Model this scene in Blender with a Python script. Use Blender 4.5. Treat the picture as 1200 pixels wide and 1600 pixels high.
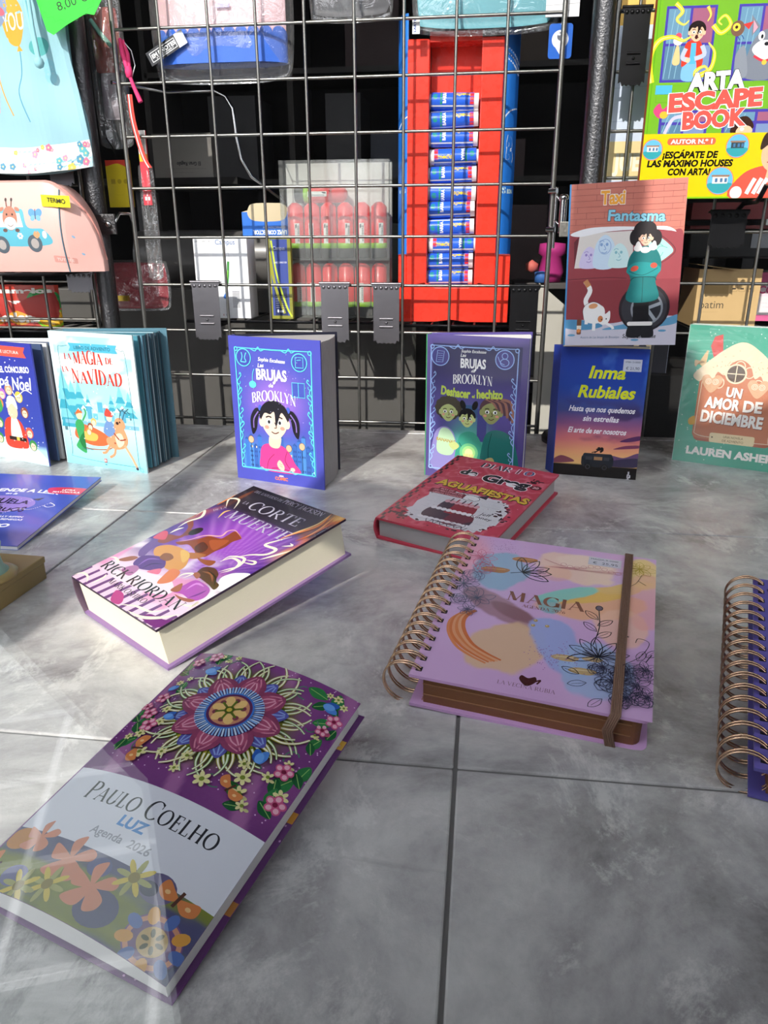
import bpy, bmesh, math, random
import numpy as np
from mathutils import Vector, Matrix
for o in list(bpy.data.objects): bpy.data.objects.remove(o)
SC = bpy.context.scene
COL = SC.collection
R_ = math.radians
# ------------------------------------------------------------------ camera, sky, sun, exposure
cam = bpy.data.cameras.new('camera'); camo = bpy.data.objects.new('camera', cam); COL.objects.link(camo)
def cam_axes(pitch, yaw, roll):
    p, y, r = R_(pitch), R_(yaw), R_(roll)
    f = Vector((-math.sin(y)*math.cos(p), math.cos(y)*math.cos(p), -math.sin(p)))
    rt = Vector((math.cos(y), math.sin(y), 0)); up = rt.cross(f)
    return math.cos(r)*rt+math.sin(r)*up, -math.sin(r)*rt+math.cos(r)*up, f
_r, _u, _f = cam_axes(20.0, 7.4, -0.2)
M = Matrix.Identity(4)
for i in range(3): M[i][0], M[i][1], M[i][2] = _r[i], _u[i], -_f[i]
M.translation = (0, 0, 0.335)
camo.matrix_world = M
cam.sensor_width = 36; cam.lens = 1170/1600*36; cam.clip_start = 0.01; cam.clip_end = 100
SC.camera = camo
SUN_AZ, SUN_EL, SUN_POWER = 14.5, 32.0, 5.3
_d = Vector((math.sin(R_(SUN_AZ))*math.cos(R_(SUN_EL)), math.cos(R_(SUN_AZ))*math.cos(R_(SUN_EL)), -math.sin(R_(SUN_EL))))
sun = bpy.data.lights.new('sun', 'SUN'); sun.energy = SUN_POWER; sun.angle = R_(0.6); sun.color = (1, .955, .88)
suno = bpy.data.objects.new('sun', sun); COL.objects.link(suno); suno.rotation_euler = _d.to_track_quat('-Z', 'Y').to_euler(); suno.location = (-2, -6, 4)
W = bpy.data.worlds.new('sky'); SC.world = W; W.use_nodes = True
nt = W.node_tree; nt.nodes.clear()
out = nt.nodes.new('ShaderNodeOutputWorld'); bg = nt.nodes.new('ShaderNodeBackground'); tc = nt.nodes.new('ShaderNodeTexCoord')
sep = nt.nodes.new('ShaderNodeSeparateXYZ'); rmp = nt.nodes.new('ShaderNodeValToRGB')
nt.links.new(tc.outputs['Generated'], sep.inputs[0]); nt.links.new(sep.outputs['Z'], rmp.inputs[0])
rmp.color_ramp.elements[0].position = 0.0; rmp.color_ramp.elements[0].color = (.16, .16, .17, 1)
rmp.color_ramp.elements[1].position = 1.0; rmp.color_ramp.elements[1].color = (.80, .88, 1, 1)
e = rmp.color_ramp.elements.new(.02); e.color = (.94, .95, 1.0, 1)
e = rmp.color_ramp.elements.new(.35); e.color = (.93, .95, 1.0, 1)
nt.links.new(rmp.outputs[0], bg.inputs[0]); bg.inputs[1].default_value = 3.7; nt.links.new(bg.outputs[0], out.inputs[0])
SC.view_settings.view_transform = 'Standard'; SC.view_settings.look = 'None'; SC.view_settings.gamma = 1
SC.view_settings.use_curve_mapping = False; SC.view_settings.exposure = 0.0

# ------------------------------------------------------------------ helpers
def lin(h):
    if isinstance(h, (tuple, list)): return tuple(h[:3])
    c = ((h >> 16) & 255, (h >> 8) & 255, h & 255)
    return tuple(((x/255)/12.92 if x/255 <= .04045 else ((x/255+.055)/1.055)**2.4) for x in c)
_mats = {}
def mat(name, col=0x808080, rough=.5, metal=0., bump=0., scale=200., var=0., coat=0., spec=.5, alpha=None, trans=0., emit=0., ior=1.45, stretch=None, sheen=0.):
    if name in _mats: return _mats[name]
    m = bpy.data.materials.new(name); m.use_nodes = True; _mats[name] = m
    n = m.node_tree.nodes; l = m.node_tree.links; b = n['Principled BSDF']
    c = lin(col)
    b.inputs['Base Color'].default_value = (*c, 1); b.inputs['Roughness'].default_value = rough; b.inputs['Metallic'].default_value = metal
    b.inputs['Coat Weight'].default_value = coat; b.inputs['Coat Roughness'].default_value = .06; b.inputs['Specular IOR Level'].default_value = spec
    b.inputs['Transmission Weight'].default_value = trans; b.inputs['IOR'].default_value = ior
    if sheen: b.inputs['Sheen Weight'].default_value = sheen
    tcn = n.new('ShaderNodeTexCoord'); nz = n.new('ShaderNodeTexNoise'); nz.inputs['Scale'].default_value = scale; nz.inputs['Detail'].default_value = 4
    if stretch:
        mp = n.new('ShaderNodeMapping'); mp.inputs['Scale'].default_value = stretch; l.new(tcn.outputs['Object'], mp.inputs[0]); l.new(mp.outputs[0], nz.inputs['Vector'])
    else: l.new(tcn.outputs['Object'], nz.inputs['Vector'])
    rm = n.new('ShaderNodeMapRange'); rm.inputs[3].default_value = max(0, rough-.08); rm.inputs[4].default_value = min(1, rough+.08)
    l.new(nz.outputs[0], rm.inputs[0]); l.new(rm.outputs[0], b.inputs['Roughness'])
    if var:
        mx = n.new('ShaderNodeMix'); mx.data_type = 'RGBA'
        mx.inputs[6].default_value = (*[x*(1-var) for x in c], 1); mx.inputs[7].default_value = (*[min(1, x*(1+var)) for x in c], 1)
        l.new(nz.outputs[0], mx.inputs[0]); l.new(mx.outputs[2], b.inputs['Base Color'])
    if bump:
        bp = n.new('ShaderNodeBump'); bp.inputs['Strength'].default_value = bump; bp.inputs['Distance'].default_value = .001
        l.new(nz.outputs[0], bp.inputs['Height']); l.new(bp.outputs[0], b.inputs['Normal'])
    if alpha is not None: b.inputs['Alpha'].default_value = alpha
    return m
def print_mat(name, rough=.3, coat=0., spec=.5, bump=0.):
    if name in _mats: return _mats[name]
    m = mat(name, 0xffffff, rough, coat=coat, spec=spec, bump=bump, scale=90)
    n = m.node_tree.nodes; a = n.new('ShaderNodeAttribute'); a.attribute_name = 'Col'
    m.node_tree.links.new(a.outputs['Color'], n['Principled BSDF'].inputs['Base Color'])
    return m
def film_mat(name, tint=0xffffff, clear=.8, rough=.12, wrinkle=.6, scale=30, milk=.45):
    """clear plastic: see-through with a glossy wrinkled skin"""
    if name in _mats: return _mats[name]
    m = bpy.data.materials.new(name); m.use_nodes = True; _mats[name] = m
    n = m.node_tree.nodes; l = m.node_tree.links; n.clear()
    o = n.new('ShaderNodeOutputMaterial'); t = n.new('ShaderNodeBsdfTransparent'); g = n.new('ShaderNodeBsdfGlossy'); d = n.new('ShaderNodeBsdfDiffuse')
    t.inputs[0].default_value = (*lin(tint), 1); d.inputs[0].default_value = (*lin(tint), 1); g.inputs['Roughness'].default_value = rough
    tcn = n.new('ShaderNodeTexCoord'); nz = n.new('ShaderNodeTexNoise'); nz.inputs['Scale'].default_value = scale; nz.inputs['Detail'].default_value = 3; nz.inputs['Distortion'].default_value = 1.5
    bp = n.new('ShaderNodeBump'); bp.inputs['Strength'].default_value = wrinkle; bp.inputs['Distance'].default_value = .004
    l.new(tcn.outputs['Object'], nz.inputs['Vector']); l.new(nz.outputs[0], bp.inputs['Height']); l.new(bp.outputs[0], g.inputs['Normal'])
    m1 = n.new('ShaderNodeMixShader'); m1.inputs[0].default_value = 1-milk; l.new(d.outputs[0], m1.inputs[1]); l.new(g.outputs[0], m1.inputs[2])
    m2 = n.new('ShaderNodeMixShader'); m2.inputs[0].default_value = 1-clear; l.new(t.outputs[0], m2.inputs[1]); l.new(m1.outputs[0], m2.inputs[2]); l.new(m2.outputs[0], o.inputs[0])
    return m
def link(name, me, mats, parent=None, smooth=False):
    o = bpy.data.objects.new(name, me); COL.objects.link(o)
    for m in (mats if isinstance(mats, (list, tuple)) else [mats]): me.materials.append(m)
    if parent: o.parent = parent
    if smooth:
        me.polygons.foreach_set('use_smooth', [True]*len(me.polygons))
    return o
class MB:
    """collects shapes into one mesh"""
    def __init__(s): s.v = []; s.f = []; s.m = []; s.sm = []
    def add(s, v, f, mi=0, sm=False):
        k = len(s.v); s.v += [tuple(x) for x in v]; s.f += [tuple(i+k for i in q) for q in f]; s.m += [mi]*len(f); s.sm += [sm]*len(f); return s
    def box(s, c, d, rot=None, mi=0):
        x, y, z = d[0]/2, d[1]/2, d[2]/2
        v = [Vector(p) for p in ((-x,-y,-z),(x,-y,-z),(x,y,-z),(-x,y,-z),(-x,-y,z),(x,-y,z),(x,y,z),(-x,y,z))]
        if rot is not None: v = [rot @ p for p in v]
        return s.add([p+Vector(c) for p in v], [(0,3,2,1),(4,5,6,7),(0,1,5,4),(1,2,6,5),(2,3,7,6),(3,0,4,7)], mi)
    def b2(s, a, b, mi=0):
        return s.box([(p+q)/2 for p, q in zip(a, b)], [abs(q-p) for p, q in zip(a, b)], None, mi)
    def tube(s, pts, r, n=8, mi=0, cap=True, closed=False):
        pts = [Vector(p) for p in pts]; N = len(pts); rr = r if isinstance(r, (list, tuple)) else [r]*N
        V = []; up = None
        for i, p in enumerate(pts):
            if closed: t = pts[(i+1) % N]-pts[i-1]
            else: t = (pts[min(i+1, N-1)]-pts[max(i-1, 0)])
            t.normalize()
            if up is None: up = t.orthogonal().normalized()
            up = (up-t*up.dot(t)); up = up.normalized() if up.length > 1e-6 else t.orthogonal().normalized()
            sd = t.cross(up)
            for k in range(n):
                a = 2*math.pi*k/n; V.append(p+(up*math.cos(a)+sd*math.sin(a))*rr[i])
        F = []
        for i in range(N if closed else N-1):
            j = (i+1) % N
            for k in range(n): F.append((i*n+k, i*n+(k+1) % n, j*n+(k+1) % n, j*n+k))
        s.add(V, F, mi, True)
        if cap and not closed: s.add(V[:n], [tuple(range(n))[::-1]], mi); s.add(V[-n:], [tuple(range(n))], mi)
        return s
    def cyl(s, a, b, r, n=24, mi=0): return s.tube([a, b], r, n, mi)
    def lathe(s, prof, c=(0,0,0), n=32, mi=0, rot=None):
        V = []
        for (r, z) in prof:
            for k in range(n):
                a = 2*math.pi*k/n; p = Vector((r*math.cos(a), r*math.sin(a), z))
                if rot is not None: p = rot @ p
                V.append(p+Vector(c))
        F = [(i*n+k, i*n+(k+1) % n, (i+1)*n+(k+1) % n, (i+1)*n+k) for i in range(len(prof)-1) for k in range(n)]
        return s.add(V, F, mi, True)
    def prism(s, poly, z0, z1, axis='z', mi=0):
        """polygon (2D) extruded from z0 to z1; axis z: (x,y,z); y: (x,z) extruded in y"""
        n = len(poly); ar = sum(poly[i-1][0]*poly[i][1]-poly[i][0]*poly[i-1][1] for i in range(n))
        if ar < 0: poly = poly[::-1]
        if axis == 'z': V = [(p[0], p[1], z0) for p in poly]+[(p[0], p[1], z1) for p in poly]; flip = False
        else: V = [(p[0], z0, p[1]) for p in poly]+[(p[0], z1, p[1]) for p in poly]; flip = True
        F = [tuple(range(n))[::-1], tuple(range(n, 2*n))]+[(i, (i+1) % n, n+(i+1) % n, n+i) for i in range(n)]
        if flip: F = [q[::-1] for q in F]
        return s.add(V, F, mi)
    def art(s, A, fn, tess=None):
        """append printed artwork; colours kept in the Col attribute; tess cuts it finer (mm) for curved surfaces"""
        s._arts = getattr(s, '_arts', []); k = len(s.v)
        V, F, C = A.data() if tess is None else tess_art(A, *tess); s.v += [tuple(fn(*p)) for p in V]; s.f += [tuple(i+k for i in q) for q in F]
        s.m += [A.mi]*len(F); s.sm += [False]*len(F); s._arts.append((k, C)); return s
    def build(s, name, mats, parent=None, bevel=0, seg=2):
        me = bpy.data.meshes.new(name); me.from_pydata(s.v, [], s.f)
        me.polygons.foreach_set('material_index', s.m); me.polygons.foreach_set('use_smooth', s.sm)
        if getattr(s, '_arts', None):
            col = np.ones((len(s.v), 4), np.float32)
            for k, C in s._arts: col[k:k+len(C), :3] = C
            at = me.color_attributes.new('Col', 'FLOAT_COLOR', 'POINT'); at.data.foreach_set('color', col.ravel())
        me.update()
        o = link(name, me, mats, parent)
        if bevel:
            b = o.modifiers.new('bevel', 'BEVEL'); b.width = bevel; b.segments = seg; b.limit_method = 'ANGLE'; b.angle_limit = R_(50)
        return o
def thing(name, label, cat, loc=(0,0,0), group=None, mat3=None, rotz=0):
    o = bpy.data.objects.new(name, None); COL.objects.link(o); o.empty_display_size = .02
    if mat3 is not None:
        m = Matrix.Identity(4)
        for i in range(3):
            for j in range(3): m[i][j] = mat3[j][i]
        m.translation = loc; o.matrix_world = m
    else: o.location = loc; o.rotation_euler = (0, 0, rotz)
    return tag(o, label, cat, group)
def tag(o, label, cat, group=None):
    o['label'] = label; o['category'] = cat
    if group: o['group'] = group
    return o
def struct(o): o['kind'] = 'structure'; return o
def dup(root, loc, label=None, rot=None):
    r = root.copy(); COL.objects.link(r); r.location = loc
    if rot is not None: r.rotation_euler = rot
    if label: r['label'] = label
    for ch in list(root.children):
        c = ch.copy(); COL.objects.link(c); c.parent = r
        for g in list(ch.children):
            d = g.copy(); COL.objects.link(d); d.parent = c
    return r
def frame(ux, uy):
    ux = Vector(ux).normalized(); uy = Vector(uy); uy = (uy-ux*uy.dot(ux)).normalized(); return (ux, uy, ux.cross(uy))
def standing(ang, lean=0, roll=0):
    ux = Vector((math.cos(R_(ang)), math.sin(R_(ang)), 0)); back = Vector((-ux.y, ux.x, 0)); uy = Vector((0,0,1))*math.cos(R_(lean))+back*math.sin(R_(lean))
    a = R_(roll); return frame(ux*math.cos(a)-uy*math.sin(a), uy*math.cos(a)+ux*math.sin(a))

# ------------------------------------------------------------------ printed artwork (all units millimetres on the cover)
def catmull(P, n=6, closed=False):
    P = [np.array(p, float) for p in P]
    if len(P) < 3: return P
    o = []; N = len(P)
    for i in range(N if closed else N-1):
        if closed: a, b, c, d = P[i-1], P[i], P[(i+1) % N], P[(i+2) % N]
        else: a, b, c, d = P[max(i-1,0)], P[i], P[i+1], P[min(i+2,N-1)]
        for k in range(n):
            t = k/n; o.append(.5*((2*b)+(c-a)*t+(2*a-5*b+4*c-d)*t*t+(3*b-a-3*c+d)*t**3))
    if not closed: o.append(P[-1])
    return o
_tc = {}
def text_mesh(s, bold=0.):
    key = (s, round(bold, 4))
    if key in _tc: return _tc[key]
    cu = bpy.data.curves.new('t', 'FONT'); cu.body = s; cu.size = 1; cu.offset = bold; cu.resolution_u = 3; cu.fill_mode = 'FRONT'
    ob = bpy.data.objects.new('t', cu); COL.objects.link(ob)
    dg = bpy.context.evaluated_depsgraph_get(); ev = ob.evaluated_get(dg); me = ev.to_mesh()
    v = np.array([p.co[:2] for p in me.vertices]) if len(me.vertices) else np.zeros((0,2)); f = [tuple(p.vertices) for p in me.polygons]
    ev.to_mesh_clear(); bpy.data.objects.remove(ob); bpy.data.curves.remove(cu)
    _tc[key] = (v, f); return v, f
# a small roman-capital alphabet: width, strokes (K thick, k thin, c modulated curve), serif marks
def _arc(cx, cy, rx, ry, a0, a1, n=14): return [(cx+rx*math.cos(R_(a0+(a1-a0)*i/n)), cy+ry*math.sin(R_(a0+(a1-a0)*i/n))) for i in range(n+1)]
SERIF = {
'A': (.86, [('k',[(.1,0),(.42,1)],'a'),('K',[(.42,1),(.76,0)],'b'),('k',[(.2,.33),(.62,.33)],'')]),
'B': (.7, [('K',[(.18,0),(.18,1)],'ab'),('c',_arc(.3,.76,.27,.24,90,-90),''),('c',_arc(.3,.27,.33,.27,90,-90),''),('k',[(.18,1),(.3,1)],''),('k',[(.18,.53),(.3,.53)],''),('k',[(.18,0),(.3,0)],'')]),
'C': (.8, [('c',_arc(.46,.5,.38,.52,45,315,24),''),('k',[(.74,.68),(.74,.96)],'')]),
'D': (.86, [('K',[(.18,0),(.18,1)],'ab'),('c',_arc(.32,.5,.45,.5,90,-90,20),''),('k',[(.18,1),(.32,1)],''),('k',[(.18,0),(.32,0)],'')]),
'E': (.66, [('K',[(.18,0),(.18,1)],'ab'),('k',[(.18,1),(.56,1)],''),('k',[(.18,.53),(.46,.53)],''),('k',[(.18,0),(.6,0)],''),('k',[(.56,1),(.56,.82)],''),('k',[(.6,0),(.6,.2)],''),('k',[(.46,.43),(.46,.63)],'')]),
'G': (.86, [('c',_arc(.46,.5,.38,.52,45,330,24),''),('K',[(.76,0),(.76,.42)],'b'),('k',[(.74,.7),(.74,.96)],'')]),
'H': (.9, [('K',[(.18,0),(.18,1)],'ab'),('K',[(.72,0),(.72,1)],'ab'),('k',[(.18,.52),(.72,.52)],'')]),
'I': (.36, [('K',[(.18,0),(.18,1)],'ab')]),
'J': (.42, [('K',[(.24,1),(.24,.1)],'a'),('c',_arc(.08,.08,.16,.22,0,-100,8),'')]),
'K': (.84, [('K',[(.18,0),(.18,1)],'ab'),('k',[(.2,.42),(.68,1)],'b'),('K',[(.34,.58),(.74,0)],'b')]),
'L': (.64, [('K',[(.18,0),(.18,1)],'ab'),('k',[(.18,0),(.58,0)],''),('k',[(.58,0),(.58,.24)],'')]),
'M': (1.06, [('k',[(.16,0),(.2,1)],'ab'),('K',[(.2,1),(.52,.05)],''),('k',[(.52,.05),(.84,1)],''),('K',[(.86,1),(.9,0)],'ab')]),
'N': (.92, [('k',[(.16,0),(.16,1)],'ab'),('K',[(.16,1),(.74,0)],''),('k',[(.74,0),(.74,1)],'b')]),
'O': (.94, [('c',_arc(.46,.5,.38,.52,0,360,32),'')]),
'P': (.68, [('K',[(.18,0),(.18,1)],'ab'),('c',_arc(.32,.74,.29,.26,90,-90),''),('k',[(.18,1),(.32,1)],''),('k',[(.18,.48),(.32,.48)],'')]),
'R': (.8, [('K',[(.18,0),(.18,1)],'ab'),('c',_arc(.32,.75,.27,.25,90,-90),''),('k',[(.18,1),(.32,1)],''),('k',[(.18,.5),(.34,.5)],''),('K',[(.36,.5),(.72,0)],'b')]),
'S': (.62, [('s',[(.54,.86),(.44,.99),(.28,1.02),(.12,.93),(.1,.76),(.2,.62),(.36,.52),(.52,.4),(.56,.22),(.46,.04),(.28,-.02),(.12,.04),(.06,.2)],'')]),
'T': (.76, [('K',[(.38,0),(.38,1)],'a'),('k',[(.06,1),(.7,1)],''),('k',[(.06,1),(.06,.78)],''),('k',[(.7,1),(.7,.78)],'')]),
'U': (.88, [('K',[(.18,1),(.18,.3)],'a'),('c',_arc(.45,.3,.27,.32,180,360,14),''),('k',[(.72,.3),(.72,1)],'b')]),
'V': (.84, [('K',[(.1,1),(.43,0)],'a'),('k',[(.43,0),(.74,1)],'b')]),
'Y': (.8, [('K',[(.1,1),(.4,.5)],'a'),('k',[(.4,.5),(.7,1)],'b'),('K',[(.4,0),(.4,.52)],'a')]),
'0': (.6, [('c',_arc(.3,.5,.22,.5,0,360,24),'')]),
'2': (.6, [('s',[(.08,.76),(.16,.95),(.32,1),(.48,.9),(.5,.72),(.4,.5),(.2,.22),(.06,.03)],''),('k',[(.06,.02),(.54,.02)],'')]),
'6': (.6, [('s',[(.48,.95),(.26,.8),(.12,.5),(.1,.28)],''),('c',_arc(.3,.28,.2,.28,0,360,20),'')]),
}
class Art:
    DZ = 1.5e-5
    def __init__(s, w, h, mi=1, z=0.0): s.w, s.h, s.mi = w, h, mi; s.V = []; s.F = []; s.C = []; s.n = 0; s.z0 = z; s.T = None; s.g = np.zeros((int(h/2)+3, int(w/2)+3), int)
    def _add(s, pts, faces, col, strip=False):
        pts = np.asarray(pts, float).reshape(-1, 2)
        if s.T: pts = np.c_[pts[:, 0]*s.T[0]+s.T[1], pts[:, 1]*s.T[2]+s.T[3]]
        # each shape lies one ink layer above whatever it overlaps
        q = np.clip(pts, 0, [s.w, s.h]); J = (q[:, 0]/2).astype(int); I = (q[:, 1]/2).astype(int)
        if strip:
            I = np.concatenate([I+a for a in (0, 0, 1, 1)]); J = np.concatenate([J+a for a in (0, 1, 0, 1)]); k = s.g[I, J].max()+1; s.g[I, J] = k
        else:
            G = s.g[I.min():I.max()+2, J.min():J.max()+2]; k = G.max()+1; G[:] = k
        z = s.z0+k*s.DZ
        c = np.asarray(col, float); c = np.tile(c, (len(pts), 1)) if c.ndim == 1 else c
        s.V.append(np.c_[pts/1000, np.full(len(pts), z)]); s.F += [tuple(i+s.n for i in f) for f in faces]; s.C.append(c); s.n += len(pts)
    def data(s):
        V = np.vstack(s.V); V[:, 0] = np.clip(V[:, 0], 0, s.w/1000); V[:, 1] = np.clip(V[:, 1], 0, s.h/1000); return V, s.F, np.vstack(s.C)
    def poly2(s, pts, col):
        a = sum(pts[i-1][0]*pts[i][1]-pts[i][0]*pts[i-1][1] for i in range(len(pts)))
        s._add(pts if a > 0 else pts[::-1], [tuple(range(len(pts)))], lin(col))
    def rect(s, x0, y0, x1, y1, col): s._add([(x0,y0),(x1,y0),(x1,y1),(x0,y1)], [(0,1,2,3)], lin(col))
    def rrect(s, x0, y0, x1, y1, r, col):
        p = []
        for cx, cy, a in ((x1-r,y1-r,0),(x0+r,y1-r,90),(x0+r,y0+r,180),(x1-r,y0+r,270)): p += _arc(cx, cy, r, r, a, a+90, 5)
        s.poly2(p, col)
    def blob(s, pts, col, n=6): s.poly2([tuple(p) for p in catmull(pts, n, True)], col)
    def ell(s, cx, cy, rx, ry=None, col=0, rot=0, n=26):
        ry = rx if ry is None else ry; c, t = math.cos(R_(rot)), math.sin(R_(rot))
        s._add([(cx+rx*math.cos(a)*c-ry*math.sin(a)*t, cy+rx*math.cos(a)*t+ry*math.sin(a)*c) for a in [2*math.pi*i/n for i in range(n)]], [tuple(range(n))], lin(col))
    def field(s, fn, nx, ny, x0=0, y0=0, x1=None, y1=None):
        x1 = s.w if x1 is None else x1; y1 = s.h if y1 is None else y1
        U, Vv = np.meshgrid(np.linspace(0,1,nx+1), np.linspace(0,1,ny+1)); C = fn(U, Vv); C = np.stack([np.broadcast_to(c, U.shape) for c in C], -1) if isinstance(C, (list, tuple)) else C
        P = np.c_[(x0+(x1-x0)*U).ravel(), (y0+(y1-y0)*Vv).ravel()]
        F = [(j*(nx+1)+i, j*(nx+1)+i+1, (j+1)*(nx+1)+i+1, (j+1)*(nx+1)+i) for j in range(ny) for i in range(nx)]
        s._add(P, F, np.clip(C.reshape(-1,3), 0, 1))
    def vgrad(s, stops, x0=0, y0=0, x1=None, y1=None, n=24):
        """stops from bottom (0) to top (1)"""
        def fn(U, V): return np.stack([np.interp(V, [p for p, _ in stops], [lin(c)[k] for _, c in stops]) for k in range(3)], -1)
        s.field(fn, 1, n, x0, y0, x1, y1)
    def stroke(s, pts, w, col, smooth=True, n=5, taper=None, closed=False):
        P = catmull(pts, n, closed) if smooth and len(pts) > 2 else [np.array(p, float) for p in pts]
        if closed: P = P+[P[0], P[1]]
        N = len(P); L = []; Rr = []
        for i, p in enumerate(P):
            t = P[min(i+1,N-1)]-P[max(i-1,0)]; t = t/(np.linalg.norm(t)+1e-9); nn = np.array([-t[1], t[0]])
            ww = w/2
            if taper == 'end': ww *= max(.08, 1-i/(N-1))
            elif taper == 'both': ww *= max(.1, math.sin(math.pi*i/(N-1)))
            elif callable(taper): ww *= taper(i/(N-1))
            L.append(p+nn*ww); Rr.append(p-nn*ww)
        P2 = np.array(Rr+L); s._add(P2, [(i, i+1, N+i+1, N+i) for i in range(N-1)], lin(col), np.linalg.norm(np.diff(np.array(P), axis=0), axis=1).max() < 4)
    def ring(s, cx, cy, rx, ry, w, col, n=32): s.stroke(_arc(cx, cy, rx, ry, 0, 360, n), w, col, smooth=False)
    def text(s, st, x, y, size, col, align='c', bold=0., shear=0., rot=0., width=None, sx=1., warp=None, outline=None, ow=.03):
        """size = capital height in mm; width = total width in mm (optional)"""
        bold = bold if bold <= .03 else .03+(bold-.03)*.45; ow = ow*.7
        v, f = text_mesh(st, bold)
        if not len(v): return
        v = v.copy(); x0, x1 = v[:,0].min(), v[:,0].max(); k = size/.7
        kx = k*sx if width is None else width/(x1-x0)
        c = {'c': (x0+x1)/2, 'l': x0, 'r': x1}[align]
        def place(v):
            q = np.c_[(v[:,0]-c)*kx, v[:,1]*k]; q[:,0] += q[:,1]*shear
            if warp: q = np.array([warp(*p) for p in q])
            a, b = math.cos(R_(rot)), math.sin(R_(rot)); return np.c_[x+q[:,0]*a-q[:,1]*b, y+q[:,0]*b+q[:,1]*a]
        if outline is not None:
            v2, f2 = text_mesh(st, bold+ow); s._add(place(v2), f2, lin(outline))
        s._add(place(v), f, lin(col))
    def serif(s, st, x, y, size, col, align='c', width=None, track=.04, thick=.15, thin=.045, rot=0, shear=0, warp=None, caps=None):
        """roman capitals; lower-case letters come out as small capitals"""
        segs = []; cx = 0; sr = .1
        for ch in st:
            if ch == ' ': cx += .35; continue
            sc = 1 if (ch.isupper() or ch.isdigit()) else .78
            g = SERIF.get(ch.upper())
            if g is None: cx += .3; continue
            for kind, P, fl in g[1]:
                P = [(cx+a*sc, b*sc) for a, b in P]; segs.append((kind, P, thick*sc**.5, thin))
                for e, q in (('a', P[0]), ('b', P[-1])):
                    if e in fl and kind in 'Kk': h = sr*sc*(1.1 if kind == 'K' else .95); segs.append(('k', [(q[0]-h, q[1]), (q[0]+h, q[1])], thick, thin))
            cx += g[0]*sc+track
        tot = cx; kx = size if width is None else width/tot; off = {'c': tot/2, 'l': 0, 'r': tot}[align]
        allv = []; F = []
        for kind, P, tk, tn in segs:
            P = [np.array(p, float) for p in P]
            if kind == 's': P = catmull(P, 4)
            N = len(P); L = []; Rr = []; k0 = len(allv)
            for i, p in enumerate(P):
                t = P[min(i+1,N-1)]-P[max(i-1,0)]; t = t/(np.linalg.norm(t)+1e-9)
                if N > 20 and kind == 'c' and np.linalg.norm(P[0]-P[-1]) < .01 and i in (0, N-1): t = P[1]-P[N-2]; t = t/np.linalg.norm(t)
                w = tk if kind == 'K' else tn if kind == 'k' else tn+(tk-tn)*abs(t[1])**1.5 if kind == 'c' else tn+(tk-tn)*abs(t[0]*.55-t[1]*.65)**1.2
                nn = np.array([-t[1], t[0]])*w/2
                if kind == 'K': nn = np.array([-w/2*(1 if t[1] > 0 else -1), 0])   # cut stems square to the line
                L.append(p+nn); Rr.append(p-nn)
            allv += Rr+L; F += [(k0+i, k0+i+1, k0+N+i+1, k0+N+i) for i in range(N-1)]
        q = np.array(allv); q = np.c_[(q[:,0]-off)*kx, q[:,1]*size]; q[:,0] += q[:,1]*shear
        if warp: q = np.array([warp(*p) for p in q])
        a, b = math.cos(R_(rot)), math.sin(R_(rot)); s._add(np.c_[x+q[:,0]*a-q[:,1]*b, y+q[:,0]*b+q[:,1]*a], F, lin(col))
_rg = np.random.RandomState(4).rand(64, 64)
def vnoise(x, y):
    xi = np.floor(x).astype(int); yi = np.floor(y).astype(int); fx = x-xi; fy = y-yi; fx = fx*fx*(3-2*fx); fy = fy*fy*(3-2*fy)
    g = lambda a, b: _rg[a % 64, b % 64]
    return (g(xi,yi)*(1-fx)+g(xi+1,yi)*fx)*(1-fy)+(g(xi,yi+1)*(1-fx)+g(xi+1,yi+1)*fx)*fy
def fbm(x, y, o=4):
    a = 0; w = .5
    for i in range(o): a = a+w*vnoise(x*2**i+17*i, y*2**i+5*i); w *= .5
    return a/.94
def cmix(a, b, t):
    a = np.array(lin(a)) if not isinstance(a, np.ndarray) else a; b = np.array(lin(b)) if not isinstance(b, np.ndarray) else b
    t = np.clip(t, 0, 1)[..., None]; return a*(1-t)+b*t
def sstep(a, b, x): t = np.clip((x-a)/(b-a), 0, 1); return t*t*(3-2*t)
def blobmask(U, V, cx, cy, rx, ry, rot=0, soft=.25, rough=.25, seed=0):
    c, t = math.cos(R_(rot)), math.sin(R_(rot)); x = (U-cx)*c+(V-cy)*t; y = -(U-cx)*t+(V-cy)*c
    d = np.sqrt((x/rx)**2+(y/ry)**2)+rough*(fbm(U*9+seed, V*12+seed*2)-.5)*2
    return 1-sstep(1-soft, 1+soft*.3, d)
def tess_art(A, dx, dy):
    V, F, C = A.data(); bm = bmesh.new(); cl = bm.verts.layers.float_color.new('Col'); vs = [bm.verts.new(p) for p in V]
    for v, c in zip(vs, C): v[cl] = (*c, 1)
    for q in F:
        try: bm.faces.new([vs[i] for i in q])
        except ValueError: pass
    for d, L, no in ((dx, A.w, (1, 0, 0)), (dy, A.h, (0, 1, 0))):
        if d:
            n = int(L/d)
            for k in range(1, n): bmesh.ops.bisect_plane(bm, geom=bm.verts[:]+bm.edges[:]+bm.faces[:], plane_co=[c*L*k/n/1000 for c in no], plane_no=no, dist=1e-7)
    bm.verts.index_update(); V2 = np.array([v.co[:] for v in bm.verts]); C2 = np.array([v[cl][:3] for v in bm.verts]); F2 = [tuple(v.index for v in f.verts) for f in bm.faces]; bm.free()
    return V2, F2, C2
rnd = random.Random(11)
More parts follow.
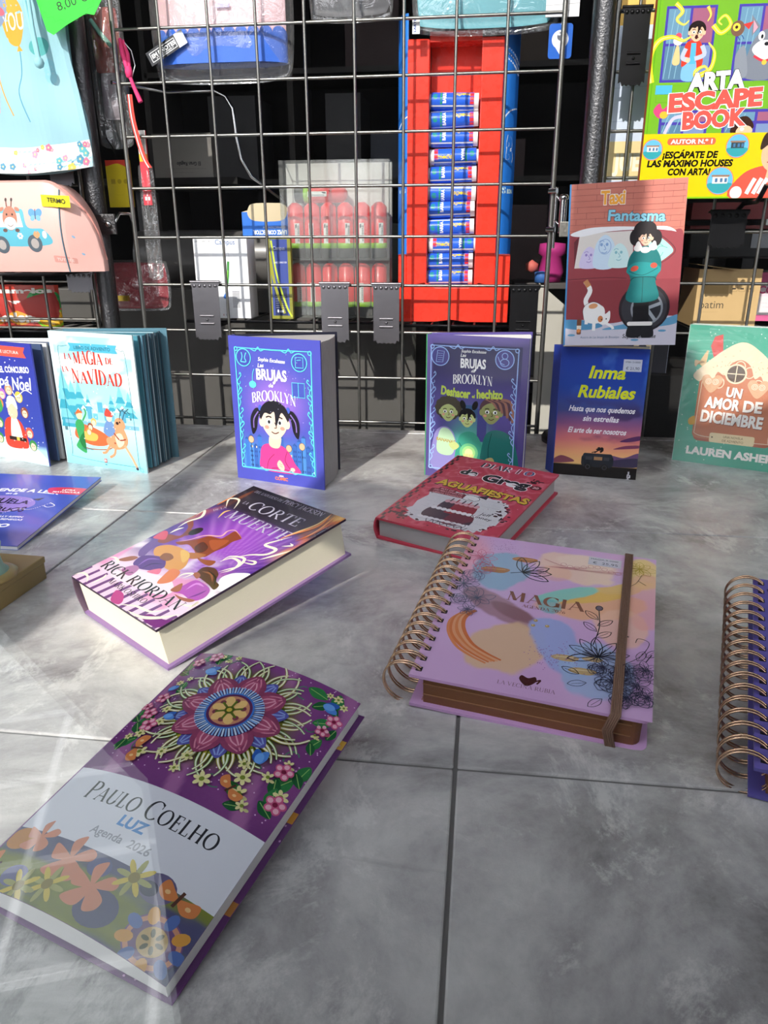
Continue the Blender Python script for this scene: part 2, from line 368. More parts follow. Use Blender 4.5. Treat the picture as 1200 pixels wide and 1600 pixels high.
# ------------------------------------------------------------------ setting
def tile_mat():
    m = bpy.data.materials.new('grey_marbled_tile'); m.use_nodes = True; n = m.node_tree.nodes; l = m.node_tree.links; b = n['Principled BSDF']
    tc = n.new('ShaderNodeTexCoord')
    def noise(sc, det, dist=0., rough=.55, stretch=None):
        z = n.new('ShaderNodeTexNoise'); z.inputs['Scale'].default_value = sc; z.inputs['Detail'].default_value = det; z.inputs['Distortion'].default_value = dist; z.inputs['Roughness'].default_value = rough
        if stretch:
            mp = n.new('ShaderNodeMapping'); mp.inputs['Scale'].default_value = stretch; mp.inputs['Rotation'].default_value = (0, 0, .7); l.new(tc.outputs['Object'], mp.inputs[0]); l.new(mp.outputs[0], z.inputs[0])
        else: l.new(tc.outputs['Object'], z.inputs[0])
        return z
    def ramp(src, stops):
        r = n.new('ShaderNodeValToRGB'); els = r.color_ramp.elements
        while len(els) < len(stops): els.new(.5)
        for e, (p, c) in zip(els, stops): e.position = p; e.color = (*((c,)*3 if isinstance(c, float) else lin(c)), 1)
        l.new(src, r.inputs[0]); return r
    cl = noise(5.5, 10, .35, .70); base = ramp(cl.outputs[0], [(.36, 0x8a8687), (.46, 0xb0adac), (.53, 0xc4c2bf), (.64, 0xdcdad6)])
    st = noise(8.5, 12, .45, .76, (1, .8, 1)); wh = ramp(st.outputs[0], [(.535, 0.0), (.60, .60)])
    mx = n.new('ShaderNodeMix'); mx.data_type = 'RGBA'; l.new(wh.outputs[0], mx.inputs[0]); l.new(base.outputs[0], mx.inputs[6]); mx.inputs[7].default_value = (*lin(0xe8e6e1), 1)
    dk = noise(6, 10, .6, .68, (.7, 1.3, 1)); dr = ramp(dk.outputs[0], [(.55, 0.0), (.66, .55)])
    m2 = n.new('ShaderNodeMix'); m2.data_type = 'RGBA'; l.new(dr.outputs[0], m2.inputs[0]); l.new(mx.outputs[2], m2.inputs[6]); m2.inputs[7].default_value = (*lin(0x7c7776), 1)
    l.new(m2.outputs[2], b.inputs['Base Color'])
    rr = n.new('ShaderNodeMapRange'); rr.inputs[1].default_value = .35; rr.inputs[2].default_value = .7; rr.inputs[3].default_value = .07; rr.inputs[4].default_value = .24; l.new(st.outputs[0], rr.inputs[0]); l.new(rr.outputs[0], b.inputs['Roughness'])
    h1 = noise(34, 12, .4, .74, (1, .8, 1)); bp = n.new('ShaderNodeBump'); bp.inputs['Strength'].default_value = .40; bp.inputs['Distance'].default_value = .0022
    l.new(h1.outputs[0], bp.inputs['Height']); l.new(bp.outputs[0], b.inputs['Normal']); b.inputs['Specular IOR Level'].default_value = .62
    return m
TILE = tile_mat(); GROUT = mat('dark_grout', 0x6e6b69, .85, bump=.4, scale=300)
X0, X1, Y0, Y1 = -1.45, 1.3, .115, 1.362
jx = [-.0064+.447*k for k in range(-4, 5)]; jy = [.418-.46, .418, .418+.46, .418+.92]
b = MB()
b.b2((X0, Y0, -.55), (X1, Y1, -.0018), 1)
for i in range(len(jx)-1):
    for j in range(len(jy)-1+1):
        ya = jy[j]; yb = jy[j+1] if j+1 < len(jy) else jy[j]+.46
        xa, xb = max(jx[i], X0)+.0013, min(jx[i+1], X1)-.0013; ya, yb = max(ya, Y0)+.0013, min(yb, Y1)-.0013
        if xb > xa and yb > ya: b.b2((xa, ya, -.0115), (xb, yb, 0), 0)
struct(b.build('floor', [TILE, GROUT], bevel=.0013))
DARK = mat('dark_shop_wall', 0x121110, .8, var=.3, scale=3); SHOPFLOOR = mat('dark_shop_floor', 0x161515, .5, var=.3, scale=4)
def plane_box(name, a, c, m): return struct(MB().b2(a, c).build(name, m))
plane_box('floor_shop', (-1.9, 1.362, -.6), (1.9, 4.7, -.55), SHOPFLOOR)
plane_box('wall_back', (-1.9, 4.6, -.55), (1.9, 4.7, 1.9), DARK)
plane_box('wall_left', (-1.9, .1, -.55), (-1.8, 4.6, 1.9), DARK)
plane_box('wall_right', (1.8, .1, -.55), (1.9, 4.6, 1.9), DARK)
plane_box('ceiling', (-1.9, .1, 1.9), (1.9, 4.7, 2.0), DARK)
# shop-window glass
g = bpy.data.materials.new('window_glass'); g.use_nodes = True; n = g.node_tree.nodes; l = g.node_tree.links; n.clear()
o_ = n.new('ShaderNodeOutputMaterial'); tr = n.new('ShaderNodeBsdfTransparent'); gl = n.new('ShaderNodeBsdfGlossy'); gl.inputs['Roughness'].default_value = 0
lw = n.new('ShaderNodeLayerWeight'); lw.inputs[0].default_value = .5; pw = n.new('ShaderNodeMath'); pw.operation = 'POWER'; pw.inputs[1].default_value = 5
ml = n.new('ShaderNodeMath'); ml.operation = 'MULTIPLY_ADD'; ml.inputs[1].default_value = .95; ml.inputs[2].default_value = .075
l.new(lw.outputs['Facing'], pw.inputs[0]); l.new(pw.outputs[0], ml.inputs[0]); mx = n.new('ShaderNodeMixShader'); l.new(ml.outputs[0], mx.inputs[0]); l.new(tr.outputs[0], mx.inputs[1]); l.new(gl.outputs[0], mx.inputs[2]); l.new(mx.outputs[0], o_.inputs[0])
struct(MB().b2((-1.78, .092, -.05), (1.78, .098, 1.88)).build('window_1', g))
FRAME = mat('window_frame_dark', 0x3a3a3c, .4, .6)
b = MB(); b.b2((-1.8, .07, -.1), (1.8, .115, -.05)); b.b2((-1.8, .07, 1.86), (1.8, .115, 1.9)); b.b2((-1.8, .07, -.05), (-1.76, .115, 1.86)); b.b2((1.76, .07, -.05), (1.8, .115, 1.86)); struct(b.build('trim_1', FRAME))
plane_box('wall_front', (-1.9, .075, -.55), (1.9, .115, -.1), mat('front_sill_stone', 0x77736e, .7, bump=.3))
# pavement outside, square slabs with pale joints
PV = bpy.data.materials.new('pavement_slabs'); PV.use_nodes = True; n = PV.node_tree.nodes; l = PV.node_tree.links
br = n.new('ShaderNodeTexBrick'); tc = n.new('ShaderNodeTexCoord'); mp = n.new('ShaderNodeMapping'); mp.inputs['Rotation'].default_value = (0, 0, .35); br.offset = 0; br.inputs['Scale'].default_value = 1; br.inputs['Brick Width'].default_value = .2; br.inputs['Row Height'].default_value = .2; br.inputs['Mortar Size'].default_value = .007
br.inputs['Color1'].default_value = (*lin(0x8f9692), 1); br.inputs['Color2'].default_value = (*lin(0x99a09b), 1); br.inputs['Mortar'].default_value = (*lin(0xdfe2de), 1)
l.new(tc.outputs['Object'], mp.inputs[0]); l.new(mp.outputs[0], br.inputs[0]); l.new(br.outputs[0], n['Principled BSDF'].inputs[0]); n['Principled BSDF'].inputs['Roughness'].default_value = .8
plane_box('floor_street', (-8, -12, -.6), (8, .075, -.55), PV)
# unseen blocker added behind the viewer, outline shaped to shade the lower right
BLOCKER_MAT = mat('shade_blocker_dark', 0x2c2b2d, .8, var=.2, scale=5)  # matt dark surface of the added light blockers
YP = -.30
def blocker(name, poly, y=YP, th=.06): return struct(MB().prism(poly, y-th, y, 'y').build(name, BLOCKER_MAT))
def up(x, y, z):   # where the sunray through (x,y,z) crosses the added blocker's plane
    t = (y-YP)/_d.y; return (round(x-_d.x*t, 3), round(z-_d.z*t, 3))
BLOCKER_PTS = [((-.27, .31, 0)), ((-.215, .553, 0)), ((-.125, .66, .06)), ((-.125, .75, .03)), ((-.19, .90, 0)), ((-.255, .985, 0)), ((-.214, .992, .03)), ((-.19, 1.06, 0)), ((-.08, 1.0, 0)), ((-.025, 1.068, .012)), ((.004, 1.06, .04)), ((-.004, 1.06, .075)), ((-.04, 1.072, .10)), ((-.074, 1.083, .105)), ((-.074, 1.083, .197)), ((.06, 1.045, .203)), ((.10, 1.08, .215)), ((.19, 1.1, .24)), ((.192, 1.1, .44)), ((.105, 1.1, .46)), ((.105, 1.1, .24)), ((.205, 1.1, .245)), ((.30, 1.13, .235)), ((.33, 1.19, .07)), ((.43, 1.16, .11)), ((.45, 1.16, .25)), ((.7, 1.16, .3))]
poly = [up(*p) for p in BLOCKER_PTS]
poly = [(-.27, -.55), (-.27, -.1), (poly[0][0], .1)] + poly + [(1.2, poly[-1][1]), (1.2, -.55)]
blocker('shade_blocker', poly)  # added out of view; its edge follows the shade wanted on the display
L2 = [(-1.2, .50, 0), (-.47, .52, 0), (-.395, .60, 0), (-.41, 1.22, 0), (-.45, 1.22, 0), (-.455, .79, 0), (-1.2, .77, 0)]
l2 = [up(*p) for p in L2]; blocker('shade_blocker', l2+[(-1.40, l2[-1][1]), (-1.40, -.55), (-1.33, -.55), (-1.33, l2[0][1])])  # second added blocker, shaped to cast the dark band at left
# ------------------------------------------------------------------ materials
PG = print_mat('printed_gloss', .22, coat=.35); PS = print_mat('printed_satin', .38); PM = print_mat('printed_matt', .6)
PAGE = mat('cream_page_edges', 0xf2ead0, .8, bump=.5, scale=60, stretch=(3, 3, 60)); PAGEW = mat('white_page_edges', 0xe9e8e6, .8, bump=.5, scale=60, stretch=(3, 3, 60))
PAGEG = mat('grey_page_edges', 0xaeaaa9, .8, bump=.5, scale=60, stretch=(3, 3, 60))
BLACKM = mat('black_metal', 0x16161a, .38, .6, bump=.15, scale=300); STEEL = mat('grid_wire_steel', 0x8c8b86, .33, .95, bump=.2, scale=500)
HAMMER = mat('hammered_black_paint', 0x5c5c5e, .38, 1., bump=1., scale=260); CHROME = mat('bright_chrome', 0xc8c8c6, .16, 1.)
PLATE = mat('grey_plate_metal', 0x77757a, .36, .85, bump=.12, scale=200); PLATEB = mat('black_plate_metal', 0x1c1c1e, .35, .5, bump=.12, scale=200)
CLEAR = film_mat('clear_bag_film', 0xffffff, .84, .08, .8, 40, .3); CLEAR2 = film_mat('clear_hard_plastic', 0xf4f6f4, .88, .1, .05, 10, .45)
def pm(name, c, **k): return mat(name, c, **k)

# ------------------------------------------------------------------ figures used on covers
def face(A, x, y, s, skin, hair, style='plain', shirt=None, seed=0):
    """cartoon head of half-width s mm, with hair"""
    if style == 'curly':
        for a in range(0, 360, 30): A.ell(x+s*1.1*math.cos(R_(a)), y+s*.45+s*.95*math.sin(R_(a)), s*.55, s*.5, hair)
        A.ell(x, y+s*.5, s*1.15, s*1.0, hair)
    elif style == 'tails':
        for q in (-1, 1):
            A.blob([(x+q*s*.85, y+s*.7), (x+q*s*1.4, y+s*.8), (x+q*s*1.82, y+s*.1), (x+q*s*1.72, y-s*.9), (x+q*s*1.38, y-s*.55), (x+q*s*1.2, y+s*.25)], hair)
            A.stroke([(x+q*s*1.2, y+s*.6), (x+q*s*1.55, y+s*.1), (x+q*s*1.6, y-s*.5)], s*.08, 0x8b6fc0)
            A.ell(x+q*s*1.05, y+s*.85, s*.13, s*.2, 0x4a66c8)
        A.ell(x, y+s*.35, s*1.1, s*1.05, hair)
    else: A.ell(x, y+s*.3, s*1.15, s*1.1, hair)
    for q in (-1, 1): A.ell(x+q*s*.95, y-s*.05, s*.2, s*.3, skin)
    A.blob([(x-s*.9, y+s*.4), (x-s*.85, y-s*.4), (x-s*.35, y-s*1.0), (x, y-s*1.12), (x+s*.35, y-s*1.0), (x+s*.85, y-s*.4), (x+s*.9, y+s*.4), (x, y+s*.9)], skin)
    for q in (-1, 1):
        A.ell(x+q*s*.38, y+s*.02, s*.2, s*.17, 0xffffff); A.ell(x+q*s*.40, y, s*.1, s*.12, 0x1a1a1a); A.stroke([(x+q*s*.2, y+s*.3), (x+q*s*.4, y+s*.36), (x+q*s*.62, y+s*.28)], s*.09, 0x1a1212)
        A.ell(x+q*s*.58, y-s*.35, s*.17, s*.12, 0xe59a86)
    A.stroke([(x+s*.02, y), (x+s*.14, y-s*.32), (x-s*.03, y-s*.36)], s*.06, 0x402020); A.stroke([(x-s*.25, y-s*.62), (x+.02*s, y-s*.72), (x+s*.3, y-s*.6)], s*.07, 0x501818)
    if style in ('tails', 'plain', 'spiky'):
        A.blob([(x-s*1.02, y+s*.1), (x-s*.95, y+s*.8), (x-s*.3, y+s*1.25), (x+s*.4, y+s*1.2), (x+s*1.0, y+s*.7), (x+s*1.02, y+s*.1), (x+s*.75, y+s*.5), (x+s*.5, y+s*.6), (x+s*.12, y-s*.25), (x+s*.02, y+s*.65), (x-s*.3, y+s*.5), (x-s*.7, y+s*.55)], hair)
    if style == 'locks':
        for i in range(7): A.stroke([(x-s*.6+i*s*.25, y+s*1.3), (x+s*.1+i*s*.3, y+s*1.0), (x+s*.6+i*s*.25, y+s*(.4-.2*i))], s*.26, hair if i % 2 else 0xa07060)
def vine_frame(A, x0, y0, x1, y1, w, c):
    for pts in ([(x0,y0),(x0+.6,(y0+y1)/2),(x0,y1),((x0+x1)/2,y1-.8),(x1,y1),(x1-.8,(y0+y1)/2),(x1,y0),((x0+x1)/2,y0+.6)],): A.stroke(pts+[pts[0]], w, c, smooth=False)
    r = random.Random(3)
    for q, X in ((1, x0), (-1, x1)):
        for f in (.12, .3, .42, .58, .7):
            y = y0+(y1-y0)*f; h = 10+6*r.random()
            A.stroke([(X, y-h), (X+q*4.5, y-h*.3), (X+q*1.2, y+h*.3), (X+q*5.5, y+h*.75), (X+q*8, y+h), (X+q*6.5, y+h*1.25), (X+q*5, y+h*1.05)], w*.75, c)
            A.stroke([(X+q*2, y), (X+q*6, y+2), (X+q*6, y+5)], w*.5, c)
    for f in (.3, .7):
        x = x0+(x1-x0)*f; A.stroke([(x-12, y1), (x-3, y1-3.5), (x+2, y1+2), (x+6, y1-3), (x+13, y1)], w*.7, c)
        A.stroke([(x-8, y0), (x-2, y0+3), (x+3, y0-1.5), (x+9, y0)], w*.6, c)
    for x, y in ((x0+2, y0+2), (x1-2, y0+2), (x0+2, y1-2), (x1-2, y1-2)): A.ring(x, y, 2.6, 2.6, w*.7, c)
def arch(bow): return lambda x, y: (x, y*(1)-bow*(x/40)**2)
def art_brujas(w, h):
    A = Art(w, h)
    A.rect(0, 0, w, h, 0x4c50b4)
    def bgf(U, V):
        d = np.sqrt(((U-.5)/.55)**2+((V-.58)/.34)**2); c = cmix(0x9a6fce, 0x5157b8, sstep(.1, 1, d)); return cmix(c, 0x4f8fd0, sstep(.36, .1, V)*.9)
    A.field(bgf, 24, 36, 12, 17, w-12, h-16)
    r = random.Random(5)
    for i in range(16):   # skyline
        x = 16+i*7.4; hh = 30+r.random()*22+(18 if i in (1, 13) else 0); A.rect(x, 18, x+6.8, 18+hh, [0x3f74c4, 0x4d8ad2, 0x3a66b4][i % 3])
        for k in range(5):
            if r.random() < .7: A.rect(x+1.2, 22+k*7, x+2.8, 25+k*7, 0x2c4a8c); A.rect(x+4, 22+k*7, x+5.6, 25+k*7, 0xf4d9a0 if r.random() < .3 else 0x2c4a8c)
        A.poly2([(x-.5, 18+hh), (x+7.3, 18+hh), (x+3.4, 22+hh)], 0x2f58a0)
    for x, y in ((27, 62), (91, 55), (113, 60)): A.stroke([(x, 20), (x, y)], 1, 0x1c2440); A.ell(x, y, 4.5, 5, 0xf0b890); A.ring(x, y, 4.8, 5.3, .7, 0x6b4a46)
    sh = 0xe2408c
    A.blob([(46, 19), (42, 40), (46, 54), (58, 59), (78, 58), (90, 50), (100, 34), (107, 19)], sh); A.stroke([(52, 20), (56, 34), (66, 44)], .8, 0x6a1238); A.stroke([(88, 50), (84, 36), (92, 24)], .8, 0x6a1238); A.stroke([(60, 22), (76, 24), (96, 20)], .8, 0x6a1238)
    A.blob([(70, 30), (75, 36), (82, 27), (80, 20), (73, 23)], 0xf3cdb4); A.stroke([(74, 31), (79, 29)], .5, 0x402020); A.stroke([(74, 28), (79, 26)], .5, 0x402020); A.ell(96, 24, 4, 3, 0xf3cdb4)
    A.blob([(61, 72), (58, 58), (66, 53), (76, 56), (78, 72)], 0xf3cdb4)
    face(A, 69, 91, 22.5, 0xf8d8c0, 0x17141c, 'tails')
    c = 0x63dfe6
    vine_frame(A, 9, 19, w-14, h-15.5, 1.7, c)
    for x, y, in ((23, h-29), (w-33, h-31)): A.ell(x, y, 12, 12, 0x434aa8); A.ring(x, y, 12, 12, 1.3, c)
    A.stroke([(18, h-35), (27, h-35), (25, h-29), (28, h-22)], 1.2, c); A.stroke([(18, h-35), (21, h-28), (20, h-22)], 1.2, c)
    A.stroke([(w-39,h-38),(w-27,h-38),(w-27,h-24),(w-39,h-24),(w-39,h-38)], .9, c, False); A.stroke([(w-37,h-28),(w-30,h-27)], .8, c)
    A.rect(w-46, 130, w-26, 150, 0x4556b2); A.stroke([(w-46,130),(w-26,130),(w-26,150),(w-46,150),(w-46,130)], .9, c, False); A.stroke([(w-36,130),(w-36,150)], .8, c)
    A.ell(36, 143, 6, 5, c); A.stroke([(36,147),(37,158),(40,165)], 1, c)
    W_ = 0xffffff
    A.text('Sophie Escabasse', 69, 176, 5.2, W_, bold=.015, shear=.2, width=44, rot=-2)
    A.text('Las', 51, 168, 5.5, W_, bold=.02, shear=.25, rot=4); A.text('BRUJAS', 68, 151, 14.5, W_, bold=.045, width=50, rot=0)
    A.text('de', 66, 141, 5.5, W_, bold=.02, shear=.25)
    A.serif('BROOKLYN', 70, 122, 14, W_, width=74, warp=arch(6.5), thick=.2)
    A.text('COMIC', w/2+2, 5.5, 4.5, 0xf07a3c, bold=.07, width=22); A.text('edebé', w/2+2, 11, 2.2, W_, bold=.03)
    for i in range(40): A.ell(20+r.random()*107, 95+r.random()*95, .5, .5, 0xd8d0ff, n=8)
    return A
def art_brujas2(w, h):
    A = Art(w, h)
    A.rect(0, 0, w, h, 0x564a86)
    def bgf(U, V):
        c = cmix(0x4a4384, 0x2f2a5c, sstep(.4, 1, V)); c = cmix(c, 0x59c9a0, sstep(.42, .0, np.sqrt(((U-.45)/.9)**2+(V-.22)**2))*.9); return cmix(c, 0x6f62b0, sstep(.3, .0, np.abs(V-.52))*.5)
    A.field(bgf, 24, 36, 9, 12, w-9, h-12)
    A.rect(55, 95, 78, 112, 0x3f5f86); A.text('SPELLS', 66, 102, 3, 0x9fc4d8, bold=.02); A.rect(78, 60, 92, 108, 0x4a4c8c)
    A.blob([(10, 14), (12, 60), (22, 76), (36, 76), (46, 60), (50, 14)], 0x8f86c0); A.blob([(18, 40), (22, 72), (36, 74), (46, 56), (40, 36)], 0xb9d8b0); A.text('BANANAS', 31, 55, 4.5, 0xb0954a, bold=.04, rot=-6)
    A.blob([(48, 20), (50, 60), (60, 72), (74, 72), (84, 60), (90, 40), (84, 16)], 0x3e9d84)
    A.blob([(88, 14), (88, 62), (100, 78), (122, 76), (136, 56), (138, 14)], 0x27746e); A.stroke([(100, 74), (96, 50), (98, 24)], .7, 0x10302e); A.stroke([(52, 56), (58, 44), (56, 26)], .7, 0x10302e)
    face(A, 34, 100, 12.5, 0xb8c47e, 0x4a4436, 'curly'); face(A, 63, 92, 11, 0xc8d48a, 0x17161a, 'spiky'); face(A, 98, 104, 15, 0x9aa066, 0x5b4048, 'locks')
    A.ell(56, 112, 4, 7, 0x17161a, 20); A.ell(74, 112, 4, 7, 0x17161a, -20)
    def gl(U, V): d = np.sqrt((U-.5)**2+(V-.5)**2)*2; return cmix(0xeaf6a0, 0x3e9d84, sstep(.1, 1, d))
    A.ell(67, 42, 14, 14, 0x74c58a); A.ell(67, 42, 10, 10, 0xa8dc8a); A.ell(67, 42, 6, 6, 0xe4f4a0)
    for i in range(4): A.stroke([(60+i*4, 32), (61+i*4, 40)], 3.4, 0xd8cf88)
    A.blob([(36, 52), (46, 56), (52, 50), (44, 44)], 0xc4ce84); A.blob([(92, 34), (102, 38), (106, 30), (98, 26)], 0xc4ae74)
    c = 0x9dbcf4
    vine_frame(A, 6, 13, w-14, h-15, 1.7, c)
    for x in (20, w-33): A.ell(x, h-30, 13, 13, 0x4c4690); A.ring(x, h-30, 13, 13, 1.4, c)
    A.stroke([(14, h-38), (24, h-38), (26, h-23), (16, h-22), (14, h-38)], .9, c, False)
    for k in range(4): A.stroke([(16.5, h-35+3*k), (24, h-35+3*k)], .5, c)
    A.ring(w-33, h-34, 6, 5, 1.1, c); A.ring(w-33, h-25, 4, 4, 1.1, c); A.stroke([(w-43, h-26), (w-39, h-34), (w-33, h-37)], 1, c)
    W_ = 0xffffff
    A.text('Sophie Escabasse', 69, 186, 4, W_, bold=.015, shear=.2, width=36); A.text('Las', 54, 180, 4.5, W_, bold=.02, shear=.25); A.text('BRUJAS', 69, 165, 12.5, W_, bold=.045, width=37); A.text('de', 69, 159, 4, W_, shear=.25, bold=.02)
    A.serif('BROOKLYN', 69, 143, 12.5, W_, width=59, warp=arch(3), thick=.2)
    A.text('Deshacer', 44, 123, 12, 0xcbe05a, bold=.06, width=44, rot=-4, warp=arch(-3)); A.text('el', 71, 123, 4.5, 0xcbe05a, bold=.03); A.text('hechizo', 95, 124, 12, 0xcbe05a, bold=.06, width=38, rot=2)
    return A
def pine(A, x, y, s, cols=(0x3fa4b8, 0x7cc8d4)):
    A.rect(x-s*.05, y-s*.1, x+s*.05, y+s*.1, 0x5a7f88)
    for k in range(4): A.poly2([(x-s*(.42-.09*k), y+s*(.0+.24*k)), (x+s*(.42-.09*k), y+s*(.0+.24*k)), (x, y+s*(.45+.24*k))], cols[k % 2])
def art_navidad(w, h):
    A = Art(w, h)
    A.vgrad([(0, 0x8fe0ee), (.3, 0xc6eef4), (.4, 0x9fdcea), (.55, 0xd9f1ec), (.8, 0xeef6ea), (1, 0xdff2f0)])
    def snow(U, V): return cmix(cmix(0xe6f6f2, 0xf6f6ea, fbm(U*6, V*6)), 0xa6e2ee, sstep(.55, .4, fbm(U*4+3, V*5)))
    A.field(snow, 24, 20, 6, 100, w-6, h-6)
    for x, y, s in ((14, 70, 70), (30, 84, 44), (44, 88, 40), (w-36, 86, 40), (w-20, 84, 34), (60, 92, 20), (w-54, 92, 22), (8, 60, 60)): pine(A, x, y, s)
    for i in range(9): A.rect(34+i*11, 76, 43+i*11, 86+(i % 3)*5, [0x6fbcd0, 0x9ed6e2, 0x58a8c4][i % 3]); A.poly2([(33+i*11, 86+(i%3)*5), (44+i*11, 86+(i%3)*5), (38.5+i*11, 92+(i%3)*5)], 0xeaf8fa)
    A.rect(78, 88, 88, 104, 0x5bb0c8); A.rect(8, 66, w-6, 72, 0x7fb8d0)
    # sleigh, riders and reindeer
    A.blob([(24, 48), (34, 66), (60, 64), (84, 56), (98, 46), (84, 36), (58, 34), (36, 40)], 0xd8693c); A.blob([(34, 50), (48, 56), (70, 52), (66, 42), (46, 42)], 0xf0b658); A.stroke([(28, 34), (50, 28), (86, 30), (100, 36)], 1.6, 0xa85a30)
    A.blob([(28, 66), (40, 74), (46, 62), (36, 44), (24, 30), (40, 20), (44, 24), (34, 34)], 0x3aa05a); A.ell(38, 80, 6, 6.5, 0xf2c9a4); A.blob([(31, 82), (38, 90), (46, 84), (40, 84)], 0xd96a34); A.stroke([(44, 72), (52, 84), (50, 92)], 3, 0x3aa05a)
    for x, y, c in ((58, 64, 0x8a4a34), (66, 72, 0xf0b860), (54, 56, 0xd8903c)): A.ell(x, y, 5.5, 6, c); A.ell(x, y-1.5, 4, 4.2, 0xf4d2b4)
    A.blob([(84, 58), (92, 76), (102, 76), (108, 60), (98, 50)], 0x6f90c0); A.ell(98, 81, 5.5, 6, 0xf4d2b4); A.blob([(90, 84), (96, 96), (106, 84)], 0xd9483c)
    A.blob([(88, 48), (104, 56), (112, 72), (124, 66), (130, 48), (122, 36), (104, 32), (90, 38)], 0xd99a6e); A.blob([(106, 54), (118, 58), (122, 44), (110, 36)], 0xf2d6b4)
    A.blob([(106, 64), (110, 80), (122, 82), (128, 70), (118, 62)], 0xd99a6e); A.ell(113, 74, 3, 2.4, 0x3a2218); A.ell(118, 76, 1.4, 1.6, 0x1a1010)
    for q in (0, 1): A.stroke([(118+q*6, 80), (122+q*8, 92), (130+q*8, 98)], 1.3, 0x32505c); A.stroke([(122+q*8, 90), (117+q*8, 98)], 1.1, 0x32505c); A.stroke([(126+q*8, 94), (134+q*6, 90)], 1.1, 0x32505c)
    A.stroke([(94, 38), (84, 26), (76, 24)], 4, 0xd99a6e); A.stroke([(104, 36), (100, 24), (90, 18)], 4, 0xd99a6e); A.stroke([(122, 40), (134, 22), (142, 6)], 4.5, 0xe0ac84); A.ell(142, 5, 2.6, 2.2, 0x3a2a40); A.ell(104, 42, 2, 1.5, 0xb05a3c)
    A.stroke([(104, 58), (114, 48), (126, 50)], 2.2, 0x9a3a2c)
    A.stroke([(15, 150), (15, 30), (22, 12), (w-16, 8), (w-14, 14), (w-16, h-40), (w-24, h-24), (w-40, h-21)], .55, 0x3a7484); A.stroke([(15, 150), (15, h-24), (22, h-22), (34, h-20)], .55, 0x3a7484)
    A.poly2([(36, h-16), (40, h-22), (36, h-28), (w-30, h-28), (w-34, h-22), (w-30, h-16)], 0x52b2cc); A.text('LIBRO DE ADVIENTO', w/2+2, h-25, 5, 0x1d5568, width=70, bold=.01)
    r = 0xd23c2c
    A.serif('LA', 39, h-41, 9, r, align='r', thick=.22); A.serif('MAGIA', 71, h-46, 17, r, width=58, thick=.22, warp=lambda x, y: (x, y*(1+.15*math.cos(x/12)))); A.serif('DE', 112, h-44, 9, r, thick=.22)
    A.serif('LA', 24, h-60, 8, r, rot=6, thick=.22); A.serif('NAVIDAD', 84, h-76, 20, r, width=98, thick=.22, warp=lambda x, y: (x, y*(1+.14*math.cos(x/9))-x*.0))
    A.rect(w/2-2, 9, w/2+3, 15, 0xd8402e); A.text('D', w/2+.5, 10.2, 3.4, 0xffffff, bold=.04); A.text('sm', w/2+.5, 4.5, 2.4, 0x2a7a94, bold=.02)
    A.text('Maribel Mas', 34, 26, 2.6, 0x3a7484, width=24, align='l')
    rr = random.Random(2)
    for i in range(46): A.ell(10+rr.random()*(w-20), 40+rr.random()*150, .8, .8, 0xffffff, n=8)
    return A
def art_concurso(w, h):
    A = Art(w, h)
    A.vgrad([(0, 0xbfe2ea), (.13, 0xa6d4e4), (.17, 0x3247a6), (1, 0x3a3fa2)])
    A.blob([(6, 6), (30, 36), (60, 24), (100, 30), (w-6, 14), (w-2, 2), (4, 2)], 0xd6eef2)
    A.blob([(40, 24), (42, 60), (60, 72), (84, 64), (94, 30), (80, 22)], 0xd8402e); A.blob([(54, 38), (58, 62), (66, 80), (78, 62), (80, 40), (66, 34)], 0xf4f0ea); A.ell(67, 82, 12, 13, 0xf0c6a4); A.blob([(54, 86), (60, 104), (76, 104), (80, 86), (68, 94)], 0xf4f2ee); A.rect(48, 34, 90, 40, 0x2a1a18)
    A.rect(66, 34, 73, 40, 0xe8c04a)
    for x, y, c in ((30, 60, 0x3a8a4a), (38, 92, 0xe08a3c), (96, 82, 0x8a4a34), (100, 50, 0xc85a4a), (48, 108, 0xb06ac0), (88, 106, 0xe8c04a), (24, 34, 0x3a8a4a), (104, 30, 0x3a8a4a), (66, 116, 0xd99a6e)): A.ell(x, y, 9, 9, c); A.ell(x, y-2, 6, 6, 0xf2ccb0); A.ell(x-2, y-1, .9, .9, 0x201010); A.ell(x+2, y-1, .9, .9, 0x201010)
    A.blob([(20, 74), (32, 112), (44, 84)], 0x3f9a50)
    rr = random.Random(9)
    for i in range(60): A.ell(8+rr.random()*(w-14), 20+rr.random()*150, .9, .9, 0xffffff, n=8)
    A.poly2([(20, h-22), (w-14, h-22), (w-19, h-14), (w-14, h-6), (20, h-6)], 0xee5a4c); A.text('LIBRO DE LECTURA', w/2, h-17, 4.5, 0xfff0ea, width=74)
    A.text('EL CONCURSO', w-12, h-44, 9, 0xffffff, 'r', bold=.035, width=70, rot=3); A.text('de', w-34, h-54, 5, 0xffffff, shear=.2); A.text('Papá', 46, h-68, 15, 0xffffff, bold=.02, shear=.2, width=48); A.text('Noel', w-36, h-72, 19, 0xffffff, bold=.015, shear=.2, width=44, rot=4)
    A.stroke([(w-60, h-76), (w-52, h-84), (w-30, h-72), (w-14, h-76)], 1.2, 0xffffff)
    return A
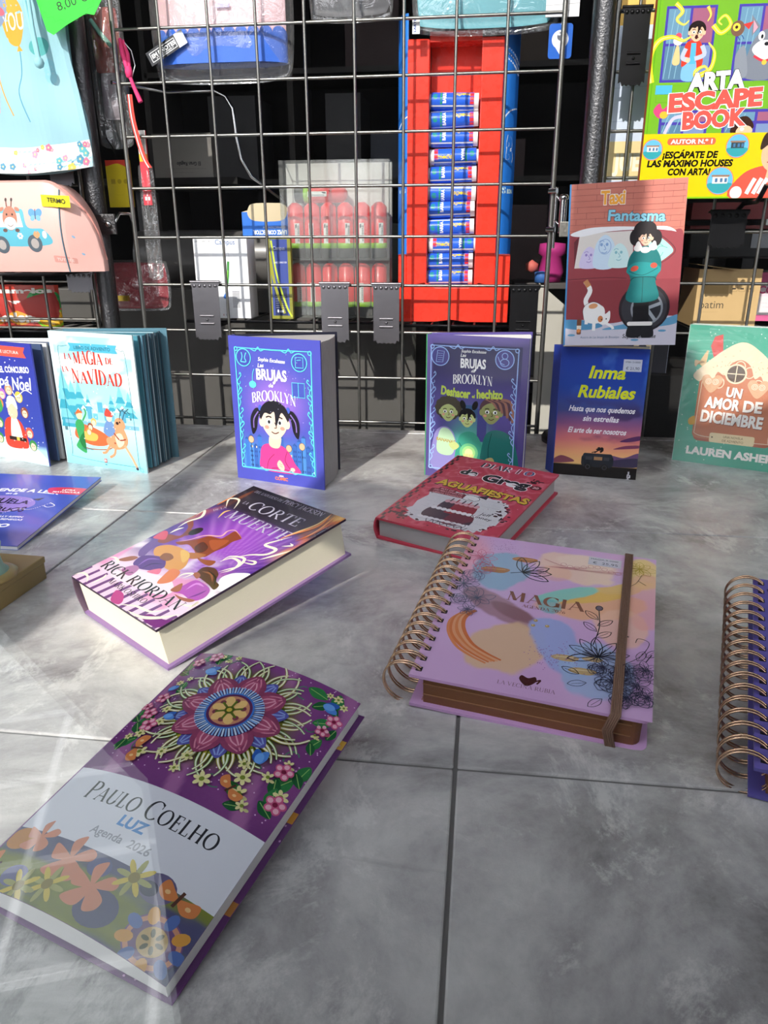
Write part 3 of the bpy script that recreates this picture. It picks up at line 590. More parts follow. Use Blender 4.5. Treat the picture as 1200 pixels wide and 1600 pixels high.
def art_escuela(w, h):
    A = Art(w, h)
    def bgf(U, V): return cmix(cmix(0x3e55b4, 0x5b6cd0, fbm(U*3, V*3)), 0x9a7fd4, sstep(.25, .0, np.abs(U-.45+.2*(V-.5)))*.55*sstep(.4, 1, V))
    A.field(bgf, 24, 30)
    A.blob([(30, 128), (60, 142), (104, 138), (122, 116), (104, 94), (64, 88), (32, 98), (22, 112)], 0x9c84d2); r = random.Random(4)
    for i in range(40): A.ell(30+r.random()*88, 92+r.random()*44, .7, .7, 0xe0d4f4, n=8)
    W_ = 0xffffff
    A.text('APRENDE A LEER', 78, 158, 10, W_, bold=.05, width=116, warp=lambda x, y: (x, y-2.6*(x/40)**2)); A.text('en la', 72, 148, 6, W_, bold=.03, shear=.2)
    A.text('ESCUELA', 76, 118, 14, 0x171522, bold=.03, width=72, warp=lambda x, y: (x, y*(1+.25*math.cos(x/8)))); A.text('de', 78, 109, 6, 0x171522, shear=.2); A.text('MONSTRUOS', 74, 94, 12, 0x171522, bold=.03, width=88, warp=lambda x, y: (x, y*(1+.2*math.cos(x/7))))
    A.poly2([(38, 132), (40, 142), (49, 135)], 0x171522); A.poly2([(110, 134), (124, 140), (120, 130)], 0x171522); A.stroke([(56, 88), (74, 82), (96, 88)], 1.8, 0x171522)
    for i in range(26):
        t = i/25; x = 96+t*44; y = 88+30*t+6*math.sin(t*7); A.ell(x, y, .7, .7, W_, n=8)
    A.stroke([(140, 124), (150, 116), (144, 110), (136, 114)], 1.2, W_)
    A.blob([(116, 176), (118, 160), (128, 156), (160, 154), (w, 156), (w, 176)], 0xe4405c); A.text('LETRA', 143, 167, 4.5, W_, bold=.04); A.text('MAYÚSCULA', 143, 159.5, 4.5, W_, bold=.04, width=38)
    A.text('SALLY RIPPIN', 128, 76, 4.5, W_, 'r', bold=.02); A.text('Adaptación de MAR BENEGAS', 132, 68, 4.5, W_, 'r', width=86, bold=.02)
    A.text('ESQUELÉTICO', 72, 48, 9.5, W_, bold=.05, width=104, shear=.15); A.text('PERO', 76, 38, 6, W_, bold=.05, shear=.15); A.text('FRENÉTICO', 60, 24, 9.5, W_, bold=.05, width=86, shear=.15)
    A.ell(40, 8, 38, 11, 0x16161c); A.text('¡1 MILLÓN!', 46, 11, 3.4, 0xf0a85a, bold=.03); A.text('LA SERIE MÁS VENDIDA', 44, 6, 3, W_, width=42); A.text('PARA APRENDER A LEER', 40, 1, 3, W_, width=40)
    return A
def art_inma(w, h):
    A = Art(w, h)
    def f(U, V):
        n = fbm(U*3, V*9); n2 = fbm(U*5+4, V*5)
        st = [(0, 0x14100f), (.09, 0x1a1414), (.1, 0xf2c27a), (.2, 0xf0a878), (.3, 0xd9787a), (.42, 0x8d5a86), (.52, 0x47528e), (.7, 0x2a4aa4), (1, 0x2740a0)]
        c = np.stack([np.interp(V+.05*(n-.5)*(V > .1), [p for p, _ in st], [lin(k)[i] for _, k in st]) for i in range(3)], -1)
        c = cmix(c, 0x44345e, sstep(.56, .72, fbm(U*2.5+1, V*10))*sstep(.2, .4, V)*sstep(.65, .5, V)*.8)
        return cmix(c, 0x4a7ad0, sstep(.6, .8, n2)*sstep(.6, .8, V)*.6)
    A.field(f, 60, 90)
    A.blob([(60, 24), (80, 34), (100, 32), (w, 40), (w, 24), (60, 20)], 0x6a4a72); A.blob([(70, 22), (90, 28), (w, 32), (w, 19), (70, 18)], 0x3a3350); A.blob([(0, 24), (12, 30), (30, 22), (0, 18)], 0x8a4a5a)
    A.blob([(92, 56), (104, 62), (w, 66), (w, 60), (104, 56)], 0x5a3060); A.blob([(84, 44), (100, 50), (w, 52), (w, 48), (98, 45)], 0x7a3a5a)
    k = 0x16141a
    A.rect(0, 0, w, 15, 0x141010); A.rrect(40, 15, 86, 34, 6, 0x20242c); A.rrect(42, 28, 84, 36, 3, 0x262c36); A.rect(58, 26, 70, 31, 0xa8805a); A.rect(46, 26, 56, 31, 0x3a3d46); A.rect(72, 26, 80, 31, 0x3a3d46)
    for x in (50, 74): A.ell(x, 15, 5, 5, 0x0c0c0e); A.ring(x, 15, 3, 3, .6, 0x50525a)
    A.stroke([(58, 37), (62, 40), (60, 43)], 1.6, k); A.ell(64, 43, 2.6, 3, k); A.ell(68, 43, 2.6, 3, k); A.stroke([(66, 38), (70, 42)], 3, k); A.stroke([(54, 37), (60, 39)], 1.2, k)
    y = 0xd9e02a
    A.text('Inma', 65, 147, 17, y, bold=.035, shear=.22, width=50); A.text('Rubiales', 66, 119, 17, y, bold=.035, shear=.22, width=78)
    W_ = 0xf2eef4
    A.text('Hasta que nos quedemos', w/2+2, 98, 8, W_, bold=.022, shear=.25, width=92); A.text('sin estrellas', w/2+2, 84, 8, W_, bold=.022, shear=.25, width=50); A.text('El arte de ser nosotros', w/2-2, 66, 8, W_, bold=.022, shear=.25, width=82)
    A.rect(86, 158, 111, 175, 0xc4c8d8); A.text('9788-13-0000', 98.5, 170, 2.4, 0x3a3a4a, width=20); A.text('€ 21,90', 99, 160.5, 4, 0x3a3a4a, width=18)
    A.text('booket', 110, 6, 3, 0xd8d8e0, bold=.03, rot=90, width=12)
    A.rect(107, 2, 112, 6.5, 0xd8d8e0); A.text('P', 109.5, 2.8, 3, 0x14100f, bold=.04)
    return A
def art_taxi(w, h):
    A = Art(w, h); W_ = 0xfafafa
    A.rect(0, 0, w, h, 0xc9806e)
    def br(U, V): return cmix(0xd07e6c, 0xc27062, fbm(U*8, V*10))
    A.field(br, 16, 12, 0, 160, w, h)
    r = random.Random(3)
    for j in range(9):
        y = 166+j*8.6; A.stroke([(3, y), (w-2, y+r.random()-.5)], .45, 0x8a4a44, False)
        for i in range(6):
            x = 10+i*28+(14 if j % 2 else 0)+r.random()*3
            if r.random() < .75: A.stroke([(x, y), (x, y+8.4)], .45, 0x8a4a44, False)
    # car
    A.blob([(0, 40), (0, 156), (8, 172), (60, 177), (110, 177), (150, 170), (w, 162), (w, 60), (w-10, 40)], 0x9a4048)
    A.rect(0, 34, w, 100, 0x8d3840); A.stroke([(0, 102), (60, 104), (92, 102)], .8, 0x5a2028)
    A.poly2([(12, 119), (18, 166), (44, 171), (98, 172), (100, 119)], 0xe4ddd6); A.poly2([(12, 119), (10, 158), (17, 166)], 0x6a2a32)
    for x, y, s, c, c2 in ((34, 134, 13, 0xd7cdee, 0x9a86c8), (57, 148, 15, 0xcfe4f6, 0x86a8d8), (79, 136, 14, 0xd4f0f0, 0x86c0cc)):
        A.blob([(x-s, 119.5), (x-s, y), (x-s*.6, y+s*.9), (x, y+s*1.3), (x+s*.6, y+s*.9), (x+s, y), (x+s, 119.5)], c)
        A.ell(x-s*.35, y+s*.35, s*.14, s*.16, c2); A.ell(x+s*.2, y+s*.35, s*.14, s*.16, c2); A.stroke([(x-s*.1, y+s*.3), (x+s*.1, y-s*.1), (x-s*.1, y-s*.15)], s*.07, c2); A.stroke([(x-s*.3, y-s*.4), (x, y-s*.5), (x+s*.25, y-s*.35)], s*.08, c2); A.stroke([(x-s*.6, y+s*.6), (x-s*.35, y+s*.75), (x-s*.1, y+s*.65)], s*.07, c2)
    A.ring(57, 150, 9, 11, .8, 0x86a8d8)
    A.T = (1, 3, 1, 7)
    A.blob([(118, 116), (120, 156), (134, 154), (154, 136), (148, 126), (132, 116)], 0xa9e4d4); A.stroke([(124, 124), (134, 140), (146, 138)], .8, 0x5aa898); A.stroke([(128, 136), (134, 144), (140, 140)], .8, 0x5aa898); A.stroke([(126, 130), (136, 126), (140, 132)], .8, 0x5aa898)
    A.stroke([(116, 114), (118, 158), (134, 157), (157, 137), (150, 124), (132, 114), (116, 114)], 1.2, 0x6a2a32)
    A.T = (1, 0, 1, 6)
    A.blob([(4, 164), (30, 172), (70, 173), (110, 171), (146, 170), (160, 162), (150, 164), (120, 167), (60, 166), (20, 160)], 0xf4f4f6)
    A.T = None
    # ground, wheel
    A.blob([(0, 30), (30, 40), (70, 34), (110, 40), (w, 42), (w, 0), (0, 0)], 0xc9c6d4); A.blob([(0, 28), (0, 40), (40, 38), (60, 30), (34, 24)], 0x4e8cb4); A.blob([(60, 24), (100, 34), (150, 40), (w, 46), (w, 34), (140, 28)], 0x5e98bc)
    for x, y in ((12, 16), (126, 14), (150, 22), (110, 8)): A.ell(x, y, 6, 1.8, 0x5e98bc)
    A.ell(121, 57, 38, 37, 0x241a20); A.ell(121, 56, 34, 33, 0x35353c); A.ell(125, 56, 24, 25, 0x8a8e96); A.ell(125, 56, 21, 22, 0x24262c)
    for k in range(5): a = R_(72*k+20); A.stroke([(125, 56), (125+21*math.cos(a), 56+22*math.sin(a))], 5, 0x9aa0a8, False)
    # woman in a teal coat
    A.T = (1, 11, 1, 0)
    A.blob([(95, 18), (95, 80), (104, 86), (115, 80), (117, 18), (106, 24)], 0x0c0b10); A.blob([(86, 14), (90, 32), (104, 32), (106, 13)], 0x1a1a20); A.blob([(108, 13), (110, 32), (122, 32), (126, 14)], 0x1a1a20); A.rrect(86, 30, 124, 36, 3, 0xe8e4e0)
    A.blob([(82, 70), (87, 98), (81, 116), (84, 134), (94, 146), (106, 149), (119, 146), (128, 134), (131, 116), (124, 98), (130, 72), (106, 65)], 0x117474); A.stroke([(106, 66), (105, 112)], .7, 0x0a4444)
    A.blob([(80, 112), (92, 125), (120, 123), (131, 114), (120, 104), (94, 104)], 0x1c9090); A.stroke([(87, 98), (94, 103), (120, 103), (125, 98)], 1.2, 0x0a4444); A.stroke([(84, 112), (104, 106), (126, 116)], .7, 0x0a4444); A.ell(92, 116, 6, 4, 0xd2523e, 20); A.ell(120, 120, 5, 4, 0xd2523e)
    A.ell(104, 172, 17, 14, 0x221a1e); A.ell(90, 162, 8, 12, 0x221a1e); A.ell(121, 160, 8, 12, 0x221a1e)
    A.blob([(92, 148), (96, 156), (106, 142), (118, 156), (121, 148), (108, 140)], 0xf4f0ec); face(A, 106, 160, 9.5, 0xf0c4a8, 0x221a1e, 'plain'); A.ell(95, 146, 6, 5, 0xf4f0ec); A.ell(117, 147, 6, 5, 0xf4f0ec); A.ell(106, 143, 7, 4.5, 0xf4f0ec)
    A.T = (1, 0, 1, 3)
    # cat
    A.stroke([(38, 54), (32, 66), (38, 82), (30, 96)], 7, 0xefeeec); A.stroke([(36, 88), (30, 97)], 7.5, 0xc98a5a)
    A.blob([(30, 40), (30, 56), (44, 64), (60, 56), (62, 42), (54, 32), (38, 32)], 0xefeeec); A.rect(32, 30, 37, 42, 0xefeeec); A.rect(44, 20, 49, 40, 0xefeeec); A.ell(44, 58, 7, 4, 0xd99a6a, 10)
    A.blob([(52, 34), (52, 48), (56, 44), (64, 46), (70, 50), (70, 36), (62, 29)], 0xefeeec); A.ell(56, 38, 4, 5, 0xc97a4a); A.ell(58, 37, 1, 1.2, 0x202020); A.ell(65, 38, 1, 1.2, 0x202020); A.stroke([(62, 33), (74, 26), (76, 22)], 4, 0xefeeec)
    A.stroke([(30, 40), (29, 56), (44, 65), (58, 58)], .6, 0x3a3a40); A.rrect(20, 14, 27, 38, 2, 0x7a4a30); A.rect(20, 22, 27, 28, 0xe8e0d0); A.ell(23, 20, 3, 3, 0xe08a4a)
    A.T = None
    A.text('Autora de Las brujas de Brooklyn', 56, 11, 3.4, 0x2a5a80, shear=.2, width=60); A.text('Sophie Escabasse', 116, 11, 6.4, 0x17151c, bold=.012, shear=.15, width=50)
    A.text('Taxi', 65, 212, 19, 0xf4a83a, bold=.04, width=36, rot=0, outline=0xf6f0e4, ow=.05); A.text('Fantasma', 101, 186, 15, 0x8fd0e4, bold=.03, width=84, rot=-3, outline=0x1e4c62, ow=.045)
    A.rect(0, 0, 2.5, h, 0x3f86c0)
    return A
def art_amor(w, h):
    A = Art(w, h)
    A.field(lambda U, V: cmix(0x2f9b80, 0x58b89c, fbm(U*3, V*4)), 20, 26)
    r = random.Random(8)
    for i in range(70): A.ell(4+r.random()*(w-8), 4+r.random()*(h-8), .8, .8, 0xd8f0e6, n=8)
    A.poly2([(33, 182), (37, 196), (48, 200), (52, 168), (42, 158)], 0xd0453e)
    A.blob([(14, 160), (28, 150), (30, 176), (16, 150)], 0xd9b887)
    A.rrect(26, 36, w-16, 150, 8, 0xb8664a); A.rrect(24, 40, w-18, 150, 8, 0xc97c58); A.poly2([(22, 128), (w-14, 128), (w/2+4, 188)], 0xc97c58)
    A.blob([(14, 136), (24, 150), (54, 178), (78, 190), (102, 178), (134, 148), (142, 136), (134, 128), (124, 136), (116, 128), (108, 142), (100, 138), (92, 156), (78, 164), (64, 156), (58, 140), (48, 144), (42, 130), (32, 138), (24, 128)], 0xf1ddbd)
    for i in range(60):
        x = 22+r.random()*112; y = 140+r.random()*44
        if y < 186-abs(x-78)*.78: A.stroke([(x, y), (x+2.4*math.cos(i), y+2.4*math.sin(i))], .8, 0xc9a67e, False)
    for x, y in ((64, 146), (78, 154), (92, 146), (52, 128), (106, 128)): A.ring(x, y, 7, 8, 1.4, 0xf1ddbd)
    A.ell(74, 143, 15, 15, 0xf1ddbd); A.ell(74, 143, 12.5, 12.5, 0x5a4638); A.stroke([(62, 143), (86, 143)], 1.3, 0xf1ddbd, False); A.stroke([(74, 131), (74, 155)], 1.3, 0xf1ddbd, False)
    for x, y in ((42, 126), (107, 123)):
        A.blob([(x, y-14), (x-14, y+2), (x-13, y+11), (x-6, y+13), (x, y+8), (x+6, y+13), (x+13, y+11), (x+14, y+2)], 0xdcae88); A.ring(x-5, y+3, 4, 4, .8, 0xf6e6d0); A.ring(x+5, y+3, 4, 4, .8, 0xf6e6d0); A.ring(x-5, y+3, 2, 2, .7, 0xf6e6d0); A.ring(x+5, y+3, 2, 2, .7, 0xf6e6d0)
    A.stroke([(28, 128), (27, 60), (30, 46), (60, 43), (w-24, 42), (w-20, 50), (w-20, 126)], 1, 0xf1ddbd)
    W_ = 0xf8f4ec; S = 0x8a4a38
    def T(st, x, y, s, wd, rt=0): A.text(st, x+.9, y-1.1, s, S, bold=.055, width=wd, rot=rt); A.text(st, x, y, s, W_, bold=.055, width=wd, rot=rt)
    T('UN', 75, 108, 14, 22, -4); T('AMOR', 61, 89, 16, 50, -2); T('DE', 104, 88, 16, 26, 0); T('DICIEMBRE', 77, 66, 17, 88, -2)
    A.blob([(16, 68), (24, 74), (26, 62), (18, 60)], 0xd9a63a)
    A.rrect(50, 36, 114, 51, 3, 0xf0dcae); A.text('UNA NOVELA', 84, 44.5, 3.6, 0x6a5238, width=28); A.text('DE ADVIENTO', 84, 38.5, 3.6, 0x6a5238, width=30); A.ell(54, 44, 1.2, 1.2, 0x50402a)
    A.text('LAUREN ASHER', 82, 14, 11.5, W_, bold=.07, width=w-26)
    return A
def art_arta(w, h):
    """wide activity book: two cartoon windows on a green wall, big lettering and a yellow band"""
    A = Art(w, h)
    G = 0x74b02c
    A.rect(0, 0, w, h, G); A.rect(0, 0, 8, h, 0x74b422); A.rect(3.5, 0, 4.2, h, 0x4f8a1c)
    for x, y in ((118, 232), (104, 222), (12, 135), (90, 145), (150, 160)): A.stroke([(x,y),(x+22,y),(x+22,y+11),(x,y+11),(x,y)], .5, 0x5f9a20, False)
    V_ = 0x4a3fa2
    def win(x0, y0, x1, y1):
        A.rect(x0, y0, x1, y1, V_); mx, my = (x0+x1)/2, (y0+y1)/2
        for a, b_, c, d, k in ((x0+4, y0+4, mx-2, my-2, 0x5a7f9a), (mx+2, y0+4, x1-4, my-2, 0x7a8fb8), (x0+4, my+2, mx-2, y1-4, 0x6a94ae), (mx+2, my+2, x1-4, y1-4, 0xa0607a)): A.rect(a, b_, c, d, k)
        for k in range(3): A.stroke([(x0+6+k*9, y0+6), (x0+14+k*9, y1-6)], 1.2, 0x88b4c8, False)
    A.T = (.88, -12.4, .85, 12)
    win(30, 176, 112, 292); win(146, 176, 226, 292)
    # boy in a red jacket
    A.blob([(66, 180), (68, 206), (88, 206), (92, 180)], 0x7fb8e0); A.blob([(64, 200), (66, 232), (76, 240), (92, 236), (98, 206), (90, 196), (84, 214)], 0xd8402e); A.poly2([(76, 204), (76, 236), (84, 236), (86, 204)], 0x5ab4e0)
    A.stroke([(94, 232), (99, 218), (84, 212)], 7, 0xb9c4d8); A.stroke([(68, 228), (64, 214), (76, 210)], 7, 0xb9c4d8); A.ell(73, 210, 4, 4, 0xf2c4a0)
    face(A, 83, 252, 12.5, 0xf0bf9c, 0x241a18, 'spiky'); A.ell(83, 245, 2.5, 3.5, 0x40141a)
    A.blob([(48, 206), (54, 236), (60, 206)], 0xe8c48a); A.ell(54, 240, 8, 7, 0xf0dce4); A.ell(54, 247, 5, 5, 0xe0506a)
    # grey dog-like pet seated in the other window
    A.blob([(168, 182), (172, 226), (186, 250), (206, 252), (216, 230), (218, 182)], 0x7c828e); A.poly2([(172, 244), (168, 276), (184, 258)], 0x7c828e); A.poly2([(174, 248), (172, 268), (180, 257)], 0xe8a0b0); A.blob([(176, 222), (186, 236), (206, 236), (214, 222), (198, 206)], 0xf2f2f2); A.ell(188, 244, 5, 7, 0xffffff); A.ell(189, 243, 2, 3.4, 0x10141a); A.ell(206, 244, 5, 7, 0xffffff); A.ell(198, 232, 4, 3, 0x1a1a1e); A.stroke([(180, 214), (198, 206), (214, 214)], 4, 0xd83a4a); A.ell(198, 204, 4, 4, 0xe8c04a)
    A.blob([(156, 182), (150, 214), (162, 230), (170, 206), (172, 184)], 0x8a909a)
    # yellow tentacles
    Y = 0xf2d42a
    for P, w_ in (([(16, 176), (10, 214), (22, 240), (44, 246), (62, 240), (74, 246)], 11), ([(96, 186), (112, 196), (116, 220), (104, 236)], 9), ([(108, 262), (122, 250), (136, 262), (126, 276), (116, 268), (122, 262)], 8), ([(44, 296), (56, 284), (48, 272), (60, 264), (68, 270)], 7), ([(96, 290), (102, 278), (98, 268)], 5), ([(92, 178), (88, 192), (102, 200), (110, 190)], 8)):
        A.stroke(P, w_, Y, taper=lambda t: 1-.75*t); A.stroke(P, w_*.3, 0xf8ec8a, taper=lambda t: 1-.75*t)
    A.ell(148, 256, 11, 12, 0x7a5a4a); A.ell(146, 258, 6, 6, 0xf0e04a); A.ell(146, 258, 2.5, 2.5, 0x402020); A.poly2([(156, 262), (172, 266), (166, 254)], 0xd8403a); A.stroke([(150, 244), (154, 238)], 1.2, 0x2a4a8a); A.stroke([(156, 246), (160, 240)], 1.2, 0x2a4a8a)
    A.T = None
    win(20, 88, 92, 124); win(114, 88, 210, 124); A.blob([(128, 92), (134, 110), (150, 114), (160, 98)], 0x3a2218); A.blob([(136, 92), (142, 102), (156, 100), (158, 92)], 0xf0bf9c); A.ell(144, 97, 3, 2.4, 0xffffff); A.blob([(184, 92), (190, 120), (200, 124), (206, 92)], 0xf0d0b4)
    A.stroke([(30, 92), (40, 112), (56, 116)], 5, 0xc8c4e8); A.rect(10, 146, 34, 158, 0x52b4d8)
    A.blob([(10, 124), (18, 134), (24, 126), (34, 134), (38, 122), (28, 116), (18, 114)], 0xd84a7a); A.ell(26, 118, 6, 5, 0xf0b83a)
    def T(st, x, y, s, wd, c, o, rt=3): A.text(st, x-1.6, y-1.4, s, o, bold=.09, width=wd, rot=rt); A.text(st, x, y, s, c, bold=.09, width=wd, rot=rt, outline=0xffffff if c != 0xffffff else o, ow=.03)
    T('ARTA', 98, 152, 22, 82, 0xffffff, 0x151515); T('ESCAPE', 100, 126, 23, 136, 0xee5a50, 0xfff4f0); T('BOOK', 102, 101, 22, 94, 0xee5a50, 0xfff4f0)
    A.rect(0, 0, w, 92, 0xe4c814); A.rect(0, 0, w, 2.5, 0x8cc81e)
    A.rrect(36, 76, 108, 86, 4.5, 0xee6a4a); A.text('AUTOR N.º 1', 72, 78, 6, 0xffffff, bold=.03, width=62)
    k = 0x17150c
    A.text('¡ESCÁPATE DE', 72, 58, 9, k, bold=.075, width=82, shear=.12); A.text('LAS MÁXIMO HOUSES', 73, 46, 9, k, bold=.075, width=128, shear=.12); A.text('CON ARTA!', 73, 34, 9, k, bold=.075, width=64, shear=.12)
    for x, y, rr in ((15, 70, 14), (141, 74, 16), (122, 25, 19), (60, 8, 14)):
        A.ell(x, y, rr+1.5, rr+1.5, 0xf08a5a); A.ell(x, y, rr, rr, 0x6ab8e4); A.blob([(x-rr*.95, y-rr*.2), (x-rr*.5, y-rr*.85), (x+rr*.5, y-rr*.85), (x+rr*.95, y-rr*.2)], 0x3aa0a8); A.rect(x-rr*.6, y-rr*.2, x+rr*.6, y+rr*.35, 0xe8e2da if rr != 16 else 0x3a4a52); A.rect(x-rr*.7, y+rr*.3, x+rr*.7, y+rr*.45, 0x9a7a66)
        for q in (-.4, 0, .35): A.rect(x+rr*q, y-rr*.1, x+rr*q+rr*.2, y+rr*.2, 0x4a78a0)
    st = []
    for i in range(32): a = 2*math.pi*i/32; q = 19 if i % 2 else 17; st.append((14+q*math.cos(a), 8+q*math.sin(a)))
    A.poly2(st, 0xe8403a); A.text('+500.000', 14, 9, 5, 0xffe8e0, bold=.04, width=27); A.text('NIÑOS YA', 14, 3, 3, 0xffe8e0, bold=.03, width=18)
    # photo of a man hushing
    A.T = (1, -12, 1, 6)
    A.blob([(152, -6), (164, 26), (196, 40), (w+12, 42), (w+12, -6)], 0xee5a48); A.ell(208, 56, 18, 24, 0xe8b894); A.blob([(188, 62), (192, 84), (212, 88), (w, 84), (w, 66), (208, 74)], 0x3a2a22); A.stroke([(204, 16), (206, 32), (207, 44)], 8, 0xe8b894); A.ell(202, 60, 2.2, 1.4, 0x201814); A.ell(216, 60, 2.2, 1.4, 0x201814); A.stroke([(200, 45), (207, 43), (214, 46)], 1.6, 0xb0504a)
    for x in (176, 186, 194): A.stroke([(x, 0), (x+6, 14), (x+10, 22)], 6, 0xf4f2ee)
    A.ell(160, 2, 9, 9, 0xf0eee8)
    return A
def art_rio(w, h):
    A = Art(w, h)
    def f(U, V):
        d = np.sqrt(((U-.55)/.7)**2+((V-.55)/.55)**2); ray = np.abs(np.sin(np.arctan2(V-.35, U-.75)*22))
        c = cmix(0x9a4cc0, 0x4a2a86, sstep(.15, .8, d)); c = cmix(c, 0xc98ae0, ray**6*.45*sstep(.85, .3, d))
        c = cmix(c, 0x2a2230, sstep(.72, .80, V)); c = cmix(c, 0xf0d0e2, sstep(.42, .22, V+.06*fbm(U*4, V*4)))
        edge = np.maximum(sstep(.12, 0, U), sstep(.86, 1, U)); fl = fbm(U*7, V*5+3); c = cmix(c, 0xd8742c, edge*sstep(.4, .65, fl)*sstep(.5, .8, V)); c = cmix(c, 0xf6c46a, edge*sstep(.62, .75, fl)*sstep(.5, .8, V))
        cl = fbm(U*5+2, V*6); c = cmix(c, 0xf4e8ee, sstep(.5, .68, cl)*sstep(.5, .3, V)*sstep(.1, .25, V))
        return cmix(c, 0xe07ab0, sstep(.55, .7, fbm(U*6+9, V*5))*sstep(.45, .3, V)*.7)
    A.field(f, 76, 108)
    for i in range(13):   # striped foot of the cover
        x = i*13-4; A.poly2([(x, 0), (x+5, 0), (x+7, 26-abs(i-6)), (x+3, 27-abs(i-6))], 0x74487e)
    
    # running figures (painted), flames and pale swirls
    A.blob([(31, 23), (37, 39), (64, 46), (87, 51), (108, 41), (100, 30), (63, 24)], 0xf0dce4)
    A.blob([(128, 77), (129, 87), (135, 93), (146, 97), (150, 82), (148, 69), (141, 65)], 0xf4f2f6)
    A.blob([(14, 64), (8, 80), (11, 89), (21, 84), (24, 70), (28, 61), (24, 57)], 0x6b4a8e)
    A.blob([(14, 84), (10, 97), (25, 103), (18, 117), (6, 124), (7, 130), (20, 122), (28, 109), (30, 103), (27, 94), (24, 85)], 0x8a4038)
    A.blob([(3, 86), (1, 99), (8, 100), (18, 90), (10, 86)], 0xd0506a)
    A.ell(*(28, 112), 5, 7, 0x7a3a34); A.ell(*(32, 117), 6, 8, 0x2a1a20)
    A.blob([(33, 93), (42, 102), (48, 111), (53, 119), (67, 122), (68, 129), (68, 139), (85, 134), (83, 124), (85, 114), (83, 103), (83, 92), (73, 90), (62, 94), (49, 97), (41, 92)], 0x8e3f22)
    A.blob([(58, 98), (57, 108), (70, 105), (74, 97), (68, 93)], 0x5e2416)
    A.blob([(61, 113), (69, 120), (78, 124), (81, 112), (79, 104)], 0xb0562e)
    A.stroke([(33, 94), (41, 103), (48, 117), (63, 125), (61, 135), (67, 140), (85, 134)], 2, 0xf6b8b0, taper='both')
    A.blob([(24, 77), (34, 87), (55, 89), (69, 84), (81, 72), (81, 62), (67, 59), (35, 67)], 0xd2924c)
    A.blob([(62, 87), (70, 92), (81, 95), (80, 87), (72, 82)], 0xb06a34)
    A.blob([(78, 87), (87, 89), (99, 93), (101, 85), (90, 84)], 0x9a4e2e)
    A.blob([(52, 86), (60, 89), (71, 83), (73, 74)], 0xe0b060)
    A.blob([(74, 62), (86, 63), (93, 49), (84, 40), (77, 51)], 0xd87a4e)
    A.blob([(31, 47), (27, 59), (40, 67), (53, 68), (65, 59), (60, 50), (49, 45), (41, 44)], 0x5a3080)
    A.stroke([(40, 47), (38, 59), (49, 65)], 2.5, 0x8a5ab4, taper='both')
    A.stroke([(48, 46), (49, 56), (59, 62)], 2, 0x3a1f5a, taper='both')
    A.blob([(45, 67), (42, 74), (49, 77), (58, 74), (58, 68), (52, 66)], 0x8a5030)
    A.blob([(12, 42), (18, 53), (26, 55), (26, 49), (20, 43)], 0x9a5a40)
    A.blob([(32, 34), (36, 45), (46, 44), (49, 32)], 0xb070a0)
    A.blob([(57, 46), (64, 56), (71, 50), (66, 47)], 0xe0708e)
    A.blob([(108, 41), (108, 53), (110, 63), (122, 64), (135, 61), (141, 51), (136, 42), (120, 43)], 0xb04ab0)
    A.stroke([(116, 49), (116, 60), (126, 61)], 3, 0xd880d8, taper='both')
    A.stroke([(129, 43), (132, 51), (133, 59)], 2.5, 0x7a2a8a, taper='both')
    A.blob([(102, 69), (98, 80), (108, 85), (120, 81), (127, 73), (136, 70), (138, 63), (128, 65), (121, 66), (113, 67)], 0x5a2c20)
    A.stroke([(103, 75), (114, 77), (126, 70)], 2.2, 0x9a5a3a, taper='both')
    A.stroke([(107, 79), (122, 76), (134, 66)], 1.8, 0x3a1a14, taper='both')
    A.blob([(99, 68), (101, 72), (108, 70), (109, 65)], 0xa05a40)
    A.blob([(104, 41), (103, 50), (105, 53), (113, 45), (110, 41)], 0xa05a40)
    A.blob([(114, 39), (123, 40), (137, 44), (135, 39), (124, 37)], 0xa05a40)
    A.blob([(119, 3), (122, 10), (138, 12), (147, 16), (148, 6), (137, 1)], 0x7a2a7a)
    A.blob([(71, 1), (61, 12), (72, 13), (83, 6), (83, 1)], 0xc04a8a)
    A.stroke([(104, 95), (104, 106), (119, 111), (125, 99), (121, 91), (117, 84)], 3.2, 0xfbf1d8, taper='both')
    A.stroke([(0, 2), (3, 9), (14, 9), (24, 3)], 2.4, 0xfbf1d8, taper='both')
    A.stroke([(30, 4), (30, 16), (27, 21)], 2.4, 0xfbf1d8, taper='both')
    A.stroke([(85, 2), (100, 9), (119, 12), (127, 21)], 2.6, 0xfbf1d8, taper='both')
    A.stroke([(100, 1), (119, 3), (134, 12), (144, 24)], 4, 0xfbf1d8, taper='both')
    A.stroke([(92, 56), (92, 63), (99, 68), (97, 58)], 2.4, 0xfbf1d8, taper='both')
    A.stroke([(130, 33), (142, 37), (142, 44), (144, 31)], 3.4, 0xfbf1d8, taper='both')
    A.stroke([(0, 39), (6, 42), (17, 39), (15, 35)], 2.6, 0xfbf1d8, taper='both')
    A.stroke([(103, 95), (108, 105), (121, 104), (125, 93), (120, 83)], 3.2, 0xfbf1d8, taper='both')
    A.stroke([(123, 106), (134, 109), (132, 113), (122, 110)], 3, 0xfbf1d8, taper='both')
    A.stroke([(109, 106), (118, 118), (131, 127), (132, 138), (116, 138), (121, 151), (127, 162)], 3.6, 0xfbf1d8, taper='both')
    A.stroke([(133, 117), (140, 131), (147, 145)], 3, 0xfbf1d8, taper='both')
    A.stroke([(132, 145), (140, 151), (135, 153)], 2.4, 0xfbf1d8, taper='both')
    A.stroke([(120, 152), (123, 166), (133, 190), (127, 215)], 4, 0xe8863c, taper='both')
    A.stroke([(120, 156), (124, 171), (130, 193), (127, 213)], 2, 0xf8d080, taper='both')
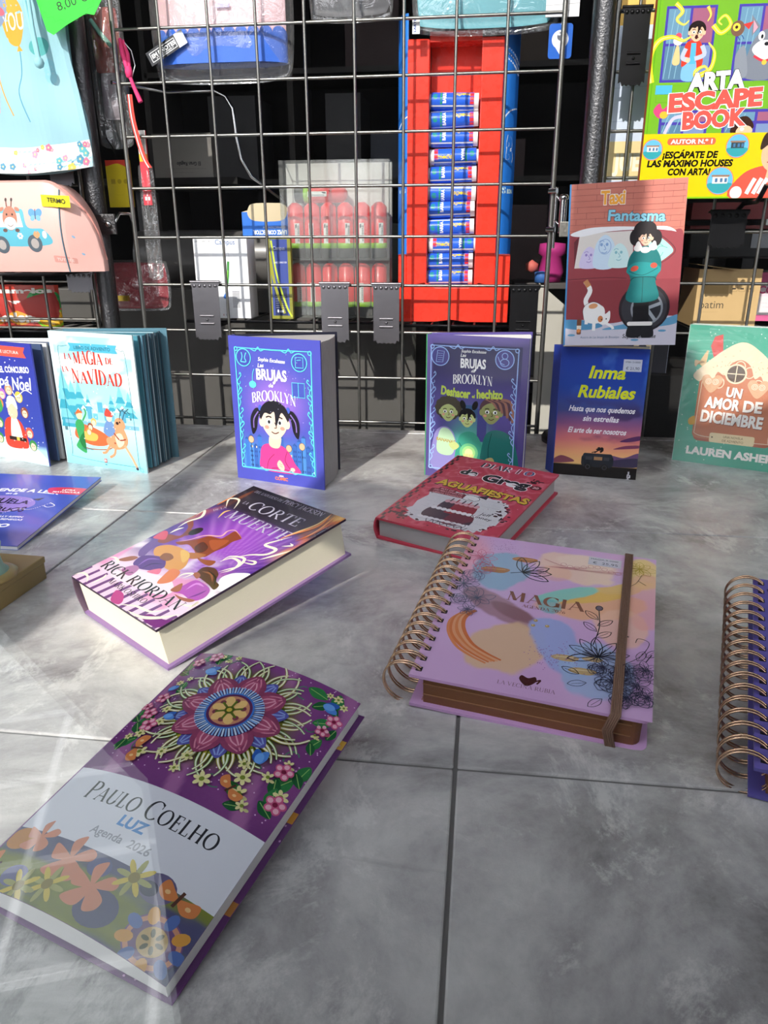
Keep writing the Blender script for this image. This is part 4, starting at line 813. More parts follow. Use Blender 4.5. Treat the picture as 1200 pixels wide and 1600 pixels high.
    A.stroke([(136, 158), (140, 175), (141, 194), (142, 210)], 3.4, 0xc8602c, taper='both')
    A.stroke([(139, 168), (139, 189), (134, 213)], 2, 0xf0a050, taper='both')
    A.stroke([(15, 167), (2, 181), (14, 185), (26, 169)], 3, 0xfbf1d8, taper='both')
    A.stroke([(8, 111), (6, 125), (10, 139), (0, 150), (2, 138)], 3.4, 0xfbf1d8, taper='both')
    A.stroke([(11, 100), (11, 109), (14, 115)], 3, 0xfbf1d8, taper='both')
    A.stroke([(2, 164), (0, 184), (-3, 205)], 3, 0xe8863c, taper='both')
    A.stroke([(-3, 170), (-5, 190), (-2, 208)], 2, 0xf8d080, taper='both')
    A.stroke([(28, 147), (23, 159), (26, 165)], 2.4, 0xf6c070, taper='both')
    g = 0xc9c2d4
    A.serif('DEL UNIVERSO DE', 36, 206, 4.5, g, width=46, thick=.12); A.serif('PERCY JACKSON', 91, 205.5, 7, g, width=60, thick=.14)
    A.serif('LA', 27, 182, 5, g, thick=.12); A.serif('CORTE', 75, 178, 15, g, width=80, thick=.13); A.serif('DE LA', 14, 160, 4, g, thick=.12, rot=60); A.serif('MUERTE', 78, 152, 15, g, width=94, thick=.13)
    A.serif('RICK RIORDAN', 72, 25, 12, 0x0e0b10, width=130, thick=.18); A.serif('MARK OSHIRO', 71, 14.5, 6, 0x1c141c, width=62, thick=.15)
    A.text('Serie: El sol y la estrella', 30, 32, 2, 0x30202c, width=22)
    return A
def art_greg(w, h):
    A = Art(w, h)
    def f(U, V):
        n = fbm(U*3, V*4); s = np.sin((U*3+n*4+V*2)*9); return cmix(cmix(0xd0465c, 0xbb3448, fbm(U*7, V*7)), 0xe27a8a, sstep(.55, 1, s)*.6)
    A.field(f, 60, 80)
    A.rect(0, 0, 9, h, 0xc83a50)
    for j in range(27): A.rect(2 if j % 2 else 5.5, j*8, 5.5 if j % 2 else 9, j*8+8, 0x3a1a22)
    A.T = (1, -2, .93, -1)
    r = random.Random(6)
    pts = []
    for i in range(60):
        a = 2*math.pi*i/60; q = 1+.07*(r.random()-.5)*2; x = 78+54*q*np.sign(math.cos(a))*abs(math.cos(a))**.45; y = 67+48*q*np.sign(math.sin(a))*abs(math.sin(a))**.45; pts.append((x, y))
    A.poly2(pts, 0xd8d6da)
    for k in range(6): A.rect(32, 26+k*16, 126, 26.5+k*16, 0xbcbac2)
    for i in range(46):
        a = r.random()*6.3; x = 78+58*math.cos(a)*(1+.1*r.random()); y = 67+52*math.sin(a)*(1+.1*r.random()); q = .5+r.random()*2.2; A.ell(x, y, q, q*.8, 0x3a141c, n=10)
    for x, y, s in ((130, 84, 7), (124, 74, 5), (136, 66, 4), (20, 26, 8), (28, 18, 5), (14, 40, 5), (132, 190, 6), (126, 186, 4)):
        for k in range(6): A.ell(x+s*(r.random()-.5)*2, y+s*(r.random()-.5)*2, s*.5*r.random()+1, s*.4*r.random()+.8, 0x3a141c, n=10)
    for i in range(70): A.ell(12+r.random()*(w-14), r.random()*h, .5, .5, [0xf0d060, 0xffffff, 0x7a1a2a][i % 3], n=6)
    # tiered cake drawing
    k = 0x3a2a3a
    A.blob([(46, 34), (46, 58), (62, 62), (88, 62), (104, 56), (104, 32), (76, 26)], k); A.blob([(54, 58), (54, 82), (66, 86), (88, 86), (98, 80), (98, 58), (76, 52)], 0x9a2a38)
    A.blob([(76, 26), (80, 60), (104, 56), (104, 32)], 0x6e2a38); A.blob([(54, 58), (54, 82), (68, 84), (66, 54)], k)
    for i in range(9): A.ell(50+i*6.6, 60, 3.6, 4, 0xe8e4e8); A.ell(46+i*7.2, 31, 4, 3, 0xe8e4e8)
    for i in range(7): A.ell(57+i*6.4, 84, 3.6, 4.5, 0xd8a0a8)
    for i in range(5): A.stroke([(60+i*8, 84), (61+i*8, 94)], 2, 0xb03040 if i % 2 else k)
    A.ell(78, 104, 12, 8, 0xe8e6e8); A.ring(78, 104, 12, 8, .8, k); A.poly2([(84, 112), (96, 122), (97, 108)], k); A.stroke([(70, 108), (62, 116), (72, 112)], .8, k); A.stroke([(76, 100), (84, 98)], .8, k)
    for i in range(6): A.stroke([(56+i*9, 28), (60+i*9, 20), (64+i*9, 27)], 1, k)
    A.ring(96, 30, 9, 6, .8, k); A.poly2([(100, 36), (108, 46), (108, 34)], k); A.stroke([(88, 30), (100, 28), (104, 24)], .8, k)
    A.T = (1, -6, .93, -1); A.text('Jeff', 117, 66, 7, 0x2a2028, shear=.1, rot=-2); A.text('Kinney', 116, 56, 7, 0x2a2028, width=26, rot=-2)
    A.T = None
    for y, s, x in ((103, 'MÁS DE', 40), (97, '300 MILLONES DE', 44), (91, 'LIBROS VENDIDOS', 46)): A.rect(20 if y < 103 else 28, y-1, 68 if y < 103 else 52, y+5, 0x7a1a2a); A.text(s, x, y, 3.6, 0xe8a0a8, bold=.02, width=40 if y < 103 else 18)
    A.serif('DIAR', 66, 188, 15, 0xe8e4e8, width=44, thick=.26); A.serif('DIAR', 65, 188.6, 14, 0x2a3440, width=43, thick=.18); A.serif('I', 97, 188.2, 15, 0xe8e4e8, thick=.34); A.serif('I', 97, 188.6, 14, 0x7a1a26, thick=.2); A.serif('O', 112, 188.6, 14, 0xe8e4e8, thick=.3); A.serif('O', 112, 189, 13, 0x2a5088, thick=.2)
    A.text('de', 41, 158, 15, 0x141216, bold=.08, width=24, rot=2, outline=0xf0ecee, ow=.05); A.text('Greg', 95, 150, 20, 0x141216, bold=.08, width=64, rot=0, outline=0xf0ecee, ow=.05)
    A.ell(135, 158, 7.5, 6, 0x5a1420, rot=10); A.text('20', 135, 155.5, 5.4, 0xe8b0b4, bold=.03)
    A.text('AGUAFIESTAS', 80, 112, 16, 0x1a1416, bold=.12, width=128, warp=lambda x, y: (x, y-.05*x+1.2*math.sin(x*.9))); A.text('AGUAFIESTAS', 79.5, 113, 15, 0xe0b93c, bold=.05, width=126, warp=lambda x, y: (x, y-.05*x+1.2*math.sin(x*.9)))
    return A
def art_magia(w, h):
    A = Art(w, h)
    def f(U, V):
        c = cmix(0xd2a6d6, 0xdab4dc, fbm(U*4, V*4))
        def add(c, col, *a, k=1, **kw): return cmix(c, col, blobmask(U, V, *a, **kw)*k)
        c = add(c, 0xf0a0b4, 0.058, 0.793, 0.116, 0.203, 0, k=0.80, seed=8, soft=0.60)
        c = add(c, 0xf2cdbc, 0.605, 0.848, 0.221, 0.120, 0, k=0.95, seed=1, soft=0.12)
        c = add(c, 0xf8dccb, 0.640, 0.894, 0.151, 0.060, 0, k=0.80, seed=4, soft=0.12)
        c = add(c, 0x8fb0cc, 0.233, 0.737, 0.151, 0.147, 20, k=0.90, seed=2, soft=0.12)
        c = add(c, 0xf0b090, 0.500, 0.783, 0.093, 0.065, 0, k=0.40, seed=30, soft=0.12)
        c = add(c, 0xa97c8c, 0.279, 0.479, 0.209, 0.069, -24, k=0.95, seed=5, soft=0.12)
        c = add(c, 0x8c6068, 0.349, 0.461, 0.128, 0.041, -20, k=0.80, seed=15, soft=0.12)
        c = add(c, 0xe0b898, 0.372, 0.249, 0.198, 0.147, 20, k=0.95, seed=6, soft=0.12)
        c = add(c, 0xa3aee2, 0.593, 0.304, 0.105, 0.184, 36, k=0.95, seed=3, soft=0.12)
        c = add(c, 0xa3bae0, 0.767, 0.203, 0.163, 0.157, 10, k=0.85, seed=9, soft=0.12)
        c = add(c, 0xf2b48a, 0.709, 0.590, 0.267, 0.101, 10, k=0.90, seed=7, soft=0.12)
        c = add(c, 0xeec060, 0.779, 0.691, 0.233, 0.051, 28, k=0.85, seed=12, soft=0.12)
        c = add(c, 0xf4c0a8, 0.849, 0.479, 0.128, 0.120, 0, k=0.80, seed=21, soft=0.12)
        c = add(c, 0x8ed0c4, 0.581, 0.636, 0.163, 0.041, 26, k=0.95, seed=13, soft=0.12)
        c = add(c, 0x74b8c0, 0.512, 0.535, 0.058, 0.046, 0, k=0.80, seed=14, soft=0.12)
        c = add(c, 0xf4d070, 0.942, 0.876, 0.093, 0.120, 0, k=0.80, seed=17, soft=0.12)
        c = add(c, 0xf0a8a0, 0.965, 0.691, 0.105, 0.203, 0, k=0.60, seed=19, soft=0.12)
        return c
    A.field(f, 120, 140)
    P = [(25, 90), (19, 78), (21, 62), (31, 47), (44, 38), (57, 32)]
    for k in range(6): A.stroke([(x+(k-2.5)*2.1, y+(k-2.5)*1.5+math.sin(x+k)*.8) for x, y in P], 3.4, [0xe08a5a, 0xd97a48, 0xe69c70, 0xdd8452, 0xe8a67c, 0xd47444][k], taper=lambda t: .7+.3*math.sin(3*t+1))
    for x, y, a, s in ((34, 160, 8, 1), (57, 184, 14, .9), (108, 52, 24, .8), (122, 40, 8, .8), (128, 56, 30, .6)): A.blob([(x-13*s, y-1), (x-6*s, y+4*s), (x+8*s, y+4.5*s), (x+13*s, y+2*s), (x+7*s, y-4*s), (x-7*s, y-4.5*s)], 0xb0703c if y > 100 else 0xc8aa7c); A.stroke([(x-10*s, y), (x+9*s, y+2)], 1.2*s, 0xd89a60 if y > 100 else 0xe0caa0)
    r = random.Random(2)
    for i in range(90): A.ell(22+r.gauss(12, 9), 190+r.gauss(10, 6), .35, .35, 0x8a5a8a, n=6)
    for i in range(110): A.ell(100+r.gauss(0, 10), 52+r.gauss(0, 8), .45, .45, 0x9a6aa4, n=6)
    K = 0x2b2a36
    def petal(x, y, L, wd, a, c=K, t=.55, fill=None):
        ca, sa = math.cos(R_(a)), math.sin(R_(a)); q = lambda u, v: (x+u*ca-v*sa, y+u*sa+v*ca)
        if fill is not None: A.blob([q(0, 0), q(L*.35, wd*.5), q(L*.75, wd*.4), q(L, 0), q(L*.75, -wd*.4), q(L*.35, -wd*.5)], fill)
        A.stroke([q(0, 0), q(L*.35, wd*.5), q(L*.75, wd*.42), q(L, 0)], t, c); A.stroke([q(0, 0), q(L*.35, -wd*.5), q(L*.75, -wd*.42), q(L, 0)], t, c); A.stroke([q(L*.1, 0), q(L*.8, wd*.05)], t*.7, c)
    def flower(x, y, L, n, c=K, t=.5, a0=0):
        for i in range(n): petal(x, y, L*(.85+.3*r.random()), L*.5, a0+i*360/n, c, t)
        for i in range(6): a = R_(i*60+a0); A.stroke([(x, y), (x+L*.4*math.cos(a), y+L*.4*math.sin(a))], t, c); A.ell(x+L*.42*math.cos(a), y+L*.42*math.sin(a), t, t, c, n=6)
    def rose(x, y, s, c=K, t=.5):
        for k in range(4):
            q = s*(1-.23*k)
            for i in range(5): a = 72*i+30*k; A.stroke([(x+q*math.cos(R_(a+d)), y+q*(1+.1*math.sin(d))*math.sin(R_(a+d))) if abs(d) < 40 else (x+q*.8*math.cos(R_(a+d)), y+q*.8*math.sin(R_(a+d))) for d in (-46, -20, 0, 20, 46)], t, c)
    for a in (30, 62, 100, 8, -20): petal(58, 162, 26, 9, a, 0x1c222c, .9)
    A.stroke([(48, 158), (58, 162), (80, 170)], .7, 0x1c222c)
    flower(18, 178, 15, 7, 0xd06a86, .55); rose(24, 160, 10, 0xc0607c, .55); rose(17, 144, 10, 0x6a5a80); flower(12, 128, 15, 8, 0x55506a, .5, 12); flower(28, 110, 15, 6, 0x55506a, .5, 30); rose(14, 104, 8, 0x55506a); flower(24, 90, 9, 6, 0x55506a, .5)
    for i in range(9): A.ring(92+i*6, 186-3*math.sin(i), 2.6, 2.4, .5, 0xc98a90, 10); A.stroke([(80, 178), (92+i*6, 184-3*math.sin(i))], .35, 0xc98a90)
    A.stroke([(74, 190), (104, 180), (146, 186)], .6, 0xc98a90)
    flower(152, 92, 1, 3)
    A.stroke([(127, 74), (130, 98), (128, 122)], .8, K)
    for y, q in ((84, 1), (92, -1), (100, 1), (108, -1)): petal(128.5, y, 15, 6, 90-q*48, K, .6)
    A.ell(128, 125, 2.6, 3.2, 0x6a5a6a); A.ring(128, 125, 2.8, 3.4, .6, K)
    for a in (160, 130, 100, 60, 20, -20, 200): petal(132, 60, 24, 8, a, K, .7)
    for i in range(14): A.stroke([(132, 60), (132+12*math.cos(R_(i*22)), 62+9*math.sin(R_(i*22)))], .6, K)
    for x, y, s in ((148, 44, 8), (140, 30, 9), (156, 30, 9), (150, 14, 8), (164, 18, 8), (132, 44, 7), (162, 48, 9)): rose(x, y, s, 0x3a3a52, .5); flower(x+4, y+3, s*1.3, 6, 0x3a3a52, .45, x)
    for x, y, a in ((126, 28, 200), (120, 36, 160), (160, 60, 70), (166, 66, 50), (138, 14, 230), (168, 38, 20)): petal(x, y, 14, 6, a, K, .5)
    A.stroke([(150, 52), (162, 66), (168, 84), (160, 88), (158, 82)], .6, K); A.stroke([(166, 60), (170, 70)], .8, K)
    flower(158, 196, 14, 8, 0xb89a3c, .5); A.stroke([(160, 186), (156, 172), (150, 164)], .5, 0x6a5a4a); A.stroke([(157, 176), (164, 170)], .5, 0x6a5a4a)
    A.serif('MAGIA', 84, 116, 13, 0x8c5a4a, width=66, thick=.2, thin=.045); A.serif('AGENDA 2026', 84, 108.5, 4, 0x8c5a4a, width=36, thick=.17)
    for x, y in ((80, 93), (79, 86), (90, 88)): A.ell(x, y, 1.8, 1.8, 0xb89a62, n=14); A.ell(x-.4, y+.5, .6, .6, 0xf0e0b8, n=8)
    A.T = (1, 5, 1, -13)
    A.blob([(80, 25), (74, 31), (75, 36), (80, 34), (85, 36.5), (86, 31)], 0x4a2222); A.stroke([(84, 30), (89, 34), (87, 29)], 1.4, 0x4a2222); A.T = None; A.serif('LA VECINA RUBIA', 85, 9, 4, 0x8a6a78, width=42, thick=.13)
    A.rect(113, 192, 142, 206, 0xc9c6d6); A.text('MAGIA-9-0000', 127, 201.5, 2.4, 0x4a4a58, width=24); A.text('€  25,95', 128, 194.5, 3.8, 0x4a4a58, width=22)
    return A
def art_coelho(w, h):
    A = Art(w, h)
    def f(U, V):
        c = cmix(0x8a4a8a, 0x64306e, fbm(U*5, V*8)); c = cmix(c, 0xb87aac, sstep(.45, .2, np.abs(np.sin(U*9+V*4)))*.6)
        d = np.sqrt(((U-.49)*w)**2+((V-.735)*h)**2); c = cmix(c, 0x6c6a1e, sstep(52, 30, d)); return cmix(c, 0x2c3a12, sstep(34, 20, d))
    A.field(lambda U, V: f(U, V*.6+.4), 60, 60, 0, 82, w, h)
    r = random.Random(12)
    for i in range(260):
        x, y = r.random()*w, 92+r.random()*(h-92)
        A.ell(x, y, .5, .5, 0xe2b8e0, n=6)
    cx, cy = 64, .735*h
    def leaf(x, y, s, a, c=0x2f7a42): ca, sa = math.cos(R_(a)), math.sin(R_(a)); A.blob([(x, y), (x+s*.5*ca-s*.3*sa, y+s*.5*sa+s*.3*ca), (x+s*ca, y+s*sa), (x+s*.5*ca+s*.3*sa, y+s*.5*sa-s*.3*ca)], c); A.stroke([(x, y), (x+s*.9*ca, y+s*.9*sa)], .5, 0x8fc06a, False)
    def curl(x, y, s, a): A.stroke([(x+s*t*math.cos(R_(a)+t*4), y+s*t*math.sin(R_(a)+t*4)) for t in [k/9 for k in range(2, 10)]], .9, 0x4f7a6a)
    for x, y, s, a in ((8, 196, 13, 20), (20, 194, 16, 60), (4, 180, 14, 110), (10, 120, 16, 80), (6, 104, 15, 40), (2, 130, 14, 100), (120, 186, 15, 100), (112, 192, 16, 170), (124, 176, 13, 210), (116, 112, 17, 60), (122, 100, 16, 100), (106, 98, 15, 150), (126, 126, 14, 80), (14, 160, 10, 100), (120, 150, 12, 70)): leaf(x, y, s, a); leaf(x+4, y-3, s*.8, a+50, 0x1f5c34)
    for x, y, s, a in ((40, 194, 9, 0), (96, 192, 9, 60), (112, 165, 8, 200), (16, 148, 8, 100), (104, 120, 10, 20), (24, 110, 8, 60), (118, 140, 8, 0), (84, 104, 8, 90)): curl(x, y, s, a)
    for i in range(76):   # tendrils, pale tips
        a = 2*math.pi*i/76; r1 = 35; r2 = 49+4*math.sin(i*2.4)+3*r.random(); b_ = .16 if (i//2) % 2 else -.16
        P = [(cx+q*math.cos(a+b_*max(0, (q-r1)/16)**2), cy+q*math.sin(a+b_*max(0, (q-r1)/16)**2)) for q in (22, r1, r1*.6+r2*.4, r1*.25+r2*.75, r2)]
        A.stroke(P, 2.6, [0x8e8f24, 0x5f7a1e, 0xb0a83a][i % 3], taper=lambda t: 1-.5*t); A.stroke(P[1:], 1.2, [0xe6ead2, 0xd8e4c4, 0xf0ecd8][i % 3], taper=lambda t: 1-.35*t)
    def pet(a, r0, L, wd, c, c2):
        ca, sa = math.cos(a), math.sin(a); q = lambda u, v: (cx+u*ca-v*sa, cy+u*sa+v*ca)
        A.blob([q(r0, 0), q(r0+L*.2, wd*.5), q(r0+L*.65, wd*.46), q(r0+L, 0), q(r0+L*.65, -wd*.46), q(r0+L*.2, -wd*.5)], c)
        for k in (-.28, 0, .28): A.stroke([q(r0+L*.1, wd*k), q(r0+L*.55, wd*k), q(r0+L*.88, wd*k*.3)], 1.0, c2)
    for i in range(8): pet(2*math.pi*(i+.5)/8, 18, 20, 13, 0x5a5aa8, 0x8aa0dc)
    for i in range(8): pet(2*math.pi*i/8, 17, 20, 19, 0x8c3f62, 0xcf7f98); pet(2*math.pi*i/8, 17, 15, 13, 0xa84f70, 0xe09ab0)
    A.ell(cx, cy, 22, 22, 0x3a2a66, n=48)
    for i in range(64): a = 2*math.pi*i/64; A.stroke([(cx+15*math.cos(a), cy+15*math.sin(a)), (cx+22.5*math.cos(a), cy+22.5*math.sin(a))], 1.1, 0x86b0ea if i % 2 else 0xc9dcf6, False)
    A.ell(cx, cy, 15.5, 15.5, 0x5a2a56, n=40); A.ring(cx, cy, 15.5, 15.5, 1.2, 0x3f74c8); A.ell(cx, cy, 13, 13, 0xc98a6a, n=36)
    for i in range(6): a = math.pi*i/3; A.ell(cx+8*math.cos(a), cy+8*math.sin(a), 4.6, 3.4, 0xe8c07a, math.degrees(a)); A.ell(cx+9*math.cos(a+.52), cy+9*math.sin(a+.52), 2, 2, 0x7a3a4a)
    for i in range(6): a = math.pi*i/3+.52; A.stroke([(cx, cy), (cx+9*math.cos(a), cy+9*math.sin(a))], 1.6, 0x5a6a24, False)
    A.ell(cx, cy, 3.2, 3.2, 0x4a5a1c); A.ell(cx, cy, 1.8, 1.8, 0xc9b04a)
    def daisy(x, y, s): [A.ell(x+s*.6*math.cos(R_(60*k)), y+s*.6*math.sin(R_(60*k)), s*.42, s*.26, 0xe6dfa0, 60*k, n=10) for k in range(6)]; A.ell(x, y, s*.3, s*.3, 0x7a8a34, n=10)
    def pinkf(x, y, s): [A.ell(x+s*.55*math.cos(R_(72*k+18)), y+s*.55*math.sin(R_(72*k+18)), s*.5, s*.42, 0xcf5c86, 72*k, n=14) for k in range(5)]; [A.ell(x+s*.62*math.cos(R_(72*k+18)), y+s*.62*math.sin(R_(72*k+18)), s*.28, s*.26, 0xf0b4c6, 72*k, n=10) for k in range(5)]; A.ell(x, y, s*.25, s*.25, 0x7a1f3e, n=10)
    def tulip(x, y, s, a): ca, sa = math.cos(R_(a)), math.sin(R_(a)); [A.blob([(x-s*.1*sa*k, y), (x+s*.4*ca-s*.45*sa*k, y+s*.4*sa+s*.45*ca*k), (x+s*ca-s*.4*sa*k, y+s*sa+s*.4*ca*k), (x+s*.8*ca, y+s*.8*sa)], c) for k, c in ((1, 0x2f5fb4), (-1, 0x4f86d6))]; A.ell(x+s*.4*ca, y+s*.4*sa, s*.4, s*.28, 0x6aa4ea, a, n=14)
    def fly(x, y, s, a):
        for k in (1, -1):
            ca, sa = math.cos(R_(a)), math.sin(R_(a)); A.blob([(x, y), (x+s*.3*ca-s*k*.5*sa, y+s*.3*sa+s*k*.5*ca), (x+s*.5*ca-s*k*1.1*sa, y+s*.5*sa+s*k*1.1*ca), (x-s*.1*ca-s*k*1.2*sa, y-s*.1*sa+s*k*1.2*ca), (x-s*.4*ca-s*k*.6*sa, y-s*.4*sa+s*k*.6*ca)], 0xd8854e); A.ell(x-s*k*.7*sa, y+s*k*.7*ca, s*.16, s*.12, 0xf0c48a, n=8)
        A.stroke([(x-s*.4*math.cos(R_(a)), y-s*.4*math.sin(R_(a))), (x+s*.5*math.cos(R_(a)), y+s*.5*math.sin(R_(a)))], s*.18, 0x5a3a30, False)
    for x, y, s in ((30, 196, 3), (36, 200, 2.6), (24, 199, 2.4), (8, 168, 3), (14, 172, 2.5), (18, 116, 4), (12, 112, 3), (30, 102, 5), (24, 128, 3.4), (60, 98, 3.5), (80, 98, 5.6), (100, 110, 5.4), (118, 132, 3.4), (104, 100, 5), (112, 118, 4), (96, 118, 4), (124, 192, 3), (118, 196, 3.4), (112, 196, 2.6), (44, 106, 3.4), (62, 108, 4), (120, 160, 3), (20, 140, 3.6), (110, 94, 4), (124, 112, 5)): daisy(x, y, s)
    for x, y, s in ((18, 198, 5.5), (8, 190, 4.5), (10, 134, 5.5), (8, 150, 5), (18, 124, 6), (124, 178, 5.5), (122, 166, 4.8), (118, 126, 6), (124, 106, 6.5), (3, 140, 4)): pinkf(x, y, s)
    tulip(20, 182, 10, 10); tulip(112, 186, 10, 10); tulip(24, 132, 8, 20); tulip(102, 122, 10, 100); tulip(6, 158, 7, 60)
    fly(26, 104, 9, 10); fly(98, 100, 8, 60)
    # white band
    A.rect(0, 37, w, 84, 0xe2e4ec)
    A.serif('Paulo Coelho', 66, 64, 12, 0x2a2a30, width=92, thick=.14); A.text('LUZ', 64, 54.5, 6.5, 0x4a8fd0, bold=.05, width=18); A.text('Agenda  2026', 64, 45, 5, 0xa0a2ac, bold=.015, width=40)
    # lower collage
    A.field(lambda U, V: cmix(cmix(0x6c7434, 0x8c9440, fbm(U*6, V*14)), 0x54547a, sstep(.35, .6, fbm(U*3+4, V*3))), 40, 16, 0, 0, w, 37)
    for x, y, s, c in ((8, 30, 9, 0xc8843c), (26, 10, 8, 0x6a6a9a), (100, 34, 10, 0x6c6488), (96, 32, 5, 0x3c3c5a), (66, 30, 7, 0x565a8a), (80, 12, 12, 0x4a4a74), (120, 8, 9, 0x54506e)): A.ell(x, y, s, s*.8, c, n=20)
    for x, y, s in ((20, 34, 10), (48, 28, 13), (70, 20, 13)): [A.blob([(x, y), (x+s*math.cos(R_(72*k+10))-2, y+s*math.sin(R_(72*k+10))), (x+s*1.05*math.cos(R_(72*k+30)), y+s*1.05*math.sin(R_(72*k+30))), (x+s*.8*math.cos(R_(72*k+54)), y+s*.8*math.sin(R_(72*k+54)))], 0xd88a6c) for k in range(5)]
    for x, y in ((48, 12), (34, 6), (86, 33)): [A.ell(x+6*math.cos(R_(45*k)), y+6*math.sin(R_(45*k)), 5, 1.6, 0xd9c24a if k % 2 else 0xa8a860, 45*k, n=10) for k in range(8)]; A.ell(x, y, 3, 3, 0x8a7a2a)
    A.ell(114, 12, 15, 13, 0x7a5a86, n=30); A.ring(114, 12, 13, 11, 2.4, 0xd89a7c)
    [A.ell(114+14*math.cos(R_(40*k)), 12+12*math.sin(R_(40*k)), 4.5, 3, 0xe0a24a if k % 2 else 0x5a74b4, 40*k, n=12) for k in range(9)]
    A.ell(114, 12, 7.5, 7, 0xc9a86a); [A.ell(114+4*math.cos(R_(60*k)), 12+4*math.sin(R_(60*k)), 2.2, 1.2, 0x4a4a24, 60*k, n=8) for k in range(6)]
    fly(112, 34, 10, 80); fly(8, 12, 8, 40)
    return A
def art_purple(w, h):
    A = Art(w, h)
    A.field(lambda U, V: cmix(0x5f57a4, 0x7468b4, fbm(U*3, V*4)), 20, 24)
    r = random.Random(5)
    for i in range(40): x, y = 10+r.random()*20, r.random()*h; A.stroke([(x, y), (x+8*r.random(), y+8*r.random()), (x+12*r.random(), y-5*r.random())], .6, 0x2a2848)
    for i in range(26): x, y = 40+r.random()*120, r.random()*h; A.ell(x, y, 6, 4, 0x9a8ad0, i*20)
    return A

# ------------------------------------------------------------------ book builders
def flat_at(t): return lambda x, y, z: (x, y, z+t)
def hardback(root, w, h, t, art, pm_, board, pages, spine, back=None, bt=.0026, z0=0., over=.0035, spine_r=0., spine_art=None, k=1.):
    """closed hardback: x across, y up the page, z through it; back board at z0"""
    bm = mat_board(board); b = MB(); b.b2((0, 0, z0+t-bt), (w, h, z0+t), 0); b.art(art, lambda x, y, z: (x*k, y*k, z0+t+z)); b.build('front_cover', [bm, pm_], root)
    b = MB(); b.b2((0, 0, z0), (w, h, z0+bt), 0); b.build('back_cover', mat_board(back if back is not None else board), root)
    b = MB(); b.b2((.002, over, z0+bt), (w-over, h-over, z0+t-bt)); b.build('page_block', pages, root)
    n = 8; prof = [(-spine_r*math.sin(math.pi*i/n), z0+t*i/n) for i in range(n+1)]; b = MB(); V = [(x, 0, z) for x, z in prof]+[(x, h, z) for x, z in prof]+[(x+.0022, 0, z) for x, z in prof]+[(x+.0022, h, z) for x, z in prof]
    m = n+1; F = []
    for i in range(n): F += [(i, i+1, m+i+1, m+i), (2*m+i, 3*m+i, 3*m+i+1, 2*m+i+1), (i, 2*m+i, 2*m+i+1, i+1), (m+i, m+i+1, 3*m+i+1, 3*m+i)]
    F += [(0, m, 3*m, 2*m), (n, 2*m+n, 3*m+n, m+n)]
    b.add(V, F)
    if spine_art is not None: b.art(spine_art, lambda x, y, z: (-spine_r-z, y, z0+t-x))
    b.build('spine', [mat_board(spine), pm_], root)
def mat_board(c): return mat('board_%06x' % c, c, .4, bump=.08, scale=250)
def softcover(root, w, h, t, art, pm_, board, pages, z0=0., ct=.0007):
    b = MB(); b.b2((0, 0, z0+t-ct), (w, h, z0+t), 0); b.art(art, flat_at(z0+t)); b.build('front_cover', [mat_board(board), pm_], root)
    MB().b2((0, 0, z0), (w, h, z0+ct)).build('back_cover', mat_board(board), root)
    MB().b2((.0005, .0006, z0+ct), (w-.0008, h-.0008, z0+t-ct)).build('page_block', pages, root)
    MB().b2((-.0007, 0, z0), (.0006, h, z0+t)).build('spine', mat_board(board), root)
def fanned(root, w, h, art, pm_, board, pages, spine_w, open_deg, leaves, bt=.0025, back=None, spine=None, leaf_mats=None, pw=.004, spine_art=None, leafth=.7, jit=0, first=3.):
    """book standing half open: front board in the local xy plane, leaves fanning behind it, back board turned by open_deg"""
    b = MB(); b.b2((0, 0, -bt), (w, h, 0)); b.art(art, flat_at(0)); b.build('front_cover', [mat_board(board), pm_], root)
    a = R_(open_deg); rot = Matrix.Rotation(a, 3, 'Y')
    b = MB(); b.box(rot @ Vector((w/2, 0, -bt/2))+Vector((0, h/2, -spine_w+bt)), (w, h, bt), rot); b.build('back_cover', mat_board(back if back is not None else board), root)
    b = MB(); b.b2((-.0015, 0, -spine_w), (.0008, h, 0))
    if spine_art is not None: b.art(spine_art, lambda x, y, z: (-.0015-z, y, -x))
    b.build('spine', [mat_board(spine if spine is not None else board), pm_], root)
    rr = random.Random(7); mats = leaf_mats or [pages]; b = MB()
    for i in range(leaves):
        f0 = (i+.08)/leaves; f1 = (i+.08+leafth)/leaves; a0, a1 = (R_(first+(open_deg-first-1.5)*f) for f in (f0, f1)); z_0, z_1 = (-bt-(spine_w-2*bt)*f for f in (f0, f1))
        L = w-pw-rr.random()*jit; P = [(.001, z_0), (L*math.cos(a0), z_0-L*math.sin(a0)), (L*math.cos(a1), z_1-L*math.sin(a1)), (.001, z_1)]
        hh = h-.003-rr.random()*jit*.3
        V = [(x, .003, z) for x, z in P]+[(x, hh, z) for x, z in P]
        b.add(V, [(0,1,2,3), (4,7,6,5), (0,4,5,1), (1,5,6,2), (2,6,7,3), (3,7,4,0)], i % len(mats))
    b.build('page_block', mats, root)

